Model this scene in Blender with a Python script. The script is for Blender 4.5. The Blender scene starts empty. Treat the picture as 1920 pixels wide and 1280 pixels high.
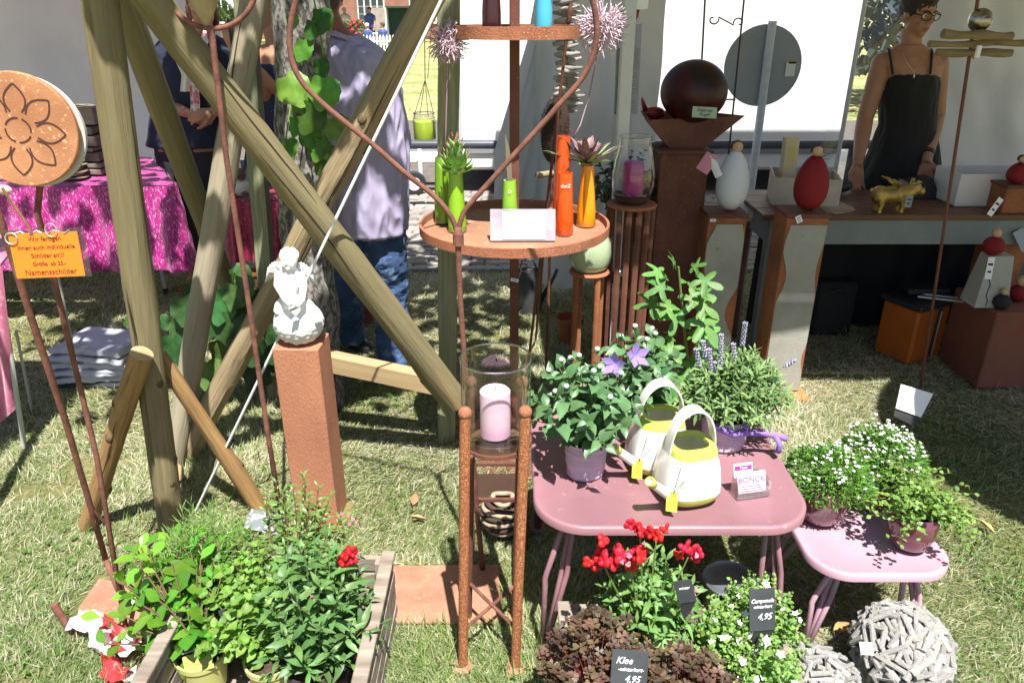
import bpy, math, random
import numpy as np
from mathutils import Vector, Matrix, Euler, Quaternion
from mathutils import noise as mnoise
random.seed(7); np.random.seed(7)
R = math.radians
SC = bpy.context.scene
COL = SC.collection
# ------------------------------------------------------------------ camera
TH = R(24.06); CT, ST = math.cos(TH), math.sin(TH); CH = 1.6; FP = 1400.0
cd = bpy.data.cameras.new('camera'); cam = bpy.data.objects.new('camera', cd); COL.objects.link(cam)
cam.location = (0, 0, CH); cam.rotation_euler = (R(90) - TH, 0, 0)
cd.sensor_width = 36; cd.lens = 36 * FP / 1920; cd.clip_start = .05; cd.clip_end = 900
SC.camera = cam
# ------------------------------------------------------------------ light
SUNV = Vector((0.13, -0.46, 1.0)).normalized()
w = bpy.data.worlds.new("World"); SC.world = w; w.use_nodes = True
wn = w.node_tree.nodes; wl = w.node_tree.links; wn.clear()
sky = wn.new('ShaderNodeTexSky'); sky.sky_type = 'NISHITA'; sky.sun_disc = False
sky.sun_elevation = math.asin(SUNV.z); sky.sun_rotation = math.atan2(SUNV.x, SUNV.y)
bg = wn.new('ShaderNodeBackground'); bg.inputs[1].default_value = 0.06
wo = wn.new('ShaderNodeOutputWorld'); wl.new(sky.outputs[0], bg.inputs[0]); wl.new(bg.outputs[0], wo.inputs[0])
sl = bpy.data.lights.new('sun', 'SUN'); sl.energy = 5.0; sl.angle = R(.55); sl.color = (1, .965, .9)
so = bpy.data.objects.new('sun', sl); COL.objects.link(so); so.location = (1, -3, 8)
so.rotation_euler = SUNV.to_track_quat('Z', 'Y').to_euler()
SC.view_settings.view_transform = 'Standard'; SC.view_settings.look = 'None'
SC.view_settings.gamma = 1; SC.view_settings.use_curve_mapping = False
SC.view_settings.exposure = 1.15
try:
    SC.cycles.max_bounces = 8; SC.cycles.transparent_max_bounces = 12; SC.cycles.transmission_bounces = 6
except Exception: pass
# ------------------------------------------------------------------ pixel -> place
def _d(u, v):
    t = (v - 640) / FP
    return Vector(((u - 960) / FP, CT - t * ST, -ST - t * CT))
def Py(u, v, Y):
    d = _d(u, v); return Vector((0, 0, CH)) + d * (Y / d.y)
def Pz(u, v, z=0.):
    d = _d(u, v); return Vector((0, 0, CH)) + d * ((z - CH) / d.z)
def SZ(px, p):
    return px * (p[1] * CT + (CH - p[2]) * ST) / FP
# ------------------------------------------------------------------ object helpers
def link(o): COL.objects.link(o); return o
def thing(name, label, cat, loc=(0, 0, 0), group=None, kind=None):
    o = bpy.data.objects.new(name, None); o.empty_display_size = .05; link(o); o.location = loc
    return tag(o, label, cat, group, kind)
def tag(o, label=None, cat=None, group=None, kind=None):
    if label: o['label'] = label
    if cat: o['category'] = cat
    if group: o['group'] = group
    if kind: o['kind'] = kind
    return o
def put(name, me, mats=None, parent=None, mw=None):
    o = bpy.data.objects.new(name, me); link(o)
    if mats is not None and len(me.materials) == 0:
        for m in (mats if isinstance(mats, (list, tuple)) else [mats]): me.materials.append(m)
    if mw is not None: o.matrix_basis = mw
    if parent is not None:
        o.parent = parent
        q = parent; acc = Vector((0, 0, 0))
        while q is not None:
            acc += q.location if q.type == 'EMPTY' else Vector((0, 0, 0)); q = q.parent
        o.matrix_parent_inverse = Matrix.Translation(-acc)
        if parent.type != 'EMPTY':
            o.matrix_parent_inverse = (Matrix.Translation(acc) @ parent.matrix_parent_inverse @ parent.matrix_basis).inverted() if parent.parent is None else (Matrix.Translation(acc) @ parent.matrix_parent_inverse @ parent.matrix_basis).inverted()
    return o
def dup(root, loc, rz=None, label=None, scale=None):
    def cp(o, par):
        c = o.copy(); link(c)
        if par is not None: c.parent = par; c.matrix_parent_inverse = o.matrix_parent_inverse.copy()
        for ch in o.children: cp(ch, c)
        return c
    r = cp(root, None); r.location = loc
    if rz is not None: r.rotation_euler = (r.rotation_euler[0], r.rotation_euler[1], rz)
    if scale: r.scale = (scale,) * 3 if not isinstance(scale, tuple) else scale
    if label: r['label'] = label
    return r
def frame(d, up=Vector((0, 0, 1))):
    z = Vector(d).normalized(); x = up.cross(z)
    if x.length < 1e-4: x = Vector((1, 0, 0)).cross(z)
    x.normalize(); y = z.cross(x)
    return Matrix((x, y, z)).transposed()
def M4(rot3, loc): return Matrix.Translation(Vector(loc)) @ rot3.to_4x4()
class MB:
    def __init__(s): s.v = []; s.f = []; s.m = []; s.cur = 0
    def add(s, vs, fs):
        n = len(s.v); s.v.extend([tuple(p) for p in vs])
        s.f.extend([tuple(i + n for i in f) for f in fs]); s.m.extend([s.cur] * len(fs)); return s
    def box(s, c, sz, rot=None):
        c = Vector(c); h = Vector(sz) * .5
        vs = [Vector((x, y, z)) for x in (-h.x, h.x) for y in (-h.y, h.y) for z in (-h.z, h.z)]
        if rot is not None: vs = [rot @ p for p in vs]
        return s.add([c + p for p in vs], [(0, 1, 3, 2), (4, 6, 7, 5), (0, 4, 5, 1), (2, 3, 7, 6), (0, 2, 6, 4), (1, 5, 7, 3)])
    def bbox(s, c, sz, b=.003, rot=None):     # box with chamfered edges
        c = Vector(c); h = Vector(sz) * .5; vs = []; idx = {}
        for sx in (-1, 1):
            for sy in (-1, 1):
                for szz in (-1, 1):
                    for k in range(3):
                        p = [sx * h.x, sy * h.y, szz * h.z]
                        for j in range(3):
                            if j != k: p[j] -= (sx, sy, szz)[j] * b
                        idx[(sx, sy, szz, k)] = len(vs); vs.append(Vector(p))
        I = idx; fs = []
        for k in range(3):
            a, bb = [(1, 2), (0, 2), (0, 1)][k]
            for sg in (-1, 1):
                q = []
                for (p, r) in ((-1, -1), (1, -1), (1, 1), (-1, 1)):
                    t = [0, 0, 0]; t[k] = sg; t[a] = p; t[bb] = r; q.append(I[(t[0], t[1], t[2], k)])
                fs.append(q)
        for k in range(3):
            a, bb = [(1, 2), (0, 2), (0, 1)][k]
            for p in (-1, 1):
                for r in (-1, 1):
                    t0 = [0, 0, 0]; t0[k] = -1; t0[a] = p; t0[bb] = r; t1 = list(t0); t1[k] = 1
                    fs.append([I[(*t0, a)], I[(*t1, a)], I[(*t1, bb)], I[(*t0, bb)]])
        for sx in (-1, 1):
            for sy in (-1, 1):
                for szz in (-1, 1): fs.append([I[(sx, sy, szz, k)] for k in range(3)])
        if rot is not None: vs = [rot @ p for p in vs]
        return s.add([c + p for p in vs], fs)
    def tube(s, pts, r, seg=8, caps=True, closed=False, flat=1.0):
        pts = [Vector(p) for p in pts]; n = len(pts)
        rr = r if isinstance(r, (list, tuple)) else [r] * n
        vs = []; fs = []; T = []
        for i in range(n):
            a = pts[(i - 1) % n] if (closed or i > 0) else pts[i]; b = pts[(i + 1) % n] if (closed or i < n - 1) else pts[i]
            t = (b - a); T.append(t.normalized() if t.length > 1e-9 else Vector((0, 0, 1)))
        x = T[0].orthogonal().normalized()
        if abs(T[0].z) > .9: x = (Vector((1, 0, 0)) - T[0] * T[0].x).normalized()
        for i in range(n):
            x = (x - T[i] * x.dot(T[i])).normalized(); y = T[i].cross(x)
            for k in range(seg):
                a = 2 * math.pi * k / seg
                vs.append(pts[i] + (x * math.cos(a) + y * math.sin(a) * flat) * rr[i])
        m = n if closed else n - 1
        for i in range(m):
            for k in range(seg):
                a = i * seg + k; b = i * seg + (k + 1) % seg; j = ((i + 1) % n) * seg
                fs.append((a, b, j + (k + 1) % seg, j + k))
        if caps and not closed:
            fs.append(tuple(range(seg - 1, -1, -1))); fs.append(tuple((n - 1) * seg + k for k in range(seg)))
        return s.add(vs, fs)
    def lathe(s, prof, seg=24, c=(0, 0, 0), rot=None, sq=None, open_=False):
        c = Vector(c); vs = []; fs = []; n = len(prof)
        for (r, z) in prof:
            for k in range(seg):
                a = 2 * math.pi * (k + .5) / seg; p = Vector((r * math.cos(a), r * math.sin(a) * (sq or 1), z))
                vs.append(c + (rot @ p if rot is not None else p))
        for i in range(n - 1):
            for k in range(seg):
                fs.append((i * seg + k, i * seg + (k + 1) % seg, (i + 1) * seg + (k + 1) % seg, (i + 1) * seg + k))
        if prof[0][0] > 1e-6 and not open_: fs.append(tuple(range(seg - 1, -1, -1)))
        if prof[-1][0] > 1e-6 and not open_: fs.append(tuple((n - 1) * seg + k for k in range(seg)))
        return s.add(vs, fs)
    def ball(s, c, r, seg=16, rings=10, rot=None):
        rx, ry, rz = r if isinstance(r, (tuple, list)) else (r, r, r)
        c = Vector(c); vs = []; fs = []
        for i in range(1, rings):
            p = math.pi * i / rings
            for k in range(seg):
                a = 2 * math.pi * k / seg; q = Vector((rx * math.sin(p) * math.cos(a), ry * math.sin(p) * math.sin(a), -rz * math.cos(p)))
                vs.append(c + (rot @ q if rot is not None else q))
        b = Vector((0, 0, -rz)); t = Vector((0, 0, rz))
        if rot is not None: b = rot @ b; t = rot @ t
        vs.append(c + b); vs.append(c + t); nb = len(vs) - 2
        for i in range(rings - 2):
            for k in range(seg): fs.append((i * seg + k, i * seg + (k + 1) % seg, (i + 1) * seg + (k + 1) % seg, (i + 1) * seg + k))
        for k in range(seg):
            fs.append((nb, (k + 1) % seg, k)); fs.append((nb + 1, (rings - 2) * seg + k, (rings - 2) * seg + (k + 1) % seg))
        return s.add(vs, fs)
    def prism(s, poly, ext, base=Vector((0, 0, 0))):   # poly: list of 3D points, ext: extrude vector
        n = len(poly); e = Vector(ext); vs = [Vector(p) for p in poly] + [Vector(p) + e for p in poly]
        return s.add(vs, [tuple(range(n - 1, -1, -1)), tuple(range(n, 2 * n))] + [(i, (i + 1) % n, n + (i + 1) % n, n + i) for i in range(n)])
    def grid(s, fn, nu, nv):
        vs = [fn(i / nu, j / nv) for j in range(nv + 1) for i in range(nu + 1)]
        return s.add(vs, [(j * (nu + 1) + i, j * (nu + 1) + i + 1, (j + 1) * (nu + 1) + i + 1, (j + 1) * (nu + 1) + i) for j in range(nv) for i in range(nu)])
    def ring(s, c, rx, ry, n=16): pass
    def loft(s, rings, seg=20):     # rings: (cx,cy,cz,rx,ry[,rotz])
        vs = []; fs = []
        for q in rings:
            cx, cy, cz, rx, ry = q[:5]; rz = q[5] if len(q) > 5 else 0
            for k in range(seg):
                a = 2 * math.pi * k / seg; x = math.copysign(abs(math.cos(a)) ** .85, math.cos(a)) * rx; y = math.copysign(abs(math.sin(a)) ** .85, math.sin(a)) * ry
                vs.append((cx + x * math.cos(rz) - y * math.sin(rz), cy + x * math.sin(rz) + y * math.cos(rz), cz))
        n = len(rings)
        for i in range(n - 1):
            for k in range(seg): fs.append((i * seg + k, i * seg + (k + 1) % seg, (i + 1) * seg + (k + 1) % seg, (i + 1) * seg + k))
        fs.append(tuple(range(seg - 1, -1, -1))); fs.append(tuple((n - 1) * seg + k for k in range(seg)))
        return s.add(vs, fs)
    def mesh(s, name='m', smooth=False, ang=None):
        me = bpy.data.meshes.new(name); me.from_pydata(s.v, [], s.f)
        if any(s.m): me.polygons.foreach_set('material_index', s.m)
        if smooth: me.polygons.foreach_set('use_smooth', [True] * len(me.polygons))
        me.update()
        if ang:
            me.polygons.foreach_set('use_smooth', [True] * len(me.polygons)); me.set_sharp_from_angle(angle=R(ang))
        return me
    def obj(s, name, mats, parent=None, smooth=False, ang=35, label=None, mw=None):
        o = put(name, s.mesh(name, smooth, None if smooth else ang), mats, parent, mw)
        if label: o['label'] = label
        return o
TMP = bpy.data.scenes.new('workshop')           # small side scene: evaluates modifiers and text quickly
def evald(o):
    TMP.collection.objects.link(o); vl = TMP.view_layers[0]; vl.update(); dg = vl.depsgraph
    n = bpy.data.meshes.new_from_object(o.evaluated_get(dg)); bpy.data.objects.remove(o); return n
def solid(me, voxel, smooth=6, name='body'):        # fuse overlapping volumes into one continuous skin
    o = bpy.data.objects.new('tmp', me)
    m = o.modifiers.new('r', 'REMESH'); m.mode = 'VOXEL'; m.voxel_size = voxel
    if smooth: k = o.modifiers.new('s', 'SMOOTH'); k.iterations = smooth; k.factor = .5
    n = evald(o); n.name = name; n.materials.clear()
    n.polygons.foreach_set('use_smooth', [True] * len(n.polygons)); return n
# ------------------------------------------------------------------ materials
MATS = {}
def mat(name, c1, rough=.6, c2=None, scale=6, stretch=(1, 1, 1), bump=0, bscale=30, metal=0, detail=5, c3=None, s3=40, t3=.6,
        spec=.5, trans=0, ior=1.45, coat=0, sheen=0, transl=0, rand=0, alpha=1, sss=0, contrast=(.35, .65), island=0, emit=0, rv=0):
    if name in MATS: return MATS[name]
    m = bpy.data.materials.new(name); m.use_nodes = True; MATS[name] = m
    N = m.node_tree.nodes; L = m.node_tree.links; p = N['Principled BSDF']; out = N['Material Output']
    p.inputs['Base Color'].default_value = (*c1, 1); p.inputs['Roughness'].default_value = rough; p.inputs['Metallic'].default_value = metal
    p.inputs['Specular IOR Level'].default_value = spec; p.inputs['IOR'].default_value = ior
    p.inputs['Transmission Weight'].default_value = trans; p.inputs['Coat Weight'].default_value = coat; p.inputs['Coat Roughness'].default_value = .12
    p.inputs['Sheen Weight'].default_value = sheen; p.inputs['Alpha'].default_value = alpha
    if sss: p.inputs['Subsurface Weight'].default_value = sss; p.inputs['Subsurface Radius'].default_value = (.02, .01, .006); p.inputs['Subsurface Scale'].default_value = .5
    tc = N.new('ShaderNodeTexCoord'); mp = N.new('ShaderNodeMapping'); mp.inputs['Scale'].default_value = stretch
    L.new(tc.outputs['Object'], mp.inputs[0]); col = None
    def noi(sc, det=5, ro=.6):
        n = N.new('ShaderNodeTexNoise'); n.inputs['Scale'].default_value = sc; n.inputs['Detail'].default_value = det; n.inputs['Roughness'].default_value = ro
        L.new(mp.outputs[0], n.inputs[0]); return n
    def mix(fac, a, b, mode='MIX'):
        x = N.new('ShaderNodeMix'); x.data_type = 'RGBA'; x.blend_type = mode
        for s_, val in ((0, fac), (6, a), (7, b)):
            if isinstance(val, (tuple, float, int)): x.inputs[s_].default_value = val if not isinstance(val, tuple) else (*val[:3], 1)
            else: L.new(val, x.inputs[s_])
        return x.outputs[2]
    def ramp(src, lo, hi):
        r = N.new('ShaderNodeMapRange'); r.inputs[1].default_value = lo; r.inputs[2].default_value = hi; L.new(src, r.inputs[0]); return r.outputs[0]
    if c2 is not None: n1 = noi(scale, detail); col = mix(ramp(n1.outputs[0], *contrast), c1, c2)
    if c3 is not None:
        n3 = noi(s3, 4); col = mix(ramp(n3.outputs[0], t3, t3 + .08), col if col is not None else c1, c3)
    if rand or island:
        src = (N.new('ShaderNodeObjectInfo').outputs['Random'] if rand else N.new('ShaderNodeNewGeometry').outputs['Random Per Island'])
        amt = rand or island
        hs = N.new('ShaderNodeHueSaturation')
        r = N.new('ShaderNodeMapRange'); r.inputs[3].default_value = 1 - amt; r.inputs[4].default_value = 1 + amt; L.new(src, r.inputs[0]); L.new(r.outputs[0], hs.inputs['Value'])
        wn_ = N.new('ShaderNodeTexWhiteNoise'); wn_.noise_dimensions = '1D'; L.new(src, wn_.inputs['W'])
        r2 = N.new('ShaderNodeMapRange'); r2.inputs[3].default_value = .5 - amt * .06; r2.inputs[4].default_value = .5 + amt * .06; L.new(wn_.outputs[0], r2.inputs[0]); L.new(r2.outputs[0], hs.inputs['Hue'])
        if col is None: hs.inputs['Color'].default_value = (*c1, 1)
        else: L.new(col, hs.inputs['Color'])
        col = hs.outputs[0]
    if col is not None: L.new(col, p.inputs['Base Color'])
    if bump:
        nb = noi(bscale, 6, .65); b = N.new('ShaderNodeBump'); b.inputs['Strength'].default_value = min(1, bump); b.inputs['Distance'].default_value = .004 * max(1, bump)
        L.new(nb.outputs[0], b.inputs['Height']); L.new(b.outputs[0], p.inputs['Normal'])
    if rv:
        nr = noi(scale * 2.3, 4); r = N.new('ShaderNodeMapRange'); r.inputs[1].default_value = .3; r.inputs[2].default_value = .7
        r.inputs[3].default_value = max(0, rough - rv); r.inputs[4].default_value = min(1, rough + rv); L.new(nr.outputs[0], r.inputs[0]); L.new(r.outputs[0], p.inputs['Roughness'])
    if transl:
        t = N.new('ShaderNodeBsdfTranslucent'); ms = N.new('ShaderNodeMixShader'); ms.inputs[0].default_value = transl
        if col is not None: L.new(mix(1.0, col, (1.0, 1.25, .45) if c1[1] > c1[0] * 1.3 else (1, 1, 1), 'MULTIPLY'), t.inputs[0])
        else: t.inputs[0].default_value = (*[min(1, a * b) for a, b in zip(c1, (1.0, 1.25, .45) if c1[1] > c1[0] * 1.3 else (1, 1, 1))], 1)
        L.new(p.outputs[0], ms.inputs[1]); L.new(t.outputs[0], ms.inputs[2]); L.new(ms.outputs[0], out.inputs[0])
    if emit: p.inputs['Emission Strength'].default_value = emit; p.inputs['Emission Color'].default_value = (*c1, 1)
    return m
def glass(name, col=(1, 1, 1), rough=0.0, thin=True, dens=.12):
    """thin glass wall: mostly see-through, with fresnel glints"""
    if name in MATS: return MATS[name]
    m = bpy.data.materials.new(name); m.use_nodes = True; MATS[name] = m
    N = m.node_tree.nodes; L = m.node_tree.links; N.clear()
    o = N.new('ShaderNodeOutputMaterial'); t = N.new('ShaderNodeBsdfTransparent'); t.inputs[0].default_value = (*col, 1)
    g = N.new('ShaderNodeBsdfGlossy'); g.inputs['Roughness'].default_value = rough
    lw = N.new('ShaderNodeLayerWeight'); lw.inputs[0].default_value = .5; ms = N.new('ShaderNodeMixShader')
    r = N.new('ShaderNodeMapRange'); r.inputs[3].default_value = .07; r.inputs[4].default_value = .8; L.new(lw.outputs['Facing'], r.inputs[0])
    pw = N.new('ShaderNodeMath'); pw.operation = 'POWER'; pw.inputs[1].default_value = 2.2; L.new(lw.outputs['Facing'], pw.inputs[0]); L.new(pw.outputs[0], r.inputs[0])
    L.new(r.outputs[0], ms.inputs[0]); L.new(t.outputs[0], ms.inputs[1]); L.new(g.outputs[0], ms.inputs[2]); L.new(ms.outputs[0], o.inputs[0])
    return m
rust = mat('rust', (.39, .150, .078), .85, (.20, .070, .036), 9, bump=.8, bscale=160, detail=10, contrast=(.3, .72), c3=(.50, .21, .11), s3=220, t3=.56, rv=.08)
rust_dark = mat('rust_dark', (.165, .062, .038), .8, (.10, .036, .024), 6, bump=.4, bscale=120, c3=(.24, .09, .04), s3=90, t3=.6)  # darker rust; on the tall pedestal and tray post it paints in shade
rust_rod = mat('rust_rod', (.22, .088, .06), .8, (.115, .048, .036), 30, bump=.5, bscale=140)
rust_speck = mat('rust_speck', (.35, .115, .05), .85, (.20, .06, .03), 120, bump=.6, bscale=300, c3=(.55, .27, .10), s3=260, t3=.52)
rust_plate = mat('rust_plate', (.40, .205, .135), .85, (.29, .135, .085), 9, bump=.5, bscale=200, detail=10, c3=(.5, .26, .15), s3=60, t3=.6)
wood_pole = mat('pole_wood', (.225, .19, .10), .85, (.155, .128, .064), 11, (6, 6, .3), 1.3, 13, c3=(.28, .205, .10), s3=4, t3=.58, contrast=(.3, .7))
wood_pole2 = mat('pole_wood_pale', (.34, .295, .21), .85, (.25, .21, .145), 11, (6, 6, .3), 1.3, 13, c3=(.17, .135, .09), s3=9, t3=.64, contrast=(.3, .7))
wood_fresh = mat('fresh_wood', (.37, .225, .09), .8, (.24, .135, .05), 8, (7, 7, .45), 2, 12, c3=(.14, .085, .04), s3=6, t3=.63)
wood_half = mat('half_round_wood', (.35, .275, .16), .85, (.24, .18, .10), 8, (7, 7, .35), 2, 12, c3=(.18, .13, .075), s3=8, t3=.62)
wood_green = mat('green_treated_wood', (.31, .32, .20), .85, (.20, .21, .12), 9, (9, 9, .35), 2, 12, c3=(.36, .28, .16), s3=4, t3=.58)
wood_grey = mat('grey_crate_wood', (.34, .29, .24), .9, (.19, .15, .12), 4, (1, 8, 8), .7, 8, c3=(.12, .09, .07), s3=14, t3=.66)
wood_cut = mat('cut_wood', (.46, .34, .18), .85, (.32, .22, .11), 20, bump=.3)
# ================================================================== SETTING
# ---- ground sheets
def ground_mat():
    m = bpy.data.materials.new('lawn_soil'); m.use_nodes = True; N = m.node_tree.nodes; L = m.node_tree.links; p = N['Principled BSDF']
    tc = N.new('ShaderNodeTexCoord'); n1 = N.new('ShaderNodeTexNoise'); n1.inputs['Scale'].default_value = 1.3; n1.inputs['Detail'].default_value = 6
    n2 = N.new('ShaderNodeTexNoise'); n2.inputs['Scale'].default_value = 60; n2.inputs['Detail'].default_value = 8
    r = N.new('ShaderNodeValToRGB'); e = r.color_ramp.elements; e[0].position = .35; e[0].color = (.10, .13, .035, 1); e[1].position = .65; e[1].color = (.34, .27, .13, 1)
    x = N.new('ShaderNodeMix'); x.data_type = 'RGBA'; x.blend_type = 'MULTIPLY'; x.inputs[0].default_value = .75
    r2 = N.new('ShaderNodeValToRGB'); r2.color_ramp.elements[0].position = .3; r2.color_ramp.elements[0].color = (.45, .42, .3, 1); r2.color_ramp.elements[1].position = .7
    L.new(tc.outputs['Object'], n1.inputs[0]); L.new(tc.outputs['Object'], n2.inputs[0]); L.new(n1.outputs[0], r.inputs[0]); L.new(n2.outputs[0], r2.inputs[0])
    L.new(r.outputs[0], x.inputs[6]); L.new(r2.outputs[0], x.inputs[7]); L.new(x.outputs[2], p.inputs['Base Color']); p.inputs['Roughness'].default_value = 1
    b = N.new('ShaderNodeBump'); b.inputs['Strength'].default_value = .8; b.inputs['Distance'].default_value = .02; L.new(n2.outputs[0], b.inputs['Height']); L.new(b.outputs[0], p.inputs['Normal'])
    return m
gm = ground_mat()
def gz(x, y):
    return .012 * mnoise.noise(Vector((x * 1.7, y * 1.7, 0))) if y < 4.6 else 0
b = MB(); b.grid(lambda s, t: (lambda X, Y: (X, Y, gz(X, Y)))(-6 + 12 * s, -2 + 6.7 * t), 90, 54)
tag(b.obj('lawn', gm, smooth=True), 'patchy mown lawn ground under the market stall, dry and green', None, kind='structure')
far_grass = mat('far_grass', (.20, .24, .075), 1, (.42, .36, .17), .9, bump=.8, bscale=30, c3=(.14, .2, .05), s3=6, t3=.55)
b = MB(); b.box((0, 212, -.11), (600, 400, .2))
tag(b.obj('field', far_grass), None, None, kind='structure')
# earth margin in front of and around the near lawn sheet, dry meadow
b = MB()
for (x0, x1, y0, y1) in ((-80, 80, -60, -2), (-80, -6, -2, 4.7), (6, 80, -2, 4.7)): b.add([(x0, y0, -.004), (x1, y0, -.004), (x1, y1, -.004), (x0, y1, -.004)], [(0, 1, 2, 3)])
tag(b.obj('meadow', far_grass), None, None, kind='structure')
# ---- cobbled lane between lawn and meadow
lane_m = mat('lane_joint_sand', (.16, .14, .12), 1, (.10, .09, .08), 12, bump=.5)
b = MB(); b.box((0, 8.35, -.03), (60, 7.3, .06 + .004))
lane = tag(b.obj('paved_lane', lane_m), None, None, kind='structure')
cob_m = mat('paving_stone_grey', (.30, .27, .24), .85, (.20, .18, .17), 30, bump=.5, bscale=60, rand=.3, c3=(.26, .17, .13), s3=9, t3=.62)
cm = [MB().bbox((0, 0, 0), (.185, .088, .03), .008).mesh('stone', ang=50), MB().bbox((0, 0, 0), (.178, .085, .032), .012).mesh('stone', ang=50)]
for c_ in cm: c_.materials.append(cob_m)
cnt = 0; rest = MB()
for j in range(24):
    Y = 4.78 + j * .096
    for i in range(-26, 34):
        X = i * .192 + (j % 2) * .096
        u = 960 + FP * X / (Y * CT + CH * ST)
        hz = .004 + random.uniform(-.004, .004)
        if 745 < u < 985 and cnt < 290:
            cnt += 1
            o = put('paving_stone', cm[i % 2], None, lane, Matrix.Translation((X, Y, hz)) @ Euler((R(random.uniform(-2, 2)), R(random.uniform(-2, 2)), R(random.uniform(-1.5, 1.5)))).to_matrix().to_4x4())
        else: rest.box((X, Y, hz), (.183, .087, .03))
o = rest.obj('paving_stones', mat('paving_stone_far', (.28, .25, .23), .9, (.17, .15, .14), 4, bump=.4, bscale=50, island=.25), lane); o['kind'] = 'stuff'
b = MB()
for i in range(24): b.bbox((-11.5 + i * 1.0, 4.725, -.01), (.985, .06, .075), .006)
kb = b.obj('kerb_edging', mat('kerb_stone', (.3, .29, .27), .9, (.2, .19, .18), 10, bump=.4), None); tag(kb, None, None, kind='structure')
# ---- near grass: individual blades
def blades(n, xr, yr, keep, lng, wid, flat, seed, dens=None):
    rs = np.random.RandomState(seed)
    Y = yr[0] + (yr[1] - yr[0]) * rs.rand(n) ** 1.25; X = (xr[0] + (xr[1] - xr[0]) * rs.rand(n)) * (Y * CT + CH * ST)
    k = keep(X, Y, rs); X = X[k]; Y = Y[k]; n = len(X)
    clump = np.array([mnoise.noise(Vector((x * 2.3, y * 2.3, 5))) for x, y in zip(X, Y)])
    flow = np.array([mnoise.noise(Vector((x * .9, y * .9, 9))) for x, y in zip(X, Y)])
    az = flow * 5 + rs.randn(n) * 1.1
    L = lng * (.55 + .9 * rs.rand(n)) * (1 + .35 * clump) * (1 + .06 * Y); W = wid * (.6 + .8 * rs.rand(n)) * (1 + .12 * (Y - 1.4))
    el = np.clip(flat + rs.randn(n) * .38 + clump * .25, .02, 1.45)
    d = np.stack([np.cos(az) * np.cos(el), np.sin(az) * np.cos(el), np.sin(el)], 1)
    side = np.stack([-np.sin(az), np.cos(az), rs.randn(n) * .5], 1); side /= np.linalg.norm(side, axis=1)[:, None]
    gzv = np.array([gz(x, y) for x, y in zip(X, Y)])
    p0 = np.stack([X, Y, gzv + .001], 1); bend = rs.rand(n) * .55
    p1 = p0 + d * (L * .5)[:, None]; d2 = d.copy(); d2[:, 2] -= bend; d2[:, :2] += rs.randn(n, 2) * .12
    p2 = p1 + d2 * (L * .5)[:, None]; p2[:, 2] = np.maximum(p2[:, 2], gzv + .002)
    hw = side * W[:, None] * .5
    V = np.stack([p0 - hw, p0 + hw, p1 + hw * .8, p1 - hw * .8, p2], 1).reshape(-1, 3)
    base = np.arange(n)[:, None] * 5
    me = bpy.data.meshes.new('blades'); me.vertices.add(n * 5); me.vertices.foreach_set('co', V.ravel().astype(np.float32))
    loops = np.concatenate([base + np.array([[0, 1, 2, 3]]), base + np.array([[3, 2, 4]])], 1).ravel()
    me.loops.add(n * 7); me.loops.foreach_set('vertex_index', loops.astype(np.int32))
    me.polygons.add(n * 2); ls = (np.arange(n)[:, None] * 7 + np.array([[0, 4]])).ravel(); me.polygons.foreach_set('loop_start', ls.astype(np.int32))
    me.update(calc_edges=True); return me
def grass_mat(name, stops, patch, seedoff):
    m = bpy.data.materials.new(name); m.use_nodes = True; N = m.node_tree.nodes; L = m.node_tree.links; p = N['Principled BSDF']; out = N['Material Output']
    g = N.new('ShaderNodeNewGeometry'); tc = N.new('ShaderNodeTexCoord'); n = N.new('ShaderNodeTexNoise'); n.inputs['Scale'].default_value = 1.5; n.inputs['Detail'].default_value = 4
    mp = N.new('ShaderNodeMapping'); mp.inputs['Location'].default_value = (seedoff, 0, 0); L.new(tc.outputs['Object'], mp.inputs[0]); L.new(mp.outputs[0], n.inputs[0])
    a = N.new('ShaderNodeMath'); a.operation = 'MULTIPLY_ADD'; a.inputs[1].default_value = patch; L.new(n.outputs[0], a.inputs[0])
    s = N.new('ShaderNodeMath'); s.operation = 'MULTIPLY'; s.inputs[1].default_value = .8; L.new(g.outputs['Random Per Island'], s.inputs[0]); L.new(s.outputs[0], a.inputs[2])
    # straw towards the left/back, green towards lower right
    sx = N.new('ShaderNodeSeparateXYZ'); L.new(tc.outputs['Object'], sx.inputs[0]); mx = N.new('ShaderNodeMath'); mx.operation = 'MULTIPLY_ADD'; mx.inputs[1].default_value = .125; L.new(sx.outputs[1], mx.inputs[0]); mx.inputs[2].default_value = -.70
    a2 = N.new('ShaderNodeMath'); a2.operation = 'ADD'; L.new(a.outputs[0], a2.inputs[0]); L.new(mx.outputs[0], a2.inputs[1])
    r = N.new('ShaderNodeValToRGB'); e = r.color_ramp.elements; e[0].position = stops[0][0]; e[0].color = (*stops[0][1], 1); e[1].position = stops[-1][0]; e[1].color = (*stops[-1][1], 1)
    for q, c in stops[1:-1]: k = e.new(q); k.color = (*c, 1)
    L.new(a2.outputs[0], r.inputs[0]); L.new(r.outputs[0], p.inputs['Base Color']); p.inputs['Roughness'].default_value = .65; p.inputs['Specular IOR Level'].default_value = .3
    t = N.new('ShaderNodeBsdfTranslucent'); ms = N.new('ShaderNodeMixShader'); ms.inputs[0].default_value = .28
    L.new(r.outputs[0], t.inputs[0]); L.new(p.outputs[0], ms.inputs[1]); L.new(t.outputs[0], ms.inputs[2]); L.new(ms.outputs[0], out.inputs[0]); return m
PLATES = [[Pz(733, 1066), Pz(936, 1063), Pz(938, 1172), Pz(742, 1172)], [Pz(188, 1088), Pz(285, 1112), Pz(285, 1200), Pz(150, 1190), Pz(148, 1145)]]
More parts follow.
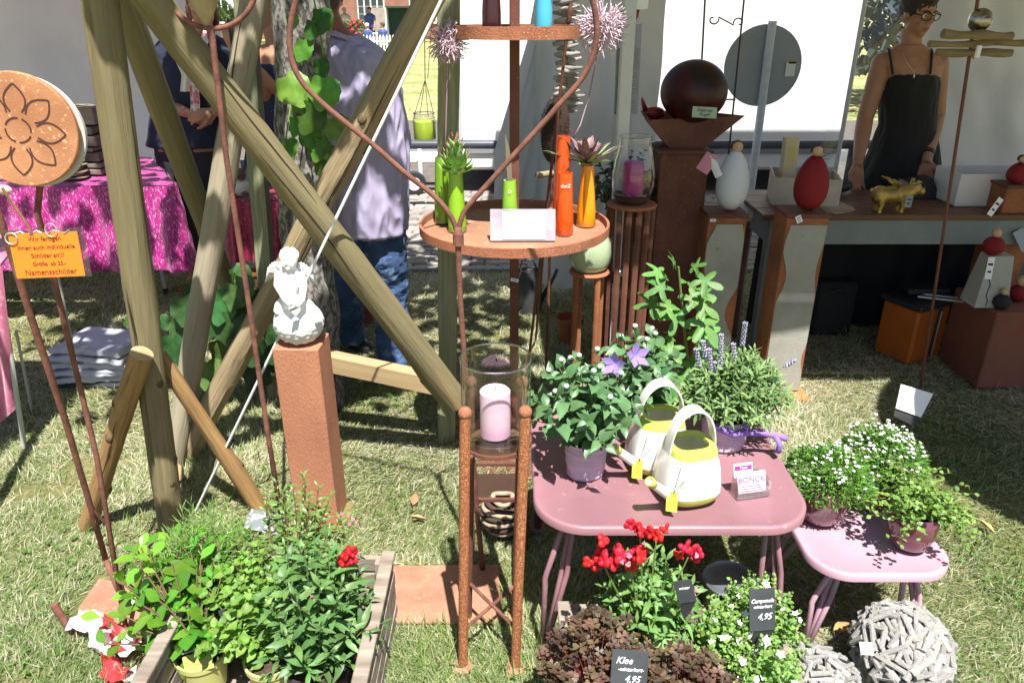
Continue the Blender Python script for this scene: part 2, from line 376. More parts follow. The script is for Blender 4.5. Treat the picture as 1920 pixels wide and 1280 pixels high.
BOXES = [(-.845, -.33, 1.08, 1.66), (.12, .66, 1.0, 1.5), (2.1, 3.2, 3.04, 3.4), (-.70, -.56, 2.06, 2.19), (1.06, 1.30, 2.96, 3.16)]
def keepout(X, Y):
    k = np.ones(len(X), bool)
    for x0, x1, y0, y1 in BOXES: k &= ~((X > x0) & (X < x1) & (Y > y0) & (Y < y1))
    for P in PLATES:
        ins = np.ones(len(X), bool); n = len(P)
        for i in range(n):
            a, c = P[i], P[(i + 1) % n]; ins &= ((c.x - a.x) * (Y - a.y) - (c.y - a.y) * (X - a.x)) < .004
        k &= ~ins
    return k
def thin(X, Y, rs):
    n = np.array([mnoise.noise(Vector((x * 2.1, y * 2.1, 40))) + .5 * mnoise.noise(Vector((x * 6, y * 6, 41))) for x, y in zip(X, Y)])
    return keepout(X, Y) & (rs.rand(len(X)) < np.clip(1.05 - 2.2 * (n - .18), .12, 1))
gmat = grass_mat('grass_blades', [(.15, (.10, .17, .04)), (.42, (.19, .25, .085)), (.6, (.35, .36, .20)), (.8, (.50, .47, .34)), (1, (.62, .59, .46))], 1.15, 0)
me = blades(330000, (-.78, .78), (1.2, 4.7), thin, .035, .0023, .34, 3); me.materials.append(gmat)
tag(put('grass', me), 'short mown grass, half dried to straw, around the stall displays', 'grass', kind='stuff')
rs_ = np.random.RandomState(2)
me = blades(22000, (-.8, .8), (1.2, 4.7), lambda X, Y, rs: keepout(X, Y) & np.array([mnoise.noise(Vector((x * 1.6, y * 1.6, 22))) > .05 for x, y in zip(X, Y)]), .062, .0030, .75, 9)
me.materials.append(grass_mat('grass_tufts', [(.1, (.09, .17, .03)), (.5, (.19, .29, .07)), (.8, (.36, .38, .14)), (1, (.5, .45, .22))], .9, 4))
tag(put('grass_tufts', me), 'longer green grass tufts between the mown patches', 'grass', kind='stuff')
# clover and small weeds between the blades
rw = random.Random(12); wl_ = MB(); wl_.cur = 0
for i in range(5200):
    Y = rw.uniform(1.3, 4.5); X = rw.uniform(-.75, .75) * (Y * CT + CH * ST)
    if mnoise.noise(Vector((X * 1.9, Y * 1.9, 60))) < .16 or not keepout(np.array([X]), np.array([Y]))[0]: continue
    z = gz(X, Y) + rw.uniform(.008, .026); s = rw.uniform(.005, .010); a = rw.uniform(0, 6.28)
    for k in range(3):
        c = Vector((X + math.cos(a + k * 2.1) * s * .8, Y + math.sin(a + k * 2.1) * s * .8, z)); e = Vector((math.cos(a + k * 2.1), math.sin(a + k * 2.1), rw.uniform(-.2, .3))) * s * .8; f = Vector((-e.y, e.x, rw.uniform(-.002, .002)))
        wl_.add([c - e, c + f * .8, c + e, c - f * .8], [(0, 1, 2, 3)])
tag(wl_.obj('clover_weeds', mat('weed_leaf', (.10, .20, .04), .55, island=.35, transl=.25)), 'clover and small weeds growing in the lawn', 'weeds', kind='stuff')
# small fallen leaves
lm = MB(); lm.grid(lambda s, t: ((s - .5) * .03 * math.sin(math.pi * min(.97, t + .05)), t * .05, .006 * math.sin(6 * s + 3 * t)), 3, 4); lm = lm.mesh('fallen_leaf', True); lm.materials.append(mat('dead_leaf', (.42, .24, .11), .8, rand=.3))
for i, (u, v, lb) in enumerate(((775, 958, 'brown dry leaf on the open grass between the rust pedestal and the candle stand'), (800, 985, 'second dry leaf just below the other one left of the candle stand'), (1480, 1180, 'orange brown leaf lying right of the Campanula slate tag'), (1560, 1195, 'dry leaf under the small pink table near its front foot'), (1860, 1010, 'lone dry leaf on the grass at the right edge below the round shadow'))):
    q = Pz(u, v); o = put('fallen_leaf', lm, None, None, Matrix.Translation((q.x, q.y, .028)) @ Euler((R(15), R(20), i * 1.7)).to_matrix().to_4x4())
    tag(o, lb, 'leaf', 'fallen leaves on the lawn')
# ================================================================== FAR BACKGROUND seen through the gap
brick = mat('far_brick', (.33, .16, .12), .9, (.25, .12, .09), 3, bump=.3)
whitep = mat('white_paint', (.8, .8, .8), .5, (.74, .74, .73), 5)
gdark = mat('dark_pane', (.05, .06, .07), .1, spec=.8)
bl = thing('brick_house', 'red brick house with white multi pane windows behind the cafe garden', 'house', (-6, 45, 0))
b = MB(); b.box((-8, 48, 4), (34, 6, 8)); b.obj('wall', brick, bl)
b = MB(); b.prism([(-25.4, 44.6, 8), (-25.4, 51.4, 8), (-25.4, 48, 11)], (34.8, 0, 0)); b.obj('roof', mat('roof_tiles', (.25, .11, .08), .8, (.18, .08, .06), 2, bump=.4), bl)
for i in range(11):
    cx = -22 + i * 2.85; 
    f = MB(); f.box((cx, 44.97, 1.65), (1.5, .12, 1.7)); fo = f.obj('window', whitep, bl)
    for a in range(4):
        for c in range(4): put('pane', (lambda q: (q.box((0, 0, 0), (.28, .03, .32)), q.mesh('pane'))[1])(MB()), gdark, fo, Matrix.Translation((cx - .54 + a * .36, 44.9, 1.1 + c * .38)))
b = MB(); b.box((-6.3, 40.5, .8), (1.6, .5, 1.6)); tag(b.obj('brick_gatepost', mat('far_stone', (.42, .36, .32), .9, (.3, .25, .22), 3, bump=.4)), 'broad brick pillar by the cafe garden seen behind the slanted pole', 'pillar')
# parasol (green)
gp = thing('garden_parasol', 'green cafe parasol spread over the distant seated guests', 'parasol', (-7.2, 34, 0))
b = MB(); b.lathe([(2.9, 1.93), (2.88, 2.02), (.1, 2.75), (0, 2.8)], 16, (-7.4, 34.6, 0)); b.obj('canopy', mat('green_cloth', (.0, .26, .13), .8, (0, .2, .10), 2, transl=.3), gp)
b = MB(); b.tube([(-7.4, 34.6, 0), (-7.4, 34.6, 2.4)], .03); b.obj('pole', whitep, gp)
# picket fence
pf = thing('picket_fence', 'low white picket fence in front of the distant cafe guests', 'fence', (-6, 29, 0))
pk = MB(); pk.prism([(-.035, 0, .04), (.035, 0, .04), (.035, 0, .66), (0, 0, .74), (-.035, 0, .66)], (0, .02, 0)); pk = pk.mesh('picket'); pk.materials.append(whitep)
x0 = Py(672, 100, 28.5).x; x1 = Py(742, 100, 28.5).x
n = int((x1 - x0) / .115)
for i in range(n + 1): put('picket', pk, None, pf, Matrix.Translation((x0 + i * .115, 28.5 + .006 * i, 0)))
for z in (.2, .52): b = MB(); b.box(((x0 + x1) / 2, 28.56, z), (x1 - x0 + .1, .03, .06)); b.obj('rail', whitep, pf)
# beach chair
bc = thing('beach_chair', 'hooded wicker beach chair, dark green with a white side, in the cafe garden', 'chair', (-5.2, 32, 0))
c = Py(748, 45, 32)
b = MB(); b.prism([(c.x - .5, 31.7, .3), (c.x - .5, 32.4, .3), (c.x - .5, 32.6, 1.5), (c.x - .5, 31.9, 1.6)], (.04, 0, 0)); b.prism([(c.x + .5, 31.7, .3), (c.x + .5, 32.4, .3), (c.x + .5, 32.6, 1.5), (c.x + .5, 31.9, 1.6)], (.04, 0, 0)); b.obj('side', whitep, bc)
b = MB(); b.prism([(c.x - .5, 31.9, 1.6), (c.x - .5, 32.6, 1.5), (c.x - .5, 32.6, 1.55), (c.x - .5, 31.9, 1.66)], (1.0, 0, 0)); b.box((c.x, 32.45, .95), (1, .05, 1.2)); b.box((c.x, 32.1, .4), (1, .6, .12)); b.obj('hood', mat('dark_green_weave', (.03, .07, .05), .8), bc)
# flowers bed far
b = MB(); fl_red = mat('far_red_bloom', (.55, .03, .10), .7, island=.3)
rr = random.Random(3)
gb = MB()
for i in range(260):
    q = Py(rr.uniform(640, 680), rr.uniform(38, 66), 27 + rr.uniform(-.5, .5)); s_ = rr.uniform(.03, .07)
    (b if rr.random() < .4 else gb).ball((q.x, q.y, max(.05, q.z)), s_, 5, 4)
rb = thing('rose_bed', 'pink and red rose bush left of the distant picket fence', 'bush', (-6, 27, 0))
o = b.obj('blossom', fl_red, rb); o['kind'] = 'stuff'; o = gb.obj('foliage', mat('far_leaf', (.07, .13, .04), .8, island=.3), rb); o['kind'] = 'stuff'
# far bushes and trees
def fartree(cx, cy, h, r, lab, seed, dark=False, z0=0.):
    rr = random.Random(seed); t = thing('tree', lab, 'tree', (cx, cy, 0), 'trees and bushes behind the market')
    b = MB(); b.tube([(cx, cy, 0), (cx + .1, cy, h * .5), (cx, cy, h * .8)], [r * .09, r * .06, .02]); b.obj('trunk', mat('far_bark', (.12, .09, .07), .9), t)
    b = MB()
    for i in range(2600):
        a = rr.uniform(0, 6.283); z = rr.uniform(0, 1); rad = r * math.sqrt(max(0, 1 - (2 * z - 1) ** 2)) * rr.uniform(.55, 1.08) * (1 + .25 * math.sin(a * 3 + seed))
        p = Vector((cx + rad * math.cos(a), cy + rad * math.sin(a), z0 + h * .15 + z * h * .85)); q = Euler((rr.uniform(0, 6), rr.uniform(0, 6), 0)).to_matrix(); s_ = rr.uniform(.035, .085) * r / 1.5
        b.add([p + q @ Vector(w_) * s_ for w_ in ((-1, -.5, 0), (0, -1, .2), (1, .3, 0), (0, 1, -.2))], [(0, 1, 2), (0, 2, 3)])
    o = b.obj('crown', mat('far_foliage_dark', (.03, .045, .05), .8, island=.4) if dark else mat('far_foliage', (.08, .13, .04), .8, island=.4, transl=.2), t); o['kind'] = 'stuff'
q = Py(1650, 60, 14); fartree(q.x - .6, 14, 3.6, 2.0, 'dark bluish shrub seen blurred through the plastic window left of the vendor', 5, True)
q = Py(1760, 60, 14); fartree(q.x + .9, 14.5, 3.2, 1.9, 'dark shrub seen behind the head of the vendor in black', 6, True)
fartree(-13, 38, 7, 3, 'green garden tree at the far left of the cafe garden', 7)
# ================================================================== TENTS, TRAILER, RAILS
fab_grey = mat('tent_fabric_white', (.66, .66, .68), .75, (.58, .58, .61), 1.6, bump=2.5, bscale=4, transl=.14)
fab_roof = mat('tent_roof_fabric', (.70, .70, .70), .8, (.64, .64, .66), 2)
alu = mat('aluminium', (.55, .56, .57), .45, (.45, .46, .47), 9, metal=.7, bump=.1)
def sheet(name, poly_uvY, folds, amp, nu=70, nv=40, matl=fab_grey, thick=.004, parent=None, fold_f=3.):
    """hanging fabric: 4 world corners tl,tr,br,bl with vertical folds"""
    tl, tr, br, bl = poly_uvY
    b = MB()
    def fn(s, t):
        p = tl.lerp(tr, s).lerp(bl.lerp(br, s), t); n = (tr - tl).cross(bl - tl).normalized()
        return p + n * (amp * math.sin(s * folds * 6.283 + 1.7 * math.sin(s * 9 + t * 1.5)) * (.35 + .65 * t) + .035 * mnoise.noise(p * fold_f) + .014 * mnoise.noise(Vector((p.x * 9 + p.z * 4, p.y, p.z * 3))))
    b.grid(fn, nu, nv)
    return b.obj(name, matl, parent, smooth=True)
# right stall tent
rt = thing('market_tent', 'white market tent of the right stall with pale side curtains and grey poles', 'tent', (1.2, 4.0, 0))
b = MB(); rp = [(.46, 2.16), (4.6, 2.10), (4.6, 6.2), (.08, 6.2), (.08, 3.35), (.46, 3.1)]
rv_ = lambda x, y, z: (x, y, z)
# scalloped front valance + roof sheet
b.add([(x, y, 2.32 + (.25 if 2.5 < y < 5 else 0)) for x, y in rp], [(0, 1, 2, 3, 4, 5)])
pts = []
for i in range(61):
    x = .46 + (4.6 - .46) * i / 60; pts.append((x, 2.155 - .05 * i / 60, 2.32)); pts.append((x, 2.15 - .05 * i / 60, 2.20 - .05 * abs(math.sin(i * math.pi / 8))))
b.add(pts, [(2 * i, 2 * i + 2, 2 * i + 3, 2 * i + 1) for i in range(60)])
b.obj('roof', fab_roof, rt, smooth=False)
sheet('side_curtain', (Py(1750, -60, 5.0), Py(2150, -60, 4.9), Vector((4.4, 4.9, .05)), Vector((2.55, 5.0, .05))), 2.3, .07, parent=rt, fold_f=4.5)
# centre curtain (gathered, lifted at its left lower corner)
a0 = Py(1003, -40, 4.35); a1 = Py(1256, -40, 4.45)
sheet('side_curtain', (a0, a1, Vector((a1.x, 4.45, .02)), Vector((.18, 4.35, .03))), 3.2, .065, parent=rt, fold_f=5)
sheet('side_curtain', (Py(1010, 60, 4.5), Py(1060, 60, 4.5), Py(1040, 385, 4.5), Py(928, 380, 4.5)), .9, .03, 24, 30, parent=rt)
o = bpy.data.objects['side_curtain.002']
b = MB(); q0 = Py(990, 60, 4.52); b.add([Py(1006, -20, 4.52), Py(1040, -20, 4.52), Py(1040, 385, 4.52), Py(927, 380, 4.52), Py(927, 283, 4.52), Py(988, 80, 4.52)], [(0, 1, 2, 3, 4, 5)]); b.obj('curtain_flap', fab_grey, rt)
def pole2(name, p0, p1, r, m, par, seg=14):
    b = MB(); b.tube([p0, p1], r, seg); return b.obj(name, m, par)
pz = Pz(1137, 770); 
b = MB(); b.bbox((pz.x + .02, 3.0, 1.25), (.048, .048, 2.5), .004); b.obj('pole', mat('tent_pole_white', (.6, .61, .6), .5, (.5, .51, .5), 5), rt)
q = Py(1134, 516, 2.97)
b = MB(); b.bbox(q + Vector((0, 0, 0)), (.075, .07, .055), .006); b.obj('clamp', mat('black_plastic', (.02, .02, .022), .35), rt)
b = MB(); b.tube([q + Vector((.03, -.01, .015)), q + Vector((.075, -.01, .015))], .016, 10); b.obj('clamp_screw', alu, rt)
b = MB(); b.tube([(3.9, 2.2, 0), (3.9, 2.2, 2.3)], .024); b.obj('pole', alu, rt)
# clear window of the tent
wn_m = glass('clear_vinyl', (.93, .95, .96), .12)
wt = thing('vinyl_window', 'clear plastic tent window showing dry grass and dark shrubs behind the vendor in black', 'window', Py(1680, 390, 5.1))
b = MB(); c = [Py(1628, -30, 5.1), Py(1780, -30, 5.1), Vector((2.62, 5.1, .55)), Vector((2.05, 5.1, .55))]
b.grid(lambda s, t: c[0].lerp(c[1], s).lerp(c[3].lerp(c[2], s), t) + Vector((0, .012 * math.sin(9 * s + 4 * t) * math.sin(7 * t), 0)), 20, 30); b.obj('sheet', wn_m, wt, smooth=True)
b = MB(); b.tube([c[0], Vector((c[0].x, 5.1, .5))], .015); b.obj('hem', fab_grey, wt)
# left stall tent (grey backdrop in its own shade)
lt = thing('market_tent', 'tent with a plain grey back wall behind the pink covered table', 'tent', (-3, 6.2, 0))
x1 = Py(398, 100, 6.3).x
sheet('back_wall', (Vector((-7, 6.3, 2.5)), Vector((x1, 6.3, 2.5)), Vector((x1, 6.3, .02)), Vector((-7, 6.3, .02))), 4, .02, 90, 30, parent=lt)
b = MB(); b.add([(-7.3, 5.0, 2.45), (x1 + .45, 5.0, 2.45), (x1 + .45, 7.5, 2.6), (-7.3, 7.5, 2.6)], [(0, 1, 2, 3)]); b.obj('roof', fab_roof, lt)
for x in (-7.1, x1 + .05): pole2('pole', (x, 6.36, 0), (x, 6.36, 2.5), .022, alu, lt)
# trailer
tw = mat('trailer_white', (.82, .82, .82), .35, (.78, .78, .78), 3)
tr = thing('sales_trailer', 'white boxy sales trailer standing on the paved lane behind the stalls', 'trailer', (1.5, 7.6, 0))
tx0 = Py(857, 130, 7.).x; tx1 = Py(1610, 100, 7.).x
b = MB(); b.bbox(((tx0 + tx1) / 2, 8.1, 1.35), (tx1 - tx0, 2.2, 2.26), .03); b.obj('body', tw, tr)
b = MB(); b.bbox(((tx0 + tx1) / 2, 6.985, .40), (tx1 - tx0 - .1, .02, .05), .004); b.obj('trim_strip', mat('trim_grey', (.25, .26, .28), .4), tr)
b = MB(); b.box(((tx0 - .55 + tx1) / 2, 7.3, .30), (tx1 - tx0 + .9, .09, .10)); b.box(((tx0 + tx1) / 2, 8.6, .30), (tx1 - tx0 - .1, .09, .10)); b.obj('chassis', alu, tr)
tyre = mat('tyre_rubber', (.025, .025, .027), .8, bump=.3)
for X in (tx0 + 1.9, tx0 + 2.75):
    b = MB(); rt_ = Euler((R(90), 0, 0)).to_matrix(); b.lathe([(.2, -.09), (.3, -.08), (.33, 0), (.3, .08), (.2, .09)], 28, (X, 7.2, .33), rt_); wo_ = b.obj('wheel', tyre, tr)
    b = MB(); b.lathe([(0, -.06), (.19, -.075), (.2, .07), (0, .05)], 20, (X, 7.2, .33), rt_); b.obj('rim', alu, wo_)
q = Py(776, 345, 6.9); jx = q.x
b = MB(); b.lathe([(.055, -.03), (.1, -.03), (.115, 0), (.1, .03), (.055, .03)], 24, (jx, 6.9, .118), Euler((R(90), 0, R(15))).to_matrix()); jw = b.obj('jockey_wheel', tyre, tr)
b = MB(); b.lathe([(0, -.033), (.06, -.033), (.06, .033), (0, .033)], 16, (jx, 6.9, .118), Euler((R(90), 0, R(15))).to_matrix()); b.obj('hub', tw, jw)
b = MB(); b.tube([(jx + .06, 6.95, .12), (jx + .06, 6.95, .42)], .02); b.bbox((jx + .35, 7.05, .33), (.95, .08, .09), .01); b.obj('drawbar', tw, tr)
# pipe railing
pr = thing('pipe_railing', 'dark blue grey pipe railing running in front of the white trailer', 'railing', (1, 6.6, 0))
za = Py(960, 271, 6.3).z
rm = mat('railing_paint', (.075, .085, .11), .35, (.06, .07, .09), 6)
pole2('rail', (Py(752, 271, 6.3).x, 6.3, za), (Py(1600, 271, 6.3).x + .6, 6.3, za), .036, rm, pr)
for uu in (1000, 1600):
    X = Py(uu, 271, 6.3).x; pole2('post', (X, 6.3, 0), (X, 6.3, za), .03, rm, pr)
X = Py(756, 271, 6.3).x; pole2('post', (X, 6.3, 0), (X, 6.3, Py(757, 165, 6.3).z), .026, mat('galvanised', (.42, .46, .5), .45, (.34, .38, .42), 12, metal=.6), pr)
# round sign from behind
rs = thing('road_sign', 'grey back of a round traffic sign on a bright metal post', 'sign', (2, 6.1, 0))
c = Py(1430, 124, 6.15); rr_ = SZ(71, c)
b = MB(); b.lathe([(0, -.004), (rr_, -.004), (rr_ + .006, 0), (rr_, .006), (0, .006)], 56, c, Euler((R(90), 0, 0)).to_matrix())
b.obj('plate', mat('sign_back_grey', (.33, .37, .40), .5, (.30, .34, .37), 5, metal=.1), rs)
X = c.x + .02; b = MB(); b.tube([(X - .0, 6.11, 0), (X, 6.11, Py(1437, 40, 6.1).z)], .032, 14); b.obj('post', mat('galvanised_bright', (.62, .66, .7), .4, (.5, .55, .6), 14), rs)
b = MB(); q = Py(1482, 130, 6.135); b.box(q + Vector((0, 0, 0)), (SZ(18, q), .003, SZ(26, q))); b.obj('sticker', mat('paper', (.8, .8, .8), .6), rs)
b = MB(); q = Py(1486, 117, 6.135); b.box(q, (SZ(15, q), .003, SZ(5, q))); b.obj('sticker', mat('yellow_print', (.7, .6, .05), .6), rs)
for (uu, vv) in ((1412, 65), (1375, 165), (1450, 190)): b = MB(); b.ball(Py(uu, vv, 6.14), .008, 8, 6); b.obj('rivet', alu, rs)
# unseen parasol added beyond the right edge to cast the round shade
ps = thing('added_parasol', 'unseen parasol added beside the right stall to cast the round shadow on the grass', 'parasol', (2.7, 1.75, 0))
b = MB(); prof = [(.78, 2.05), (.78, 2.07), (.45, 2.24), (.02, 2.36), (0, 2.36)]; b.lathe(prof, 24, (2.58, 1.62, 0)); b.obj('canopy', mat('parasol_cloth', (.5, .12, .15), .8), ps)
b = MB(); b.tube([(2.58, 1.62, 0), (2.58, 1.62, 2.34)], .019); b.obj('pole', wood_fresh, ps)
# near left tent: only its shade reaches the picture
nt = thing('market_tent', 'tent roof over the near left stall shading the grass at the left edge', 'tent', (-3, 1.7, 0))
b = MB(); b.add([(-5, .9, 2.3), (-1.72, .9, 2.3), (-1.72, 2.12, 2.3), (-5, 2.12, 2.3)], [(0, 1, 2, 3)]); b.add([(-1.718, .9, 2.3), (-1.718, 2.12, 2.3), (-1.718, 2.12, 2.16), (-1.718, .9, 2.16)], [(0, 1, 2, 3)]); b.obj('roof', fab_roof, nt)
for y in (.95, 2.05): b = MB(); b.tube([(-1.78, y, 0), (-1.78, y, 2.3)], .018); b.obj('pole', alu, nt)
# ================================================================== TREE with vine
tre = thing('tree', 'grey barked tree trunk behind the wooden frame, overgrown with leafy shoots', 'tree', (-.78, 2.87, 0))
bark = mat('tree_bark', (.30, .28, .26), .95, (.075, .067, .06), 60, (1, 1, .55), .9, 26, c3=(.45, .44, .42), s3=30, t3=.60, contrast=(.42, .56))
tb = Py(598, 800, 2.9); tt = Py(562, 0, 2.9)
b = MB(); path = []; rad = []
for i in range(40):
    t = i / 39; z = -.02 + t * 3.4; k = (z - 0) / 1.6
    path.append(Vector((tb.x + (tt.x - tb.x) * k * .9 + .012 * math.sin(z * 5), 2.9, z))); rad.append(.098 + .03 * math.exp(-z * 9) + .004 * math.sin(z * 17) - .012 * max(0, z - 1.6))
b.tube(path, rad, 28)
for i, p in enumerate(b.v):
    p = Vector(p); n = mnoise.noise(p * 14) * .012 + mnoise.noise(p * 45) * .005; c_ = Vector((path[0].x, 2.9, p.z)); d = (p - c_).normalized(); b.v[i] = tuple(p + d * n)
b.obj('trunk', bark, tre, smooth=True)
top = path[-1]; rg = random.Random(11)
for i in range(7):
    a = i * .9 + .3; e = top + Vector((math.cos(a) * 1.3, math.sin(a) * 1.1 - .2, rg.uniform(.3, 1.0))); st = path[-1 - (i % 5) * 2]
    b = MB(); b.tube([st, st.lerp(e, .5) + Vector((0, 0, .12)), e], [.045, .028, .01], 8); b.obj('limb', bark, tre)
# wire guard round the foot of the trunk
b = MB()
for i in range(20):
    a = i * 6.283 / 20; ps_ = [(tb.x + .01 + (.135 + .006 * math.sin(k * 2 + i)) * math.cos(a), 2.9 + .135 * math.sin(a), k * .026) for k in range(9)]; b.tube(ps_, .0012, 4)
for k in range(8): b.tube([(tb.x + .01 + .137 * math.cos(j * .3142), 2.9 + .137 * math.sin(j * .3142), .01 + k * .028) for j in range(20)], .0012, 4, closed=True)
b.obj('wire_guard', mat('wire', (.12, .13, .11), .5, metal=.6), tre)
# crown (above the picture): leaf clusters that throw the dappled shade
def leafmesh(kind, n=6):
    b = MB()
    if kind == 'lobed':       # lime / grape like leaf, cordate, toothed
        N = 22; vs = [(0, .12, 0)]
        for i in range(N):
            a = -math.pi / 2 + (i + .5) * 2 * math.pi / N
            r = .5 * (1 + .035 * math.cos(5 * (a - math.pi / 2)) + (.045 if i % 2 else -.02)) * (1.06 - .08 * abs(math.sin(a - .3))); x = r * math.cos(a); y = .5 + r * math.sin(a)
            if abs(a + math.pi / 2) < .5: y += .12
            if abs(a - math.pi / 2) < .3: y += .12
            vs.append((x, y, -.25 * x * x + .12 * math.sin(6 * y + 3 * x)))
        vs[0] = (0, .45, .04); b.add(vs, [(0, i + 1, (i + 1) % N + 1) for i in range(N)])
    elif kind == 'palm':      # palmate with 5 lobes
        N = 40; vs = [(0, .35, .02)]
        for i in range(N):
            a = -math.pi / 2 + (i + .5) * 2 * math.pi / N; k = abs(math.cos(2.5 * (a + math.pi / 2) )) ** .8
            k = abs(math.sin(2.5 * (a + math.pi / 2))) ** 2.0; r = .16 + .46 * k * (.8 + .2 * math.sin(a))
            x = r * math.cos(a); y = .35 + r * math.sin(a); vs.append((x, y, -.3 * (x * x + (y - .35) ** 2) + .04 * math.sin(i)))
        b.add(vs, [(0, i + 1, (i + 1) % N + 1) for i in range(N)])
    elif kind == 'clover':
        for q in range(3):
            a0 = q * 2.094 + math.pi / 2; M = Matrix.Rotation(a0 - math.pi / 2, 3, 'Z'); vs = [(0, 0, 0), (.26, .3, .06), (.24, .5, .1), (.06, .5, .04), (0, .42, .0), (-.06, .5, .04), (-.24, .5, .1), (-.26, .3, .06)]
            b.add([M @ Vector(v_) * .95 for v_ in vs], [(0, 1, 2, 3, 4), (0, 4, 5, 6, 7)])
    else:
        W, sh, cup, droop = {'ovate': (.30, 1.15, .18, .25), 'glossy': (.27, .85, .10, .15), 'lance': (.14, 1.0, .10, .35), 'needle': (.06, 1, .05, .1), 'round': (.40, 1.0, .1, .1), 'crinkle': (.36, 1.05, .15, .2), 'succ': (.13, 1.3, -.12, -.35)}[kind]
        vs = []; fs = []
        for i in range(n + 1):
            t = i / n; wd = W * (math.sin(math.pi * min(1, t ** (.75 if sh > 1 else 1.25 if sh < 1 else 1))) ** (1.0 if kind != 'round' else .6)) if 0 < i < n else .012
            z = -droop * t * t + (.05 * math.sin(9 * t) if kind == 'crinkle' else 0)
            e = .03 * math.sin(7 * t) if kind in ('ovate', 'crinkle', 'lance') else 0
            vs += [(-wd, t, z + cup * wd * 2 + e), (0, t, z), (wd, t, z + cup * wd * 2 - e)]
        for i in range(n):
            a = i * 3; fs += [(a, a + 1, a + 4, a + 3), (a + 1, a + 2, a + 5, a + 4)]
        b.add(vs, fs)
    return b.mesh('leaf_' + kind, True)
def leafM(pos, d, up, s, sw=1.0):
    y = Vector(d).normalized(); x = y.cross(up)
    if x.length < .05: x = y.orthogonal()
    x.normalize(); z = x.cross(y); m = Matrix((x * s * sw, y * s, z * s)).transposed().to_4x4(); m.translation = pos; return m
def scatter(name, m, mats, parent, mws):    # merge many transformed copies of a small mesh into one
    co = np.array([v.co[:] for v in m.vertices]); fs = [tuple(p.vertices) for p in m.polygons]; b = MB()
    for mw in mws:
        A = np.array(mw); c = co @ A[:3, :3].T + A[:3, 3]; n = len(b.v); b.v.extend(map(tuple, c)); b.f.extend([tuple(i + n for i in f) for f in fs]); b.m.extend([0] * len(fs))
    o = b.obj(name, mats, parent, smooth=True); return o
crown_leaf = mat('lime_leaf', (.10, .22, .035), .5, island=.35, transl=.4)
mws = []
for i in range(2100):
    a = rg.uniform(0, 6.283); rr2 = 1.35 * math.sqrt(rg.random()); z = rg.uniform(2.35, 4.2)
    c_ = Vector((-.95 + rr2 * math.cos(a), 2.75 + .9 * rr2 * math.sin(a), z))
    if mnoise.noise(c_ * 1.7) < -.02: continue
    mws.append(leafM(c_, (rg.gauss(0, 1), rg.gauss(0, 1), -.3), Vector((rg.gauss(0, .4), rg.gauss(0, .4), 1)), rg.uniform(.07, .13)))
o = scatter('crown', leafmesh('lobed'), crown_leaf, tre, mws); o['kind'] = 'stuff'
lv = leafmesh('lobed'); lv.materials.append(mat('vine_leaf', (.11, .25, .03), .38, (.07, .17, .025), 3, rand=.5, transl=.35, bump=.2, bscale=12))
shoots = [[(585, -20, 2.72), (600, 60, 2.7), (606, 100, 2.68)], [(560, 130, 2.75), (575, 210, 2.68), (585, 280, 2.66)], [(560, 150, 2.72), (545, 200, 2.68), (535, 265, 2.66)], [(600, 170, 2.72), (620, 230, 2.66), (650, 262, 2.62)]]
for s_ in shoots:
    b = MB(); b.tube([Py(*q) for q in s_], .003, 6); b.obj('shoot', mat('green_stem', (.16, .26, .06), .6), tre)
for (uu, vv, sz, YY) in ((536, 160, 64, 2.62), (616, 165, 62, 2.60), (560, 195, 52, 2.62), (596, 215, 60, 2.6), (622, 235, 52, 2.61), (545, 272, 40, 2.63), (606, 275, 44, 2.62), (660, 262, 44, 2.58), (600, 312, 34, 2.62), (575, 88, 42, 2.66), (605, 30, 46, 2.66), (545, 35, 26, 2.68), (590, 50, 36, 2.66), (575, 250, 46, 2.64), (632, 285, 40, 2.6), (588, 180, 40, 2.66), (556, 230, 38, 2.66), (600, 120, 34, 2.67)):
    p = Py(uu, vv - sz * .4, YY); s_ = SZ(sz, p)
    put('leaf', lv, None, tre, leafM(p, (rg.uniform(-.6, .6), -.25, -1), Vector((rg.uniform(-.4, .4), -.9, .75)), s_))
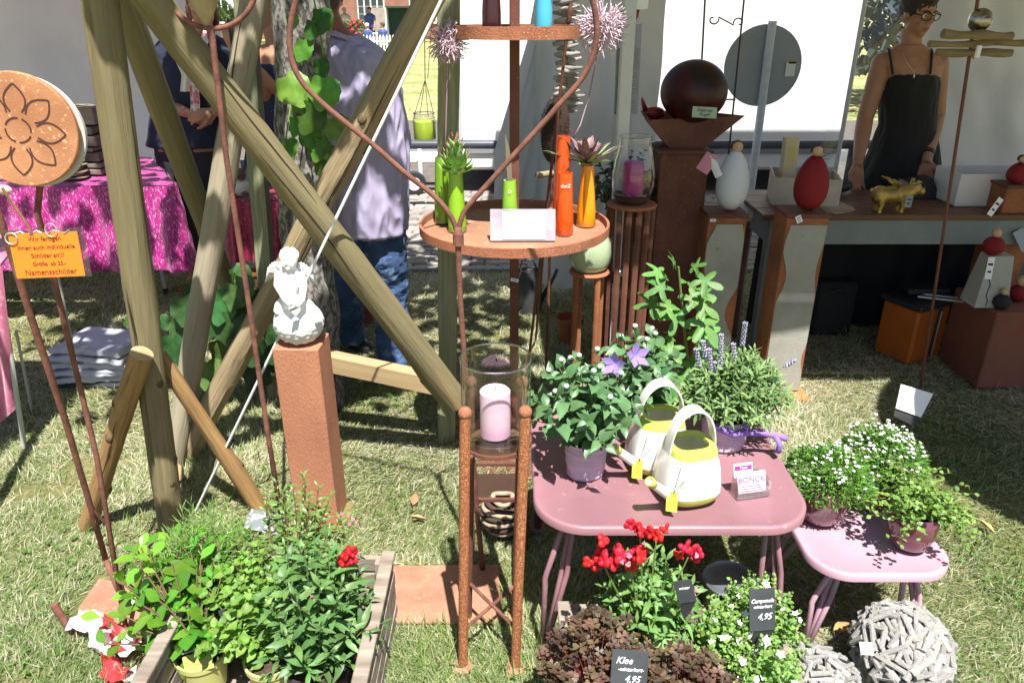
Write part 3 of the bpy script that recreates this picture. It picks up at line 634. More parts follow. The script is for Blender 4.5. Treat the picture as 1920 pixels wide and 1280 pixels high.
# ================================================================== WOODEN CLIMBING FRAME
fr = thing('climbing_frame', 'timber frame of crossing round poles, square posts and short pegs', 'frame', (-.9, 2.2, 0))
def pole(name, p0, p1, r0, r1, m, par=fr, seg=20, wob=.004, sq=False, cutm=wood_cut, knots=3, crack=False):
    p0 = Vector(p0); p1 = Vector(p1); L = (p1 - p0).length; mw = M4(frame(p1 - p0, Vector((0, 1, 0))), p0); b = MB(); n = max(6, int(L / .05)); sd = hash((round(p0.x * 50), round(p0.z * 50))) % 97
    vs = []; K = 4 if sq else seg
    kn = [(random.uniform(.1, .9), random.uniform(0, 6.28)) for _ in range(knots)]
    for i in range(n + 1):
        t = i / n; r = r0 + (r1 - r0) * t
        for k in range(K):
            a = 2 * math.pi * k / K + (math.pi / 4 if sq else 0); rr = r * (1.3 if sq else 1)
            q = Vector((math.cos(a), math.sin(a), t * L * 3 + sd))
            rr += wob * (mnoise.noise(q * 1.3) + .5 * mnoise.noise(q * 5))
            if not sq:
                for (kt, ka) in kn: 
                    da = math.atan2(math.sin(a - ka), math.cos(a - ka)); rr += .006 * math.exp(-((t - kt) * L / .03) ** 2 - (da / .4) ** 2)
                if crack and abs(math.atan2(math.sin(a - crack), math.cos(a - crack))) < .17 and .02 < t < .95: rr -= .012
            vs.append((math.cos(a) * rr, math.sin(a) * rr, t * L))
    fs = [(i * K + k, i * K + (k + 1) % K, (i + 1) * K + (k + 1) % K, (i + 1) * K + k) for i in range(n) for k in range(K)]
    b.add(vs, fs); b.cur = 1; e = len(b.f); b.f += [tuple(range(K - 1, -1, -1)), tuple(n * K + k for k in range(K))]; b.m += [1, 1]
    o = b.obj(name, [m, cutm], par, smooth=False, ang=40, mw=mw); rk = random.Random(sd)
    if not sq and L > .5:
        for q_ in range(3 if L > 1 else 1):      # drying cracks: thin dark grooves that follow the grain
            a0 = rk.uniform(-2.6, -.5) if q_ == 0 else rk.uniform(0, 6.28); t0 = rk.uniform(.05, .6); t1 = t0 + rk.uniform(.15, .35); vs = []; n_ = 22
            for i in range(n_ + 1):
                f = i / n_; tt_ = t0 + (t1 - t0) * f; r = (r0 + (r1 - r0) * tt_) + .0012 + wob * (mnoise.noise(Vector((math.cos(a0), math.sin(a0), tt_ * L * 3 + sd)) * 1.3) + .5 * mnoise.noise(Vector((math.cos(a0), math.sin(a0), tt_ * L * 3 + sd)) * 5)); a = a0 + .10 * math.sin(f * 5 + q_) ; w_ = (.0022 * math.sin(math.pi * f) + .0003) / r
                for s_ in (-1, 1): vs.append((math.cos(a + s_ * w_) * r, math.sin(a + s_ * w_) * r, tt_ * L))
            c_ = MB(); c_.add(vs, [(2 * i, 2 * i + 1, 2 * i + 3, 2 * i + 2) for i in range(n_)]); co_ = c_.obj('crack', mat('wood_crack', (.035, .026, .016), .95), o); co_.matrix_parent_inverse = Matrix.Identity(4); co_.matrix_basis = Matrix.Identity(4)
        for (kt, ka) in kn:
            c_ = MB(); rr = r0 + (r1 - r0) * kt + .0055; R3 = frame(Vector((math.cos(ka), math.sin(ka), 0))); c_.lathe([(0, .0016), (.006, .0012), (.0105, -.001), (.014, -.006)], 12, (math.cos(ka) * rr, math.sin(ka) * rr, kt * L), R3, sq=1.3); co_ = c_.obj('knot', mat('wood_knot', (.15, .10, .055), .9, (.07, .045, .025), 60), o, smooth=True); co_.matrix_parent_inverse = Matrix.Identity(4); co_.matrix_basis = Matrix.Identity(4)
    return o
pole('pole', Pz(325, 1012, -.03), Py(180, -60, 1.99), .040, .044, wood_pole, crack=-2.0, seg=34)
pole('pole', Pz(472, 650, -.02), Py(205, -60, 2.45), .04, .046, wood_pole)
pole('pole', Py(238, -60, 1.96), Py(854, 752, 2.46), .043, .052, wood_pole, knots=5, seg=28)
pole('pole', Py(486, -60, 2.62), Pz(322, 892, -.03), .043, .041, wood_pole2, seg=24)
pole('square_post', Pz(518, 752, -.02), Py(454, -60, 2.92), .031, .034, wood_green, sq=True)
pole('diagonal_rail', Py(838, -60, 2.40), Pz(338, 872, -.02), .043, .043, wood_half, seg=9, wob=.002)
pole('square_post', Pz(838, 832, -.03), Py(842, -60, 2.6), .036, .037, wood_green, sq=True)
pole('peg', Pz(163, 992, -.02), Py(265, 662, 1.93), .030, .031, wood_fresh)
pole('peg', Py(298, 664, 2.07), Pz(494, 962, -.02), .022, .029, wood_fresh)
pole('crossbeam', Py(560, 664, 2.66), Py(832, 722, 2.58), .036, .036, mat('planed_timber', (.42, .31, .17), .75, (.33, .23, .12), 3, (8, 8, .5), .3, 9), sq=True, wob=.001)
pole('log_end', Py(290, 872, 2.45), Py(326, 888, 2.26), .036, .036, wood_pole2)
b = MB(); b.tube([Pz(366, 962, .0), Pz(367, 957, .03), Py(620, 430, 2.14), Py(842, -30, 2.2)], .0045, 8)
tag(b.obj('guy_rope', mat('white_cord', (.72, .72, .70), .8, bump=.6, bscale=300)), 'taut white guy rope running diagonally down in front of the wooden poles', 'rope')
# ================================================================== RIGHT STALL
white_paper = mat('white_paper', (.8, .8, .79), .7)
ink = mat('dark_ink', (.02, .02, .03), .7)
def text(s, parent, p, size, m, rot, name='lettering', ex=.0003, shear=0, space=1, align='CENTER'):
    c = bpy.data.curves.new(name, 'FONT'); c.body = s; c.size = size; c.extrude = ex; c.align_x = align; c.align_y = 'CENTER'; c.shear = shear; c.space_character = space; c.space_line = .85
    c.resolution_u = 3; c.materials.append(m); me = evald(bpy.data.objects.new('tx', c)); me.materials.clear(); me.materials.append(m); return put(name, me, None, parent, M4(rot, p))
FACE = frame(Vector((0, -1, 0)), Vector((0, 0, 1)))     # upright, facing the visitor
def card(name, c, w, h, rot, m, parent=None, t=.0012, bend=0):
    b = MB()
    if bend: b.grid(lambda s, q: rot @ Vector(((s - .5) * w, (q - .5) * h, bend * math.sin(s * 3.1))) + Vector(c), 8, 2)
    else: b.box(c, (w, h, t), rot)
    return b.obj(name, m, parent)
def rotf(n, up=(0, 0, 1), roll=0): return frame(Vector(n), Vector(up)) @ Matrix.Rotation(roll, 3, 'Z')
def price_tag(p, w=.022, h=.012, n=(0, -1, .2), roll=0, lab=None, txt=None, m=None):
    t = thing('price_tag', lab, 'price tag', p); r = rotf(n, roll=roll); card('paper', Vector(p), w, h, r, m or white_paper, t)
    b = MB()
    for i in range(2): b.box(Vector(p) + r @ Vector((0, h * (.18 - .34 * i), .001)), (w * (.7 - .2 * i), h * .1, .0006), r)
    b.obj('lettering', ink, t); return t
# --- vendor table
tbl_brown = mat('tabletop_brown', (.14, .062, .034), .42, (.085, .036, .02), 5, (1, 5, 5), .3, 30, rv=.1)
grey_green = mat('grey_green_paint', (.21, .235, .235), .6, (.16, .18, .18), 4, bump=.2)
dt = thing('display_table', 'long table with brown boards and grey green apron in front of the vendor in black', 'table', (1.6, 3.5, 0))
X0, X1, Ya, Yb, ZT = 1.13, 2.75, 3.29, 3.80, .752
for i in range(4):
    w_ = (Yb - Ya) / 4; b = MB(); b.bbox(((X0 + X1) / 2, Ya + w_ * (i + .5), ZT - .0125), (X1 - X0, w_ - .003, .025), .003); b.obj('board', tbl_brown, dt)
b = MB(); b.bbox(((X0 + X1) / 2, Ya + .03, ZT - .085), (X1 - X0 - .08, .022, .115), .002); b.obj('apron', grey_green, dt)
b = MB(); b.bbox((X0 + .05, (Ya + Yb) / 2, ZT - .085), (.022, Yb - Ya - .08, .115), .002); b.obj('apron', grey_green, dt)
for (x, y) in ((X0 + .07, Ya + .06), (X1 - .09, Ya + .06), (X0 + .07, Yb - .06), (X1 - .09, Yb - .06)): b = MB(); b.bbox((x, y, (ZT - .03) / 2), (.058, .045, ZT - .03), .003); b.obj('leg', grey_green, dt)
# --- corten pillars with weathered grey fronts
conc = mat('weathered_cream_paint', (.36, .345, .30), .85, (.27, .26, .22), 5, bump=.4, bscale=60, c3=(.17, .12, .08), s3=55, t3=.66)
rust_m = mat('rust_shade_orange', (.34, .125, .05), .85, (.20, .07, .032), 7, bump=.3, bscale=110, c3=(.42, .17, .06), s3=60, t3=.6)
def pillar(lab, xc, y, w, d, h, lean, plate, seed, tagp=True):
    t = thing('corten_pillar', lab, 'pillar', (xc, y, 0), 'patchy painted rust pillars')
    b = MB(); hh = h
    vs = [(xc - w / 2 + (0 if k else 0), yy, z) for z in () for yy in () for k in ()]
    b.bbox((xc, y + d / 2, hh / 2), (w, d, hh), .004); b.obj('column', rust_m, t)
    b = MB(); b.bbox((xc, y + d / 2, hh + .007), (w + .012, d + .012, .014), .003); b.obj('cap', rust_dark, t)
    rg = random.Random(seed); L = []; Rr = []; n = 26
    for i in range(n + 1):
        z = .02 + (hh - .05) * i / n
        L.append(Vector((xc - w / 2 + .004 + .030 * max(0, mnoise.noise(Vector((seed, z * 4.5, 0))) * 2.4), y - .0035, z)))
        Rr.append(Vector((xc + w / 2 - .004 - .034 * max(0, mnoise.noise(Vector((seed + 5, z * 4.2, 3))) * 2.6), y - .0035, z)))
    b = MB(); vs = []; fs = []
    for i in range(n + 1):
        for k in range(4): q = L[i].lerp(Rr[i], k / 3); vs.append(q)
    fs = [(i * 4 + k, i * 4 + k + 1, i * 4 + 5 + k, i * 4 + 4 + k) for i in range(n) for k in range(3)]
    m_ = len(vs); vs += [v + Vector((0, .0033, 0)) for v in vs]; fs += [(i * 4, i * 4 + 4, i * 4 + 4 + m_, i * 4 + m_) for i in range(n)] + [(i * 4 + 3, i * 4 + 3 + m_, i * 4 + 7 + m_, i * 4 + 7) for i in range(n)]
    b.add(vs, fs); b.obj('paint_layer', conc, t)
    if plate: b = MB(); b.bbox((xc + .0, y + d / 2 - .03, .006), (w + .055, d + .09, .010), .002); b.obj('base_plate', mat('rust_bright', (.55, .23, .08), .85, (.4, .15, .05), 9, bump=.3, bscale=90), t)
    return t
pc = Py(1509, 400, 3.02); w_ = SZ(76, pc)
pillar('rust pillar with flaking cream front and orange base plate, under the red robed egg figure', pc.x + .01, 3.0, .172, .16, .815, 0, True, 3)
pc2 = Py(1366, 400, 3.12); pillar('rust pillar with flaking cream front under the plain white egg figure', pc2.x, 3.12, .165, .155, .785, 0, False, 12)
price_tag(Py(1498, 411, 2.992), .024, .03, (0, -1, .1), R(25), 'small white price label hanging on the pillar below the red egg figure')
price_tag(Py(1337, 413, 3.112), .024, .012, (0, -1, .1), 0, 'tiny white oval price label on the pillar below the white egg figure')
# --- tall corten pedestal, shade painted dark into its rust, with inverted pyramid bowl and ball
p_ = Py(1285, 300, 3.25); hh = Py(1285, 286, 3.25).z
t = thing('pedestal', 'tall rust column, painted dark for shade, at the tent pole carrying the pointed bowl', 'pedestal', (p_.x, 3.3, 0))
b = MB(); b.bbox((p_.x, 3.36, hh / 2), (.21, .20, hh), .004); b.obj('column', rust_dark, t)
b = MB(); b.bbox((p_.x, 3.36, hh - .0), (.24, .23, .012), .002); b.obj('cap', rust_dark, t)
zt = Py(1400, 224, 3.3).z
t = thing('pyramid_bowl', 'rust bowl, painted dark for shade, shaped as an upside down pyramid on the tall column', 'bowl', (p_.x, 3.36, hh))
b = MB(); cx = p_.x + .05; cy = 3.4; H = .22
top = [Vector((cx - .23, cy - .13, zt)), Vector((cx + .235, cy + .02, zt)), Vector((cx + .06, cy + .2, zt)), Vector((cx - .2, cy + .2, zt))]
bot = [Vector((cx - .11, cy - .09, hh + .008)), Vector((cx + .04, cy - .09, hh + .008)), Vector((cx + .04, cy + .05, hh + .008)), Vector((cx - .11, cy + .05, hh + .008))]
inn = [v.lerp(Vector((cx, cy, zt)), .06) + Vector((0, 0, .001)) for v in top]; dp = [v.lerp(Vector((cx, cy, zt)), .35) - Vector((0, 0, .05)) for v in top]
b.add(top + bot + inn + dp, [(4, 5, 1, 0), (5, 6, 2, 1), (6, 7, 3, 2), (7, 4, 0, 3), (4, 7, 6, 5)] + [(i, (i + 1) % 4, 8 + (i + 1) % 4, 8 + i) for i in range(4)] + [(8 + i, 8 + (i + 1) % 4, 12 + (i + 1) % 4, 12 + i) for i in range(4)] + [(12, 13, 14, 15)])
b.obj('shell', rust_dark, t)
bc_ = Py(1301, 172, 3.38); r_ = SZ(62, bc_)
t = thing('glazed_ball', 'large dark brown glazed ball resting in the pointed bowl', 'ball', bc_)
b = MB(); b.ball(bc_, (r_, r_, r_ * .92), 40, 26); b.obj('sphere', mat('oxblood_glaze', (.022, .009, .007), .38, (.016, .007, .006), 3, c3=(.05, .005, .006), s3=5, t3=.52, spec=.4), t, smooth=True)
q = Py(1321, 211, 3.23); t = thing('paper_label', 'pale green handwritten label leaning on the dark glazed ball', 'label', q)
r0 = rotf((0, -1, .25), roll=R(-3)); card('paper', q, SZ(46, q), SZ(20, q), r0, mat('pale_green_paper', (.36, .46, .34), .7), t); text('Edelrost\nKugel', t, q + r0 @ Vector((0, 0, .0012)), .019, ink, r0, shear=.3)
# second small inverted pyramid lower (behind hurricane glass)
q = Py(1235, 330, 3.35); t = thing('rust_bowl', 'lower dark rust bowl with a pointed rim beside the glass with the magenta candle', 'bowl', q)
b = MB(); b.add([q + Vector(v) for v in ((-.12, -.1, .0), (.09, .02, .0), (0, .12, 0), (-.2, .1, 0), (-.07, 0, -.16), (-.02, .03, -.16))], [(0, 1, 5, 4), (1, 2, 5), (2, 3, 4, 5), (3, 0, 4), (0, 3, 2, 1)]); b.tube([q + Vector((-.04, .02, -.16)), (q.x - .04, q.y + .02, 0)], .03, 8); b.obj('shell', rust_dark, t)
# red star ornament & red fabric left of ball
q = Py(1219, 208, 3.5); t = thing('red_bird_ornament', 'small dark red ornament with a pointed tip between the hanging sheet and the ball', 'ornament', q)
b = MB(); b.ball(q + Vector((.02, 0, -.01)), (.05, .03, .028), 14, 8); b.tube([q + Vector((-.02, 0, 0)), q + Vector((-.038, 0, .045)), q + Vector((-.04, 0, .06))], [.014, .007, .001], 8); b.obj('body', mat('dark_red_glaze', (.22, .012, .015), .4), t, smooth=True)
# --- egg figures
skin_doll = mat('doll_wood', (.55, .36, .22), .7)
def egg(lab, u, vb, Y, wpx, hpx, m, seed, collar=None, zbase=None, headpx=10):
    p = Py(u, vb, Y); p.z = zbase if zbase is not None else p.z; w = SZ(wpx, p) / 2; h = SZ(hpx, p) * 1.02
    t = thing('egg_figure', lab, 'figurine', p, 'egg shaped angel figures'); pr = []
    for i in range(21):
        a = math.pi * i / 20; z = (1 - math.cos(a)) / 2; pr.append((max(0, w * math.sin(a) * (1.08 - .32 * z)) if i not in (0, 20) else 0, z * h))
    b = MB(); b.lathe(pr, 36, p); b.obj('body', m, t, smooth=True)
    hr = SZ(headpx, p); hp = p + Vector((.002, 0, h + hr * .6)); b = MB(); b.ball(hp, hr, 18, 12); b.obj('head', skin_doll, t, smooth=True)
    b = MB(); b.ball(hp + Vector((0, hr * .25, hr * .25)), (hr * 1.03, hr * .95, hr * .9), 16, 10); b.ball(hp + Vector((-hr * .9, 0, hr * .1)), hr * .35, 8, 6); b.ball(hp + Vector((hr * .9, 0, hr * .1)), hr * .35, 8, 6); b.obj('hair', mat('doll_hair', (.07, .04, .025), .9), t, smooth=True)
    b = MB()
    for sx in (-1, 1): b.ball(hp + Vector((sx * hr * .3, -hr * .95, .0)), hr * .09, 6, 4)
    b.obj('eye', ink, t)
    if collar:
        b = MB()
        for i in range(9):
            a = -2.7 + i * .55 + math.pi / 2; d = Vector((math.sin(a), -abs(math.cos(a)) * .8, 0)); q = p + Vector((0, 0, h * .93)); s_ = Vector((-d.y, d.x, 0)); k = hr * 1.2
            b.add([q + s_ * k * .5 + d * hr * .3, q - s_ * k * .5 + d * hr * .3, q + d * hr * 2.6 + Vector((0, 0, hr * (.9 if i % 2 else .1)))], [(0, 1, 2)])
        b.obj('collar', collar, t)
    return t
egg('plain white egg shaped figure with a small wooden head on the left painted pillar', 1367, 399, 3.19, 64, 108, mat('matte_white', (.62, .62, .66), .75, bump=.05), 1, zbase=.80)
red_m = mat('matte_red', (.23, .006, .012), .75, (.19, .005, .01), 30, bump=.3, bscale=300)
egg('dark red egg shaped figure with a spiky collar on the right painted pillar', 1513, 398, 3.07, 66, 100, red_m, 2, red_m, zbase=.83)
# tags beside white egg
for (u, v, w, h, roll, col, lab) in ((1326, 306, 26, 36, -30, (.5, .2, .28), 'pink paper tag hanging left of the white egg figure'), (1340, 312, 14, 44, 28, (.62, .62, .64), 'pale silver tag hanging between pink tag and white egg figure')):
    q = Py(u, v, 3.06); t = thing('hanging_tag', lab, 'tag', q); r0 = rotf((0, -1, 0), roll=R(roll)); card('paper', q, SZ(w, q), SZ(h, q), r0, mat('tag_%d' % u, col, .6), t, bend=.004)
    b = MB(); b.tube([q + Vector((0, 0, .02)), q + Vector((.03, .02, .05))], .0008, 4); b.obj('string', ink, t)
q = Py(1408, 395, 3.6); t = thing('white_ball', 'white ball partly hidden behind the white egg figure', 'ball', q)
b = MB(); b.ball(q, .055, 24, 16); b.obj('sphere', mat('satin_white', (.6, .6, .62), .6), t, smooth=True); b = MB(); b.tube([q - Vector((0, 0, .05)), Vector((q.x, q.y, 0))], .012, 8); b.obj('stand', rust_dark, t)
# --- things on the table
box_m = mat('pale_box_wood', (.50, .44, .38), .7, (.43, .37, .31), 5, (1, 6, 6), .15, 12)
def openbox(name, lab, cat, c, sz, m, wall=.008, rz=0, fill=None):
    t = thing(name, lab, cat, c); c = Vector(c); x, y, z = sz; r = Matrix.Rotation(rz, 3, 'Z')
    for (o_, s_) in (((0, 0, wall / 2), (x, y, wall)),): b = MB(); b.bbox(c + r @ Vector(o_), s_, .001, r); b.obj('bottom', m, t)
    for (o_, s_) in (((-x / 2 + wall / 2, 0, z / 2), (wall, y, z)), ((x / 2 - wall / 2, 0, z / 2), (wall, y, z)), ((0, -y / 2 + wall / 2, z / 2), (x - 2 * wall, wall, z)), ((0, y / 2 - wall / 2, z / 2), (x - 2 * wall, wall, z))):
        b = MB(); b.bbox(c + r @ Vector(o_), s_, .001, r); b.obj('side', m, t)
    return t
q = Py(1492, 372, 3.5); openbox('wooden_box', 'pale open wooden box on the table behind the red egg figure', 'box', (q.x + .05, 3.56, ZT + .001), (.30, .26, .13), box_m, rz=R(-14))
q = Py(1476, 330, 3.62); t = thing('candle_packet', 'cream packaged candle standing in the pale box', 'package', (q.x, 3.6, ZT)); b = MB(); b.bbox((q.x - .01, 3.60, ZT + .155), (.066, .05, .28), .003, Matrix.Rotation(R(-2), 3, 'Y')); b.obj('carton', mat('cream_carton', (.55, .47, .30), .6), t)
b = MB(); b.box((q.x - .01, 3.5735, ZT + .22), (.03, .001, .07)); b.obj('picture_print', mat('dull_yellow', (.55, .45, .16), .6), t)
q = Py(1560, 372, 3.4); t = thing('paper_stack', 'sheets of printed paper lying right of the red egg figure', 'paper', (q.x, 3.42, ZT))
for i in range(4): card('sheet', (q.x - .01 + .012 * i, 3.40 + .02 * i, ZT + .003 + .002 * i), .13, .19, Matrix.Rotation(R(30 - 8 * i), 3, 'Z'), mat('kraft_paper', (.42, .34, .26), .7, (.36, .28, .2), 12, rand=.1), t)
q = Py(1850, 372, 3.45); openbox('white_carton', 'large white open carton at the right end of the table', 'box', (q.x + .06, 3.55, ZT + .001), (.42, .22, .15), mat('white_card', (.60, .58, .57), .7), .005)
q = Py(1770, 370, 3.4); t = thing('black_pouch', 'black leather pouch with orange label lying behind the golden pig', 'bag', (q.x, 3.6, ZT)); b = MB(); b.prism([(q.x - .09, 3.60, ZT + .002), (q.x + .10, 3.60, ZT + .002), (q.x + .055, 3.62, ZT + .095), (q.x - .06, 3.62, ZT + .075)], (0, .09, 0)); b.obj('body', mat('black_leather', (.014, .013, .014), .5, bump=.2, bscale=80), t)
b = MB(); b.box((q.x - .01, 3.598, ZT + .05), (.05, .004, .014)); b.obj('label_patch', mat('orange_print', (.4, .1, .03), .6), t)
q = Py(1560, 330, 3.75); t = thing('black_bowl', 'black rounded case on the table behind the paper sheets', 'case', q); b = MB(); b.ball((q.x, 3.72, ZT + .035), (.10, .05, .035), 20, 10); b.obj('shell', mat('satin_black', (.02, .02, .022), .4), t, smooth=True)
# --- golden winged pig
gold = mat('aged_gold', (.46, .33, .10), .42, (.30, .20, .06), 18, metal=.75, bump=.35, bscale=60)
p = Py(1676, 395, 3.34); p.z = ZT + .001
t = thing('golden_pig', 'small golden winged pig figure standing on the brown table', 'figurine', p)
def sm(points): return points
b = MB(); k = .92
def pb(x, z, y=0): return p + Vector((x, y, z)) * k
b.ball(pb(-.035, .085), (.075 * k, .042 * k, .043 * k), 20, 14); b.ball(pb(-.085, .088), (.045 * k, .04 * k, .042 * k), 16, 12); b.ball(pb(.025, .086), (.04 * k, .036 * k, .038 * k), 16, 12)
b.ball(pb(.078, .115), (.034 * k, .031 * k, .033 * k), 16, 12); b.tube([pb(.03, .09), pb(.07, .11)], [.034, .03], 12); b.tube([pb(.09, .108), pb(.127, .098)], [.018, .015], 12)
for (x, y) in ((-.085, -.022), (-.085, .022), (.022, -.022), (.022, .022)): b.tube([pb(x, .075, y), pb(x + .006, .035, y), pb(x, .012, y), pb(x + .004, 0, y)], [.02, .013, .011, .013], 10)
for s_ in (-1, 1): b.tube([pb(.07, .138, s_ * .02), pb(.078, .158, s_ * .03), pb(.095, .15, s_ * .034)], [.01, .008, .002], 8)
b.tube([pb(-.125, .095), pb(-.138, .11), pb(-.128, .12), pb(-.122, .108)], .004, 8)
o = put('body', solid(b.mesh(), .004, 3), gold, t)
for s_ in (-1, 1):
    b = MB()
    for i in range(5):
        q0 = pb(-.01, .122, s_ * .02); e = pb(-.075 + .014 * i, .168 - .008 * i, s_ * (.045 + .006 * i)); b.tube([q0, q0.lerp(e, .5) + Vector((0, 0, .012)), e], [.006, .011, .003], 8, flat=.4)
    b.obj('wing', gold, t, smooth=True)
price_tag(Py(1704, 378, 3.27), .03, .052, (0, -1, .1), R(-4), 'grey price tag hanging from the neck of the golden pig', m=mat('tag_grey', (.22, .25, .28), .6))
# --- garden stake: silver ball + driftwood on rusty rod
t = thing('garden_stake', 'rusty garden stake threaded with driftwood sticks and a silver ball', 'garden ornament', Pz(1786, 600, 0))
ft = Py(1787, 525, 3.05); ft.z = .0; ft = Vector((Py(1787, 520, 3.05).x - .02, 3.05, 0)); tp = Py(1842, -60, 2.85)
b = MB(); b.tube([ft, tp], .0065, 8); b.obj('rod', rust_dark, t)
drift = mat('driftwood_brown', (.27, .20, .10), .85, (.17, .125, .065), 6, (1, 10, 10), .6, 14)
for (u0, v0, u1, v1, Y0, Y1, r0) in ((1768, 64, 1897, 68, 2.82, 2.84, .017), (1742, 84, 1920, 80, 2.84, 2.9, .013), (1755, 99, 1898, 99, 2.90, 2.86, .016)):
    a = Py(u0, v0, Y0); e = Py(u1, v1, Y1); pts = [a.lerp(e, i / 9) + Vector((0, 0, .0022 * math.sin(i * 1.1 + u0))) for i in range(10)]
    b = MB(); b.tube(pts, [r0 * (.85 + .12 * math.sin(i * 1.3 + v0)) for i in range(10)], 10); b.tube([pts[4], pts[4] + Vector((.02, 0, -.02))], [.006, .003], 6); b.obj('driftwood_stick', drift, t)
q = Py(1838, 38, 2.86); b = MB(); b.ball(q, SZ(21, q), 28, 18); b.obj('ball', mat('crackle_silver', (.45, .42, .38), .18, (.2, .17, .13), 30, metal=1, bump=.25, bscale=60), t, smooth=True)
q = Py(1834, 97, 2.84); b = MB(); b.tube([q + Vector((0, 0, .02)), q - Vector((0, 0, .02))], .009, 8); b.obj('tie', white_paper, t)
# --- corten block with dolls
bx = Pz(1830, 729, 0); t = thing('corten_block', 'large rust brown steel block at the right edge, its front in the sun', 'block', (2.5, 3.2, 0))
zb = .375; b = MB(); b.bbox((bx.x + .5, bx.y + .17, zb / 2), (1.0, .34, zb), .006); b.obj('body', mat('rust_block', (.235, .085, .05), .85, (.185, .064, .04), 4, bump=.3, bscale=150, c3=(.30, .12, .06), s3=40, t3=.64), t)
q = Py(1850, 555, 3.16); q.z = zb
t = thing('slanted_box', 'small grey trapezoid box on the rust block carrying the red round doll', 'box', q)
hb = Py(1850, 478, 3.16).z - zb
b = MB(); w0, w1 = SZ(62, q) / 2, SZ(44, q) / 2; b.add([q + Vector(v) for v in ((-w0, -.05, .001), (w0, -.05, .001), (w0, .07, .001), (-w0, .07, .001), (-w1 + .006, -.02, hb), (w1 + .006, -.02, hb), (w1 + .006, .05, hb), (-w1 + .006, .05, hb))], [(0, 1, 5, 4), (1, 2, 6, 5), (2, 3, 7, 6), (3, 0, 4, 7), (4, 5, 6, 7), (3, 2, 1, 0)])
b.obj('body', mat('pale_grey_wood', (.40, .39, .34), .8, (.34, .33, .29), 8, bump=.2), t)
b = MB(); b.tube([q + Vector((-.028 + .006 * math.sin(i * 2), -.052 + .03 * i / 9, .01 + hb * .9 * i / 9)) for i in range(10)], .0016, 5); b.obj('crack_seam', ink, t)
price_tag(Py(1856, 503, 3.09), .03, .095, (0, -1, .2), R(-3), 'long white price tag hanging on the small grey trapezoid box')
def doll(lab, u, v, Y, rpx, m, z0, head=8):
    p = Py(u, v, Y); r = SZ(rpx, p); p.z = z0 + r * .95; t = thing('round_doll', lab, 'figurine', (p.x, p.y, z0), 'round dolls on the rust block')
    b = MB(); b.ball(p, (r, r, r * .95), 24, 16); b.obj('body', m, t, smooth=True); hr = SZ(head, p); hp = p + Vector((0, 0, r + hr * .6)); b = MB(); b.ball(hp, hr, 14, 10); b.obj('head', skin_doll, t, smooth=True)
    b = MB(); b.ball(hp + Vector((0, hr * .3, hr * .3)), hr * .95, 12, 8); b.obj('hair', mat('doll_hair_blond', (.4, .3, .15), .9), t, smooth=True); return t
doll('red round doll with cream head on top of the small grey box', 1864, 458, 3.16, 19, red_m, zb + hb, 8)
doll('small black round doll with wooden head on the front edge of the rust block', 1881, 556, 3.1, 15.5, mat('matte_black', (.015, .015, .018), .8), zb, 6)
doll('red round doll cut by the right edge of the picture on the rust block', 1916, 530, 3.2, 17, red_m, zb, 9)
pp = Py(1896, 350, 3.35); t = thing('rust_post', 'square rust post behind the dolls at the right edge', 'post', (pp.x + .04, 3.36, zb))
b = MB(); b.bbox((pp.x + .05, 3.38, (pp.z + zb) / 2 + .0), (.17, .12, pp.z - zb), .004); b.obj('column', rust_m, t)
b = MB(); b.bbox((pp.x + .05, 3.38, pp.z + .006), (.185, .135, .012), .002); b.obj('cap', rust_dark, t)
egg('small red angel figure with collar on the square rust post', 1904, 345, 3.36, 42, 38, red_m, 5, red_m, zbase=pp.z + .013, headpx=8)
price_tag(Py(1866, 388, 3.28), .026, .085, (0, -1, .1), R(-28), 'long tilted white price tag on the square rust post')
q = Py(1917, 450, 3.28); t = thing('leaning_plaque', 'grey plaque at the very right edge leaning on the rust post', 'plaque', q); card('board', q, .05, .10, rotf((0, -1, .3), roll=R(30)), mat('slate_pale', (.3, .35, .38), .6), t)
# --- things in the dark under the table
p = Py(1735, 570, 3.35); t = thing('orange_case', 'orange storage case with black straps in the shade under the table', 'case', (p.x, 3.35, 0))
r0 = Matrix.Rotation(R(28), 3, 'Z'); b = MB(); b.bbox((p.x, 3.42, .15), (.24, .2, .29), .012, r0); b.obj('body', mat('orange_shell', (.42, .10, .012), .5, (.34, .08, .01), 6), t)
b = MB(); b.bbox((p.x, 3.42, .30), (.26, .22, .03), .006, r0); b.obj('lid', mat('black_shell', (.02, .02, .022), .5), t)
b = MB(); b.bbox(Vector((p.x, 3.42, .16)) + r0 @ Vector((.03, -.105, 0)), (.02, .012, .25), .003, r0); b.obj('strap', MATS['black_shell'], t)
b = MB(); b.tube([Vector((p.x, 3.42, .16)) + r0 @ Vector((.03, -.113, -.12)), Vector((p.x, 3.42, .16)) + r0 @ Vector((.03, -.113, .11))], .003, 6); b.obj('zip', alu, t)
t = thing('folding_trolley', 'black folded metal trolley lying on top of the orange case', 'trolley', (p.x, 3.4, .32))
for dy in (0, .05): b = MB(); b.tube([(p.x - .04, 3.36 + dy, .335), (p.x + .16, 3.30 + dy, .33)], .006, 8); b.obj('tube', alu, t)
b = MB(); b.bbox((p.x + .03, 3.45, .345), (.2, .12, .03), .006); b.obj('frame', MATS['black_shell'], t)
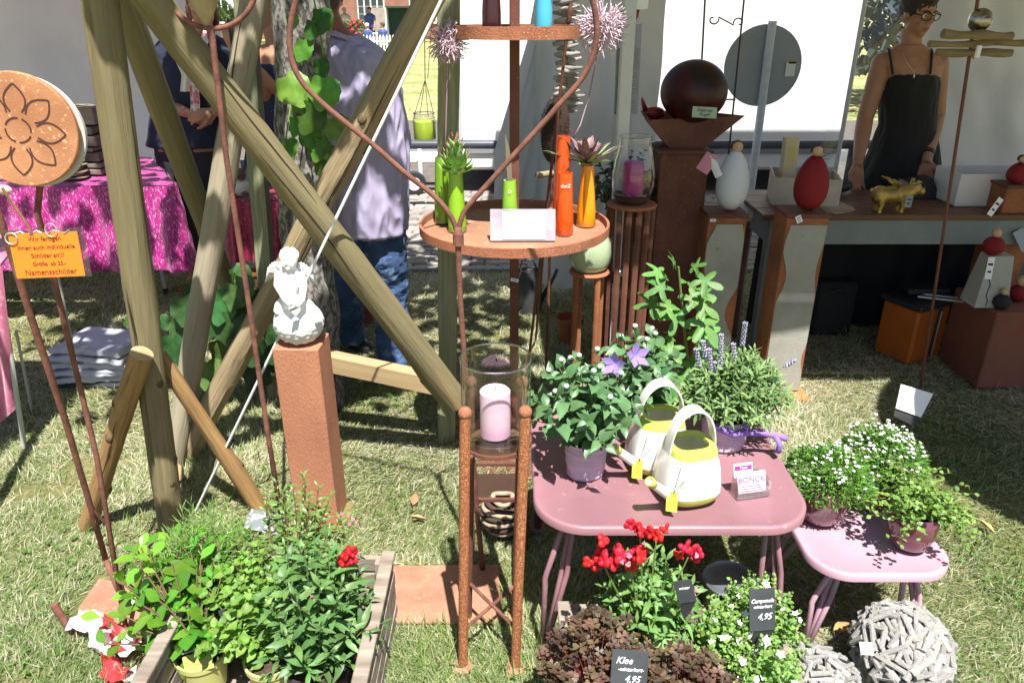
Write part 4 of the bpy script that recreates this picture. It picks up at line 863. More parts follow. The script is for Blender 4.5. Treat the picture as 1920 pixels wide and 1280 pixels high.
for (u, v, Y, w, h, d, col, nm, lab) in ((1560, 520, 3.75, .22, .3, .2, (.012, .014, .013), 'dark_crate', 'black crate hidden in the shade under the table'), (1640, 500, 3.9, .25, .34, .22, (.018, .013, .012), 'dark_bag', 'dark bag in the shade under the middle of the table')):
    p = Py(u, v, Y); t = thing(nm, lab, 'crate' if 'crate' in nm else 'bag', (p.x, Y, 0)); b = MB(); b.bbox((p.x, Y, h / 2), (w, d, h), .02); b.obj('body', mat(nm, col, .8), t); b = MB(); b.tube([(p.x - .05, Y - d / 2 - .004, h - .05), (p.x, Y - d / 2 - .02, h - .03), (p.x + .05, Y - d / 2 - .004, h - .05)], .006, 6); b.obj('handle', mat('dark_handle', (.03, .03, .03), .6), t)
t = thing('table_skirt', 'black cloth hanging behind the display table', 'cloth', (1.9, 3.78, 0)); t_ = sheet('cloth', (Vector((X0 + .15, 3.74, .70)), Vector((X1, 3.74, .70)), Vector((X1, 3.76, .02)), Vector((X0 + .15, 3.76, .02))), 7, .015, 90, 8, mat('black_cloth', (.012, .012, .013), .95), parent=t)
# --- S-scroll trellis
t = thing('scroll_trellis', 'slim wrought iron trellis with S scroll behind the ball and white egg', 'trellis', (1.35, 3.5, 0))
iron = mat('black_iron', (.035, .026, .022), .6, bump=.3)
for (u0, v0, u1, v1) in ((1324, -40, 1313, 168), (1399, -40, 1366, 292)):
    a = Py(u0, v0, 3.45); e = Py(u1, v1, 3.45); d = (e - a) / (a.z - e.z); b = MB(); b.tube([a, e, a + d * a.z], .0042, 6); b.obj('bar', iron, t)
for (v) in (187,): a = Py(1362 + 3, v, 3.45); e = Py(1378, v, 3.45); b = MB(); b.tube([Py(1310, v, 3.45), Py(1379, v, 3.45)], .0035, 6); b.obj('crossbar', iron, t)
b = MB(); pts = []
for i in range(14): a = -math.pi * 1.9 + i * .42; r = 3 + i * .75; pts.append((1337 - 2 + r * math.cos(a + .6), 36 + r * math.sin(a + .6)))
c0 = (1337, 37); c1 = (1386, 43); pts = [(c0[0] + (3 + 9 * (1 - i / 15)) * 0 + (3 + .6 * i) * math.cos(4.9 - i * .38), c0[1] + (3 + .6 * i) * math.sin(4.9 - i * .38)) for i in range(15)]
pts2 = [(2 * 1361.5 - x, 2 * 40 - y) for x, y in pts][::-1]
b.tube([Py(x, y, 3.45) for x, y in pts + pts2], .0032, 6); b.obj('scroll', iron, t)
# --- white sign on stake (front right)
q = Py(1716, 750, 2.55); t = thing('stake_sign', 'blank white sign tilted on a dark stake behind the white flowering pots', 'sign', Vector((q.x - .01, 2.55, 0)))
tl, tr_, br, bl_ = Py(1690, 720, 2.6), Py(1750, 738, 2.6), Py(1727, 782, 2.53), Py(1680, 765, 2.53)
b = MB(); n = (tr_ - tl).cross(bl_ - tl).normalized() * .004; b.prism([bl_, br, tr_, tl], n); b.obj('board', mat('signboard_white', (.82, .82, .82), .4), t)
b = MB(); b.prism([Py(1678, 767, 2.535), Py(1724, 783, 2.535), Py(1716, 800, 2.52), Py(1676, 780, 2.52)], (0, .006, 0)); b.tube([Py(1700, 785, 2.54), (Py(1700, 785, 2.54).x, 2.54, 0)], .005, 6); b.obj('stake', mat('stake_black', (.03, .03, .03), .5), t)
# ================================================================== CENTRE: tray stand, heart, vases, candles
# tray stand
TY = 2.5; zt = .905; R1 = .322; z2 = Py(975, 74, TY - .15).z
t = thing('tray_stand', 'two tier rust stand with round rimmed trays on a square post', 'stand', (0.008, TY, 0))
def tray(name, c, r, h):
    b = MB(); b.lathe([(0, 0), (r, 0), (r, h), (r - .006, h), (r - .006, .005), (0, .005)], 72, c); o = b.obj(name, mat('tray_rust', (.36, .18, .105), .8, (.25, .115, .068), 5, bump=.25, bscale=160, c3=(.5, .26, .14), s3=30, t3=.6), t, ang=40)
    b = MB(); b.lathe([(r + .0003, -.001), (r + .002, -.001), (r + .002, h + .0008), (r - .006, h + .0008), (r - .006, h + .0002)], 72, c, open_=True); b.obj('rim', rust, o, ang=40); return o
px = .008
tray('tray', (px, TY, zt), R1, .028); tray('tray', (px + .006, TY, z2), .193, .034)
b = MB(); b.bbox((px, TY, z2 / 2 + .2), (.032, .032, z2 + .4), .002); b.obj('post', rust_dark, t)
b = MB(); b.bbox((px, TY, .004), (.36, .36, .008), .001); b.obj('base_plate', rust_dark, t)
for sx in (-1, 1): b = MB(); b.tube([(px + sx * .03, TY, zt - .09), (px + sx * .20, TY, zt - .004)], .008, 6); b.obj('bracket', rust_dark, t)
ptg = Py(965, 525, TY - .02); price_tag(ptg, .028, .012, (0, -1, 0), R(-10), 'tiny oval price label on the square post below the round tray')
# vases
def vase(lab, u, vb, Y, hpx, wb, wt, col, base_clear=True, zb=None, txt=None, rough=.22):
    p = Py(u, vb, Y); p.z = zb if zb is not None else p.z; h = SZ(hpx, p) * 1.03; rb = SZ(wb, p) / 2; rt = SZ(wt, p) / 2
    t = thing('bottle_vase', lab, 'vase', p, 'slim coloured glass vases')
    b = MB(); b.lathe([(0, .004), (rb * .96, .004), (rb, .012), (rb * .98, h * .3), ((rb + rt) / 2 * .98, h * .6), (rt, h), (rt * .82, h), (rt * .8, h * .92), (0, h * .9)], 28, p)
    m = mat('glass_%d' % u, col, rough, spec=.6, coat=.8, transl=.15); b.obj('body', m, t, smooth=False, ang=50)
    if base_clear: b = MB(); b.lathe([(0, 0), (rb * 1.02, 0), (rb * 1.03, .006), (rb * 1.01, h * .10), (rb * 1.005, h * .1)], 28, p); b.obj('clear_base', glass('clear_glass', (.97, .98, .98)), t, smooth=True)
    if txt: text(txt, t, p + Vector((0, -(rb + rt) / 2 * 1.02 - .001, h * .82)), .016, mat('white_print', (.85, .85, .85), .5), FACE, ex=.0002)
    return t
Z0 = zt + .006
def onY(v, z): return (lambda d: (z - CH) / d.z * d.y)(_d(960, v))
vase('green glass vase standing behind the vase that holds the artichoke flower', 833, 425, onY(418, Z0), 118, 34, 24, (.17, .38, .015), zb=Z0)
va = vase('lime green vase in front holding the artichoke flower', 858, 442, onY(434, Z0), 106, 34, 25, (.25, .52, .02), zb=Z0)
vase('lime green vase behind the white price card', 956, 432, 2.41, 100, 32, 23, (.27, .52, .04), zb=Z0, txt='D')
vase('tall orange red vase behind the front one', 1052, 430, onY(424, Z0), 160, 34, 24, (.62, .075, .008), zb=Z0)
vase('orange red glass vase printed dutZ standing right of the price card', 1057, 446, onY(440, Z0), 112, 34, 26, (.78, .085, .006), zb=Z0, txt='dutZ')
vs_ = vase('amber yellow vase holding the succulent flower', 1098, 430, onY(424, Z0), 110, 35, 22, (.85, .32, .004), zb=Z0)
Z1 = z2 + .006
vase('plum coloured vase on the upper tray left of the post', 922, 56, TY + .0, 132, 36, 25, (.17, .045, .06), False, Z1)
vase('light blue vase on the upper tray right of the post', 1019, 54, TY + .0, 132, 33, 25, (.08, .50, .72), False, Z1)
# dry reed in the third vase
q = Py(957, 340, 2.41); t = thing('dry_reed', 'thin bundle of dry reed standing in the lime green vase behind the card', 'dried plant', q)
for i in range(4): b = MB(); b.tube([q + Vector((.003 * i - .005, 0, -.03)), q + Vector((.004 * i - .012, 0, .06)), q + Vector((.003 * i - .016, 0, .145 - .01 * i))], [.003, .0035, .002], 6); b.obj('stalk', mat('dry_stalk', (.18, .15, .10), .9), t)
# artichoke
q = Py(856, 318, onY(434, Z0)); t = thing('artichoke_flower', 'green artificial artichoke bloom with reddish scale tips in the lime vase', 'flower', q)
b = MB(); b.tube([q - Vector((.001, 0, .06)), q], .005, 8); b.obj('stem', mat('dark_green_stem', (.06, .13, .04), .6), t)
sc_ = leafmesh('succ'); am = mat('artichoke_scale', (.17, .32, .08), .5, (.28, .42, .14), 12, rand=.3, transl=.15); am2 = mat('artichoke_tip', (.42, .20, .12), .6, rand=.2)
for r_ in range(7):
    n = 11 - r_; zz = .005 + r_ * .0125; el = R(10 + r_ * 12)
    for k in range(n):
        a = 6.283 * (k + .5 * (r_ % 2)) / n; d = Vector((math.cos(a) * math.cos(el), math.sin(a) * math.cos(el), math.sin(el))); m_ = sc_.copy() if False else sc_
        o = put('scale', m_, None, t, leafM(q + Vector((0, 0, zz - .012)) + Vector((math.cos(a), math.sin(a), 0)) * (.022 - .002 * r_), d, Vector((0, 0, 1)) if el < 1.2 else Vector((math.cos(a), math.sin(a), 0)), .048 - .003 * r_, 2.2))
        if len(m_.materials) == 0: m_.materials.append(am)
b = MB()
for r_ in range(2, 7):
    n = 11 - r_; el = R(12 + r_ * 12)
    for k in range(n):
        a = 6.283 * (k + .5 * (r_ % 2)) / n; d = Vector((math.cos(a) * math.cos(el), math.sin(a) * math.cos(el), math.sin(el))); s_ = Vector((-math.sin(a), math.cos(a), 0)); c_ = q + Vector((0, 0, r_ * .0125 - .007)) + Vector((math.cos(a), math.sin(a), 0)) * (.022 - .002 * r_) + d * .037
        b.add([c_ - s_ * .004, c_ + s_ * .004, c_ + d * .013 + Vector((0, 0, .003))], [(0, 1, 2)])
o = b.obj('scale_tips', am2, t); o['kind'] = 'stuff'
# succulent / protea like flower
q = Py(1100, 305, onY(424, Z0)); t = thing('succulent_flower', 'artificial succulent flower with long curling purple and green petals in the amber vase', 'flower', q)
b = MB(); b.tube([q - Vector((0, 0, .03)), q], [.012, .02], 10); b.obj('calyx', mat('calyx_brown', (.25, .14, .07), .7), t)
def curl(kind, m, n, L, el0, curlup, wd, z0, rnd):
    for k in range(n):
        a = 6.283 * k / n + rnd * .7; el = R(el0 + 10 * math.sin(k * 2.3 + rnd)); b = MB(); vs = []; fs = []; p = q + Vector((0, 0, z0)); d = Vector((math.cos(a) * math.cos(el), math.sin(a) * math.cos(el), math.sin(el))); s_ = Vector((-math.sin(a), math.cos(a), 0)); N = 8; L_ = L * (.85 + .3 * math.sin(k * 1.7))
        for i in range(N + 1):
            w_ = wd * math.sin(math.pi * (.12 + .86 * i / N)); vs += [p - s_ * w_ + Vector((0, 0, w_ * .5)), p, p + s_ * w_ + Vector((0, 0, w_ * .5))]; el += R(curlup) / N * (1 if i < N * .7 else -2.2); d = Vector((math.cos(a) * math.cos(el), math.sin(a) * math.cos(el), math.sin(el))); p = p + d * L_ / N
        for i in range(N): c_ = i * 3; fs += [(c_, c_ + 1, c_ + 4, c_ + 3), (c_ + 1, c_ + 2, c_ + 5, c_ + 4)]
        b.add(vs, fs); b.obj('petal', m, t, smooth=True)
pur = mat('petal_purple', (.14, .065, .08), .5, (.26, .16, .17), 30, c3=(.5, .45, .4), s3=60, t3=.62); pgr = mat('petal_green', (.12, .24, .08), .5, (.25, .32, .16), 20)
curl('l', pgr, 12, .15, 4, 30, .0085, 0, 1); curl('m', pur, 16, .12, 16, 40, .011, .004, 2); curl('s', pur, 14, .085, 38, 40, .013, .008, 3); curl('t', mat('petal_heart', (.30, .13, .15), .5, (.2, .26, .1), 14), 6, .05, 75, 6, .011, .01, 4)
# acrylic price holder
c = Py(980, 430, onY(448, Z0)); t = thing('card_holder', 'clear acrylic stand with a bright white price card on the round tray', 'card holder', Vector((c.x, c.y, Z0)))
yy = onY(452, Z0); w_ = SZ(122, Vector((0, yy, Z0))); h_ = SZ(58, Vector((0, yy, Z0))) * 1.02
rr = rotf((0, -1, .34)); cc = Vector((c.x, yy + .006, Z0 + h_ / 2))
b = MB(); b.bbox(cc, (w_, h_, .004), .0015, rr); b.obj('acrylic_plate', mat('frosted_acrylic', (.42, .38, .42), .15, (.3, .26, .3), 14, spec=.7, coat=1), t)
card('card', cc + rr @ Vector((.004, -.002, .004)), w_ * .66, h_ * .85, rr, mat('white_card_bright', (.88, .88, .88), .6, (.80, .80, .80), 60), t)
# ---- heart sculpture
HY = 1.84
t = thing('heart_sculpture', 'big bent rusty rod heart on a tall stem and flat rust base plate', 'sculpture', Pz(893, 1075))
L_ = [(590, -60), (566, -25), (550, 20), (543, 70), (548, 115), (565, 152), (600, 190), (650, 232), (700, 272), (760, 325), (812, 366), (843, 402), (856, 432), (859, 450)]
R_ = [(1085, -60), (1105, -20), (1117, 30), (1118, 75), (1108, 115), (1088, 152), (1050, 195), (1010, 240), (960, 295), (915, 345), (885, 378), (868, 402), (860, 432), (859, 450)]
def spl(pts, n=5):
    P = [Vector((a, b_, 0)) for a, b_ in pts]; out = []
    for i in range(len(P) - 1):
        p0 = P[max(0, i - 1)]; p1 = P[i]; p2 = P[i + 1]; p3 = P[min(len(P) - 1, i + 2)]
        for k in range(n):
            t_ = k / n; out.append(.5 * ((2 * p1) + (p2 - p0) * t_ + (2 * p0 - 5 * p1 + 4 * p2 - p3) * t_ * t_ + (3 * p1 - p0 - 3 * p2 + p3) * t_ ** 3))
    out.append(P[-1]); return out
for S_ in (L_, R_): b = MB(); b.tube([Py(p.x, p.y, HY) for p in spl(S_)], .0068, 10); b.obj('heart_half', rust_rod, t, smooth=True)
foot = Pz(905, 1072); foot.z = .01
b = MB(); b.tube([Py(859, 425, HY), Py(859, 470, HY), Py(863, 560, HY), Py(870, 660, HY), foot.lerp(Py(870, 660, HY), .3) + Vector((-.002, 0, 0)), foot], [.011, .0075, .0075, .0075, .0075, .0085], 10); b.obj('stem', rust_rod, t, smooth=True)
b = MB(); q = Py(859, 438, HY); b.tube([q, q - Vector((0, 0, .03))], .014, 10); b.obj('weld_sleeve', rust_rod, t)
pl = [Pz(733, 1066), Pz(936, 1063), Pz(938, 1172), Pz(742, 1172)]; b = MB(); b.prism([p + Vector((0, 0, .006)) for p in (pl[3], pl[2], pl[1], pl[0])], (0, 0, .006)); b.obj('base_plate', rust_plate, t)
# ---- ring with carved drop
t = thing('ring_sculpture', 'rusty rod ring on a tall stem with a carved wooden drop hanging inside', 'sculpture', Pz(530, 1000))
q = Py(385, -50, 1.98); r_ = SZ(96, q)
b = MB(); b.tube([q + Vector((r_ * math.sin(a_ * .1309), 0, r_ * math.cos(a_ * .1309))) for a_ in range(48)], .0065, 10, closed=True); b.obj('ring', rust_rod, t, smooth=True)
b = MB(); e = Pz(534, 1010); b.tube([Py(394, 50, 1.98), Py(400, 90, 1.98), Py(425, 300, 1.985), Py(462, 540, 1.99), Py(500, 800, 2.0), e], [.011, .008, .0075, .0075, .008, .008], 10); b.obj('stem', rust_rod, t, smooth=True)
q = Py(388, 52, 1.98)
b = MB(); b.lathe([(0, 0), (.008, .006), (.03, .045), (.042, .085), (.04, .12), (.022, .15), (0, .16)], 20, q + Vector((0, 0, .0)), sq=.5); b.obj('wood_drop', mat('carved_drop_wood', (.40, .32, .18), .6, (.30, .22, .11), 6, (8, 8, 1), .3, 8), t, smooth=True)
# ---- candle stand
t = thing('candle_stand', 'tall speckled rust stand with four legs and knob ends holding the glass cylinder', 'stand', Pz(917, 1260))
fl = Pz(868, 1252); fr_ = Pz(966, 1254); bl = Pz(853, 1183); br = Pz(984, 1186)
tl = Py(872, 780, 1.45); trr = Py(985, 778, 1.45); zt_ = tl.z
bk = .17
tbl = Vector((tl.x + .004, tl.y + bk, zt_ - .01)); tbr = Vector((trr.x - .004, trr.y + bk, zt_ - .01))
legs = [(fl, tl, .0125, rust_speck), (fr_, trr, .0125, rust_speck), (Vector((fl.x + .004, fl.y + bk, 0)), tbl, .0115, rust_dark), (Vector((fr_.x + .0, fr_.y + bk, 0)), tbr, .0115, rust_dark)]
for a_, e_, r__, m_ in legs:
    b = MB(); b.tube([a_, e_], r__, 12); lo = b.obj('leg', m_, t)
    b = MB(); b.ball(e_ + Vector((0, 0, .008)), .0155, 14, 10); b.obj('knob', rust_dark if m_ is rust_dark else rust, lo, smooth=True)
    b = MB(); b.lathe([(0, 0), (.026, 0), (.027, .006), (.014, .012), (0, .012)], 18, (a_.x, a_.y, .004)); b.obj('foot', rust_plate, lo)
z_ = .135
def at(L, z): return L[0].lerp(L[1], z / L[1].z)
b = MB(); b.tube([at(legs[0], z_), at(legs[3], z_)], .005, 8); b.obj('brace', rust_rod, t); b = MB(); b.tube([at(legs[1], z_ + .006), at(legs[2], z_ + .006)], .005, 8); b.obj('brace', rust_rod, t)
zs = zt_ - .118
for i, j in ((0, 3), (1, 2)): b = MB(); b.tube([at(legs[i], zs), at(legs[j], zs)], .005, 8); b.obj('brace', rust_rod, t)
gc = (tl + trr) / 2 + Vector((0, bk * .5, 0)); gc.z = zs + .006; gr = .081
b = MB(); b.lathe([(gr - .02, -.006), (gr + .004, -.006), (gr + .004, .004), (gr + .001, .004), (gr - .02, .004), (gr - .02, -.006)], 32, gc, open_=True); b.obj('seat_ring', rust_dark, t)
# cylinder glass with candle
clear = glass('clear_glass', (.97, .98, .98))
H = Py(930, 672, gc.y).z - gc.z
t = thing('hurricane_glass', 'clear glass cylinder on the speckled rust stand around the pink candle', 'glass', gc)
b = MB(); b.lathe([(gr, .0), (gr, H)], 48, gc + Vector((0, 0, .002)), open_=True); b.obj('outer_wall', clear, t, smooth=True)
gt = mat('glass_thick', (.75, .8, .8), .03, trans=1, ior=1.45)
b = MB(); b.lathe([(0, .001), (gr - .003, .001), (gr - .001, .006), (gr - .002, .017), (gr - .012, .013), (0, .011)], 48, gc + Vector((0, 0, .002))); b.obj('glass_bottom', gt, t, smooth=True)
b = MB(); b.tube([gc + Vector((gr * math.cos(a * .1309), gr * math.sin(a * .1309), H + .002)) for a in range(48)], .0022, 8, closed=True); b.obj('lip', gt, t, smooth=True)
cr = SZ(29, gc + Vector((0, -.05, .05))); ch = .118
t = thing('pillar_candle', 'pale pink marbled pillar candle inside the glass cylinder', 'candle', gc + Vector((0, 0, .02)))
b = MB(); b.lathe([(0, 0), (cr, 0), (cr * 1.01, .004), (cr, ch - .004), (cr - .004, ch), (cr * .6, ch - .003), (0, ch - .005)], 36, gc + Vector((-.002, 0, .016))); b.obj('wax', mat('pink_wax', (.80, .46, .66), .5, (.86, .62, .76), 5, (1, 1, 6), sss=.15), t, smooth=False)
b = MB(); b.tube([gc + Vector((-.002, 0, .012 + ch)), gc + Vector((-.001, 0, .024 + ch))], .0012, 5); b.obj('wick', ink, t)
# ---- angel pillar
t = thing('corten_pedestal', 'square orange rust pedestal carrying the white cherub', 'pedestal', (-.63, 2.05, 0))
c = Py(558, 640, 2.13); b = MB(); zp = Py(558, 655, 2.06).z; rz_ = Matrix.Rotation(R(-2), 3, 'Z'); pcx = (Py(512, 655, 2.06).x + Py(596, 655, 2.06).x) / 2
b.bbox((pcx, 2.06 + .065, zp / 2), (.142, .13, zp), .003, rz_); b.obj('column', mat('pedestal_rust', (.46, .20, .112), .85, (.32, .13, .072), 7, (1, 1, .5), bump=.9, bscale=180, detail=10, contrast=(.25, .8), c3=(.5, .25, .15), s3=170, t3=.62), t)
zc = zp
stone = mat('white_plaster', (.80, .80, .79), .75, (.74, .74, .72), 9, bump=.25, bscale=60)
t = thing('cherub_statue', 'white plaster cherub with wings kneeling on a rough ball', 'statue', (pcx, 2.12, zc))
bcx = pcx + .002; br_ = SZ(46, Vector((0, 2.12, zc + .06)))
b = MB(); b.ball((bcx, 2.12, zc + br_ * .86), (br_, br_, br_ * .88), 72, 48)
for i, p in enumerate(b.v):
    p = Vector(p); n = (p - Vector((bcx, 2.12, zc + br_ * .86))).normalized(); k = max(0, min(1, (.35 - n.z) * 2)); b.v[i] = tuple(p + n * .0045 * k * (mnoise.noise(Vector((p.x * 60, p.y * 60, p.z * 150))) + mnoise.noise(p * 160) * .8))
b.obj('ball', stone, t, smooth=True)
def Q(u, v, y): return Py(u, v, y)
yb = 2.10; b = MB()
hd = Q(542, 487, 2.10); hr = SZ(16, hd)
b.ball(hd, (hr, hr * 1.0, hr * 1.15), 20, 14)
for i in range(16): a = i * 2.4; e = 1 - i / 16; b.ball(hd + Vector((math.cos(a) * hr * .85 * math.sqrt(1 - e * e * .8), math.sin(a) * hr * .6 + hr * .25, hr * (.25 + .8 * e))), hr * .42, 8, 6)
b.ball(hd + Vector((-.001, -hr * 1.02, -hr * .15)), hr * .22, 8, 6); b.ball(hd + Vector((-hr * .45, -hr * .75, -hr * .35)), hr * .38, 8, 6); b.ball(hd + Vector((hr * .4, -hr * .75, -hr * .35)), hr * .38, 8, 6); b.ball(hd + Vector((0, -hr * .8, -hr * .8)), hr * .3, 8, 6)
ch_ = Q(543, 520, 2.11); hip = Q(546, 568, 2.12)
b.tube([hd - Vector((0, -.004, .01)), ch_ + Vector((0, 0, .014)), ch_ - Vector((0, 0, .006)), Q(544, 545, 2.11), hip], [.012, .030, .037, .030, .034], 16)
b.tube([Q(522, 512, 2.10), Q(520, 535, 2.08), Q(536, 562, 2.05), Q(546, 572, 2.035)], [.012, .0115, .0105, .009], 12)
b.tube([Q(563, 510, 2.11), Q(570, 535, 2.10), Q(566, 562, 2.06), Q(556, 575, 2.04)], [.012, .0115, .0105, .009], 12)
b.tube([Q(552, 562, 2.12), Q(578, 578, 2.10), Q(594, 594, 2.09)], [.030, .024, .016], 14); b.tube([Q(594, 594, 2.09), Q(597, 606, 2.075)], [.016, .011], 12)
b.tube([Q(540, 565, 2.12), Q(526, 578, 2.09), Q(520, 588, 2.085)], [.028, .022, .014], 14)
put('body', solid(b.mesh(), .0026, 6), stone, t)
for s_, root, tip in ((-1, Q(533, 508, 2.135), Q(508, 516, 2.14)), (1, Q(552, 506, 2.135), Q(581, 522, 2.14))):
    b = MB()
    for i in range(6):
        f = i / 5; top_ = root.lerp(tip, .2 + .8 * f) + Vector((s_ * .004, 0, .030 * math.sin(math.pi * (.3 + .5 * f)))); e = top_ + Vector((s_ * (.006 + .010 * f), .004, -.030 - .016 * math.sin(2.5 * f)))
        b.tube([root, top_, e], [.010, .011, .004], 8, flat=.5)
    b.obj('wing', stone, t, smooth=True)
fp = [Q(532, 545, 2.035)]
b = MB(); b.bbox(Q(550, 579, 2.02), (.022, .004, .036), .001, rotf((0, -1, .5), roll=R(25))); price = b.obj('price_sticker', mat('grey_sticker', (.28, .29, .31), .5), t)
# ---- left: flower disk on rods
t = thing('flower_disk', 'round rust disk with punched flower outline on a leaning dark rod', 'garden ornament', Pz(235, 1190))
dc = Py(40, 243, 1.55); dr = SZ(104, dc); nrm = Vector((.10, -1, .03)).normalized(); fm = frame(nrm, Vector((0, 0, 1)))
fm = fm @ Matrix.Rotation(R(-18), 3, 'Z')
b = MB(); b.lathe([(0, -.0), (dr, 0), (dr, .010), (dr - .002, .012), (0, .012)], 64, dc, fm); b.obj('disk', mat('disk_rust', (.46, .215, .10), .8, (.33, .14, .065), 8, detail=10, bump=.3, bscale=220, c3=(.62, .36, .2), s3=120, t3=.6), t, ang=30)
slit = mat('slit_dark', (.07, .025, .02), .9)
def arc(pts, name='slit'):
    b = MB(); n = len(pts); w = .0017; vs = []
    for i, p in enumerate(pts):
        a = pts[max(0, i - 1)]; c_ = pts[min(n - 1, i + 1)]; d = Vector((c_[0] - a[0], c_[1] - a[1])).normalized(); s_ = Vector((-d.y, d.x)) * w
        for k in (-1, 1): vs.append(dc + fm @ Vector((p[0] + s_.x * k, p[1] + s_.y * k, .0128)))
    b.add(vs, [(2 * i, 2 * i + 2, 2 * i + 3, 2 * i + 1) for i in range(n - 1)]); b.obj(name, slit, t)
c0 = .036 * dr / .12
for (a0, a1) in ((.1, 1.4), (1.7, 3.0), (3.3, 4.6), (4.9, 6.1)): arc([(.024 * math.cos(a), .024 * math.sin(a)) for a in [a0 + (a1 - a0) * i / 10 for i in range(11)]])
for k in range(8):
    a = k * math.pi / 4 + .2; ca, sa = math.cos(a), math.sin(a); L = dr * .80; r0_ = .032
    for s_ in (-1, 1):
        pts = []
        for i in range(11): f = i / 10; x = r0_ + (L - r0_) * (.06 + .94 * f); y = s_ * (.006 + .0165 * math.sin(math.pi * (.08 + .92 * f)) ** .9 - .006 * f); pts.append((x * ca - y * sa, x * sa + y * ca))
        arc(pts)
b = MB(); b.lathe([(0, -.012), (dr * .99, -.012), (dr * .99, -.003), (0, -.003)], 44, dc + Vector((.005, .008, -.006)), fm); b.obj('back_disk', mat('cream_paint', (.50, .49, .47), .7), t, ang=40)
b = MB(); b.tube([dc + Vector((.01, .018, -dr + .03)), Py(70, 400, 1.57), Py(110, 560, 1.62), Py(180, 850, 1.70), Pz(240, 1200)], .0068, 10); b.obj('rod', rust_rod, t, smooth=True)
t = thing('rust_rod_stake', 'reddish rusty rod at the left leaning beside the flower disk rod', 'garden ornament', Pz(222, 1100))
b = MB(); b.tube([Py(-30, 330, 1.50), Py(5, 425, 1.52), Py(60, 600, 1.56), Py(120, 780, 1.62), Py(170, 950, 1.70), Pz(198, 1048, .14)], .0078, 10); b.tube([Pz(198, 1048, .14), Pz(240, 1150, .015)], .0078, 10); b.obj('rod', rust_rod, t, smooth=True)
b = MB(); b.tube([Py(172, 955, 1.70), Py(204, 985, 1.73)], .005, 8); b.obj('link_bar', rust_rod, t)
b = MB(); a_ = [Pz(188, 1088), Pz(285, 1112), Pz(285, 1200), Pz(150, 1190), Pz(148, 1145)]; b.prism([p + Vector((0, 0, .004)) for p in a_[::-1]], (0, 0, .006)); b.obj('base_plate', rust_plate, t)
t = thing('rust_pipe_stub', 'short rusty pipe stub standing in the grass by the striped tape', 'pipe', Pz(136, 1185))
b = MB(); a_ = Pz(137, 1187); e = a_ + Vector((-.028, .0, .105)); b.tube([a_, e], .0105, 14, caps=True); b.obj('pipe', rust_rod, t)
# wooden egg on stick tip far left
q = Py(20, 350, 1.50); t = thing('wooden_pick', 'pale wooden stick with a clip under the rust disk at the left edge', 'stick', q); b = MB(); b.tube([Py(4, 352, 1.48), Py(56, 430, 1.50)], .003, 6); b.obj('stick', wood_fresh, t)
b = MB(); b.ball(Py(6, 356, 1.49), (.018, .008, .01), 12, 8); b.obj('clip', mat('clip_paper', (.5, .42, .36), .7), t)
# name sign
q = Py(88, 478, 1.50); t = thing('name_sign', 'laminated orange cardboard sign advertising custom name plates, tied to the rods', 'sign', q)
sr = rotf((.05, -1, .15), roll=R(1.5)); w_ = SZ(126, q); h_ = SZ(84, q)
card('laminate', q - sr @ Vector((0, 0, .002)) + Vector((.004, 0, .003)), w_ * 1.12, h_ * 1.1, sr, glass('laminate_film', (.95, .93, .93), .15), t); card('paper', q, w_, h_, sr, mat('orange_paper', (.72, .185, .012), .6), t)
for i, (s_, sz) in enumerate((('Wir fertigen', .0135), ('Ihnen auch individuelle', .0128), ('Schilder an!!!', .013), ('Größe  ab 25,-', .0115), ('Namensschilder', .0165))):
    text(s_, t, q + sr @ Vector((.002, h_ * (.36 - i * .185), .0014)), sz, mat('print_ink', (.16, .05, .015), .7), sr, shear=0)
b = MB(); b.tube([q + sr @ Vector((-w_ * .4 + i * w_ * .08, h_ * .5 + .004 * math.sin(i * 2), .003 * math.cos(i * 2))) for i in range(11)], .0012, 5); b.tube([q + sr @ Vector((-w_ * .45 + .012 * math.cos(a * .6), h_ * .4 + .012 * math.sin(a * .6), .004)) for a in range(11)], .0013, 5); b.tube([q + sr @ Vector((.02 + .012 * math.cos(a * .6), h_ * .55 + .014 * math.sin(a * .6), .004)) for a in range(11)], .001, 5); b.obj('wire_tie', alu, t)
# barrier tape
t = thing('barrier_tape', 'crumpled red and white barrier tape tied round the rods on the grass', 'tape', Pz(200, 1210))
tw_ = mat('tape_white', (.85, .84, .84), .45, transl=.2); trd = mat('tape_red', (.80, .05, .06), .45, transl=.2)
def ribbon(pts, w, twist):
    P = [Vector(p) for p in pts]; n = len(P); k = 0; fine = []
    for i in range(n - 1):
        for j in range(6): fine.append(P[i].lerp(P[i + 1], j / 6))
    fine.append(P[-1]); fine = [p + Vector((mnoise.noise(p * 60), mnoise.noise(p * 60 + Vector((9, 0, 0))), mnoise.noise(p * 60 + Vector((0, 7, 0))))) * .004 for p in fine]
    step = 11
    for s0 in range(0, len(fine) - 1, step):
        seg = fine[s0:s0 + step + 1]; b = MB(); vs = []
        for i, p in enumerate(seg):
            g = s0 + i; d = (fine[min(g + 1, len(fine) - 1)] - fine[max(0, g - 1)]).normalized(); s_ = d.cross(Vector((math.sin(g * twist), -.4, math.cos(g * twist)))).normalized()
            for q_ in range(5): f = q_ / 4 - .5; vs.append(p + s_ * f * w + d.cross(s_) * (.007 * math.sin(q_ * 2.1 + g * .9)))
        m_ = len(seg); b.add(vs, [(i * 5 + q_, i * 5 + q_ + 1, (i + 1) * 5 + q_ + 1, (i + 1) * 5 + q_) for i in range(m_ - 1) for q_ in range(4)]); b.obj('strip', [tw_, trd][(s0 // step) % 2], t, smooth=True)
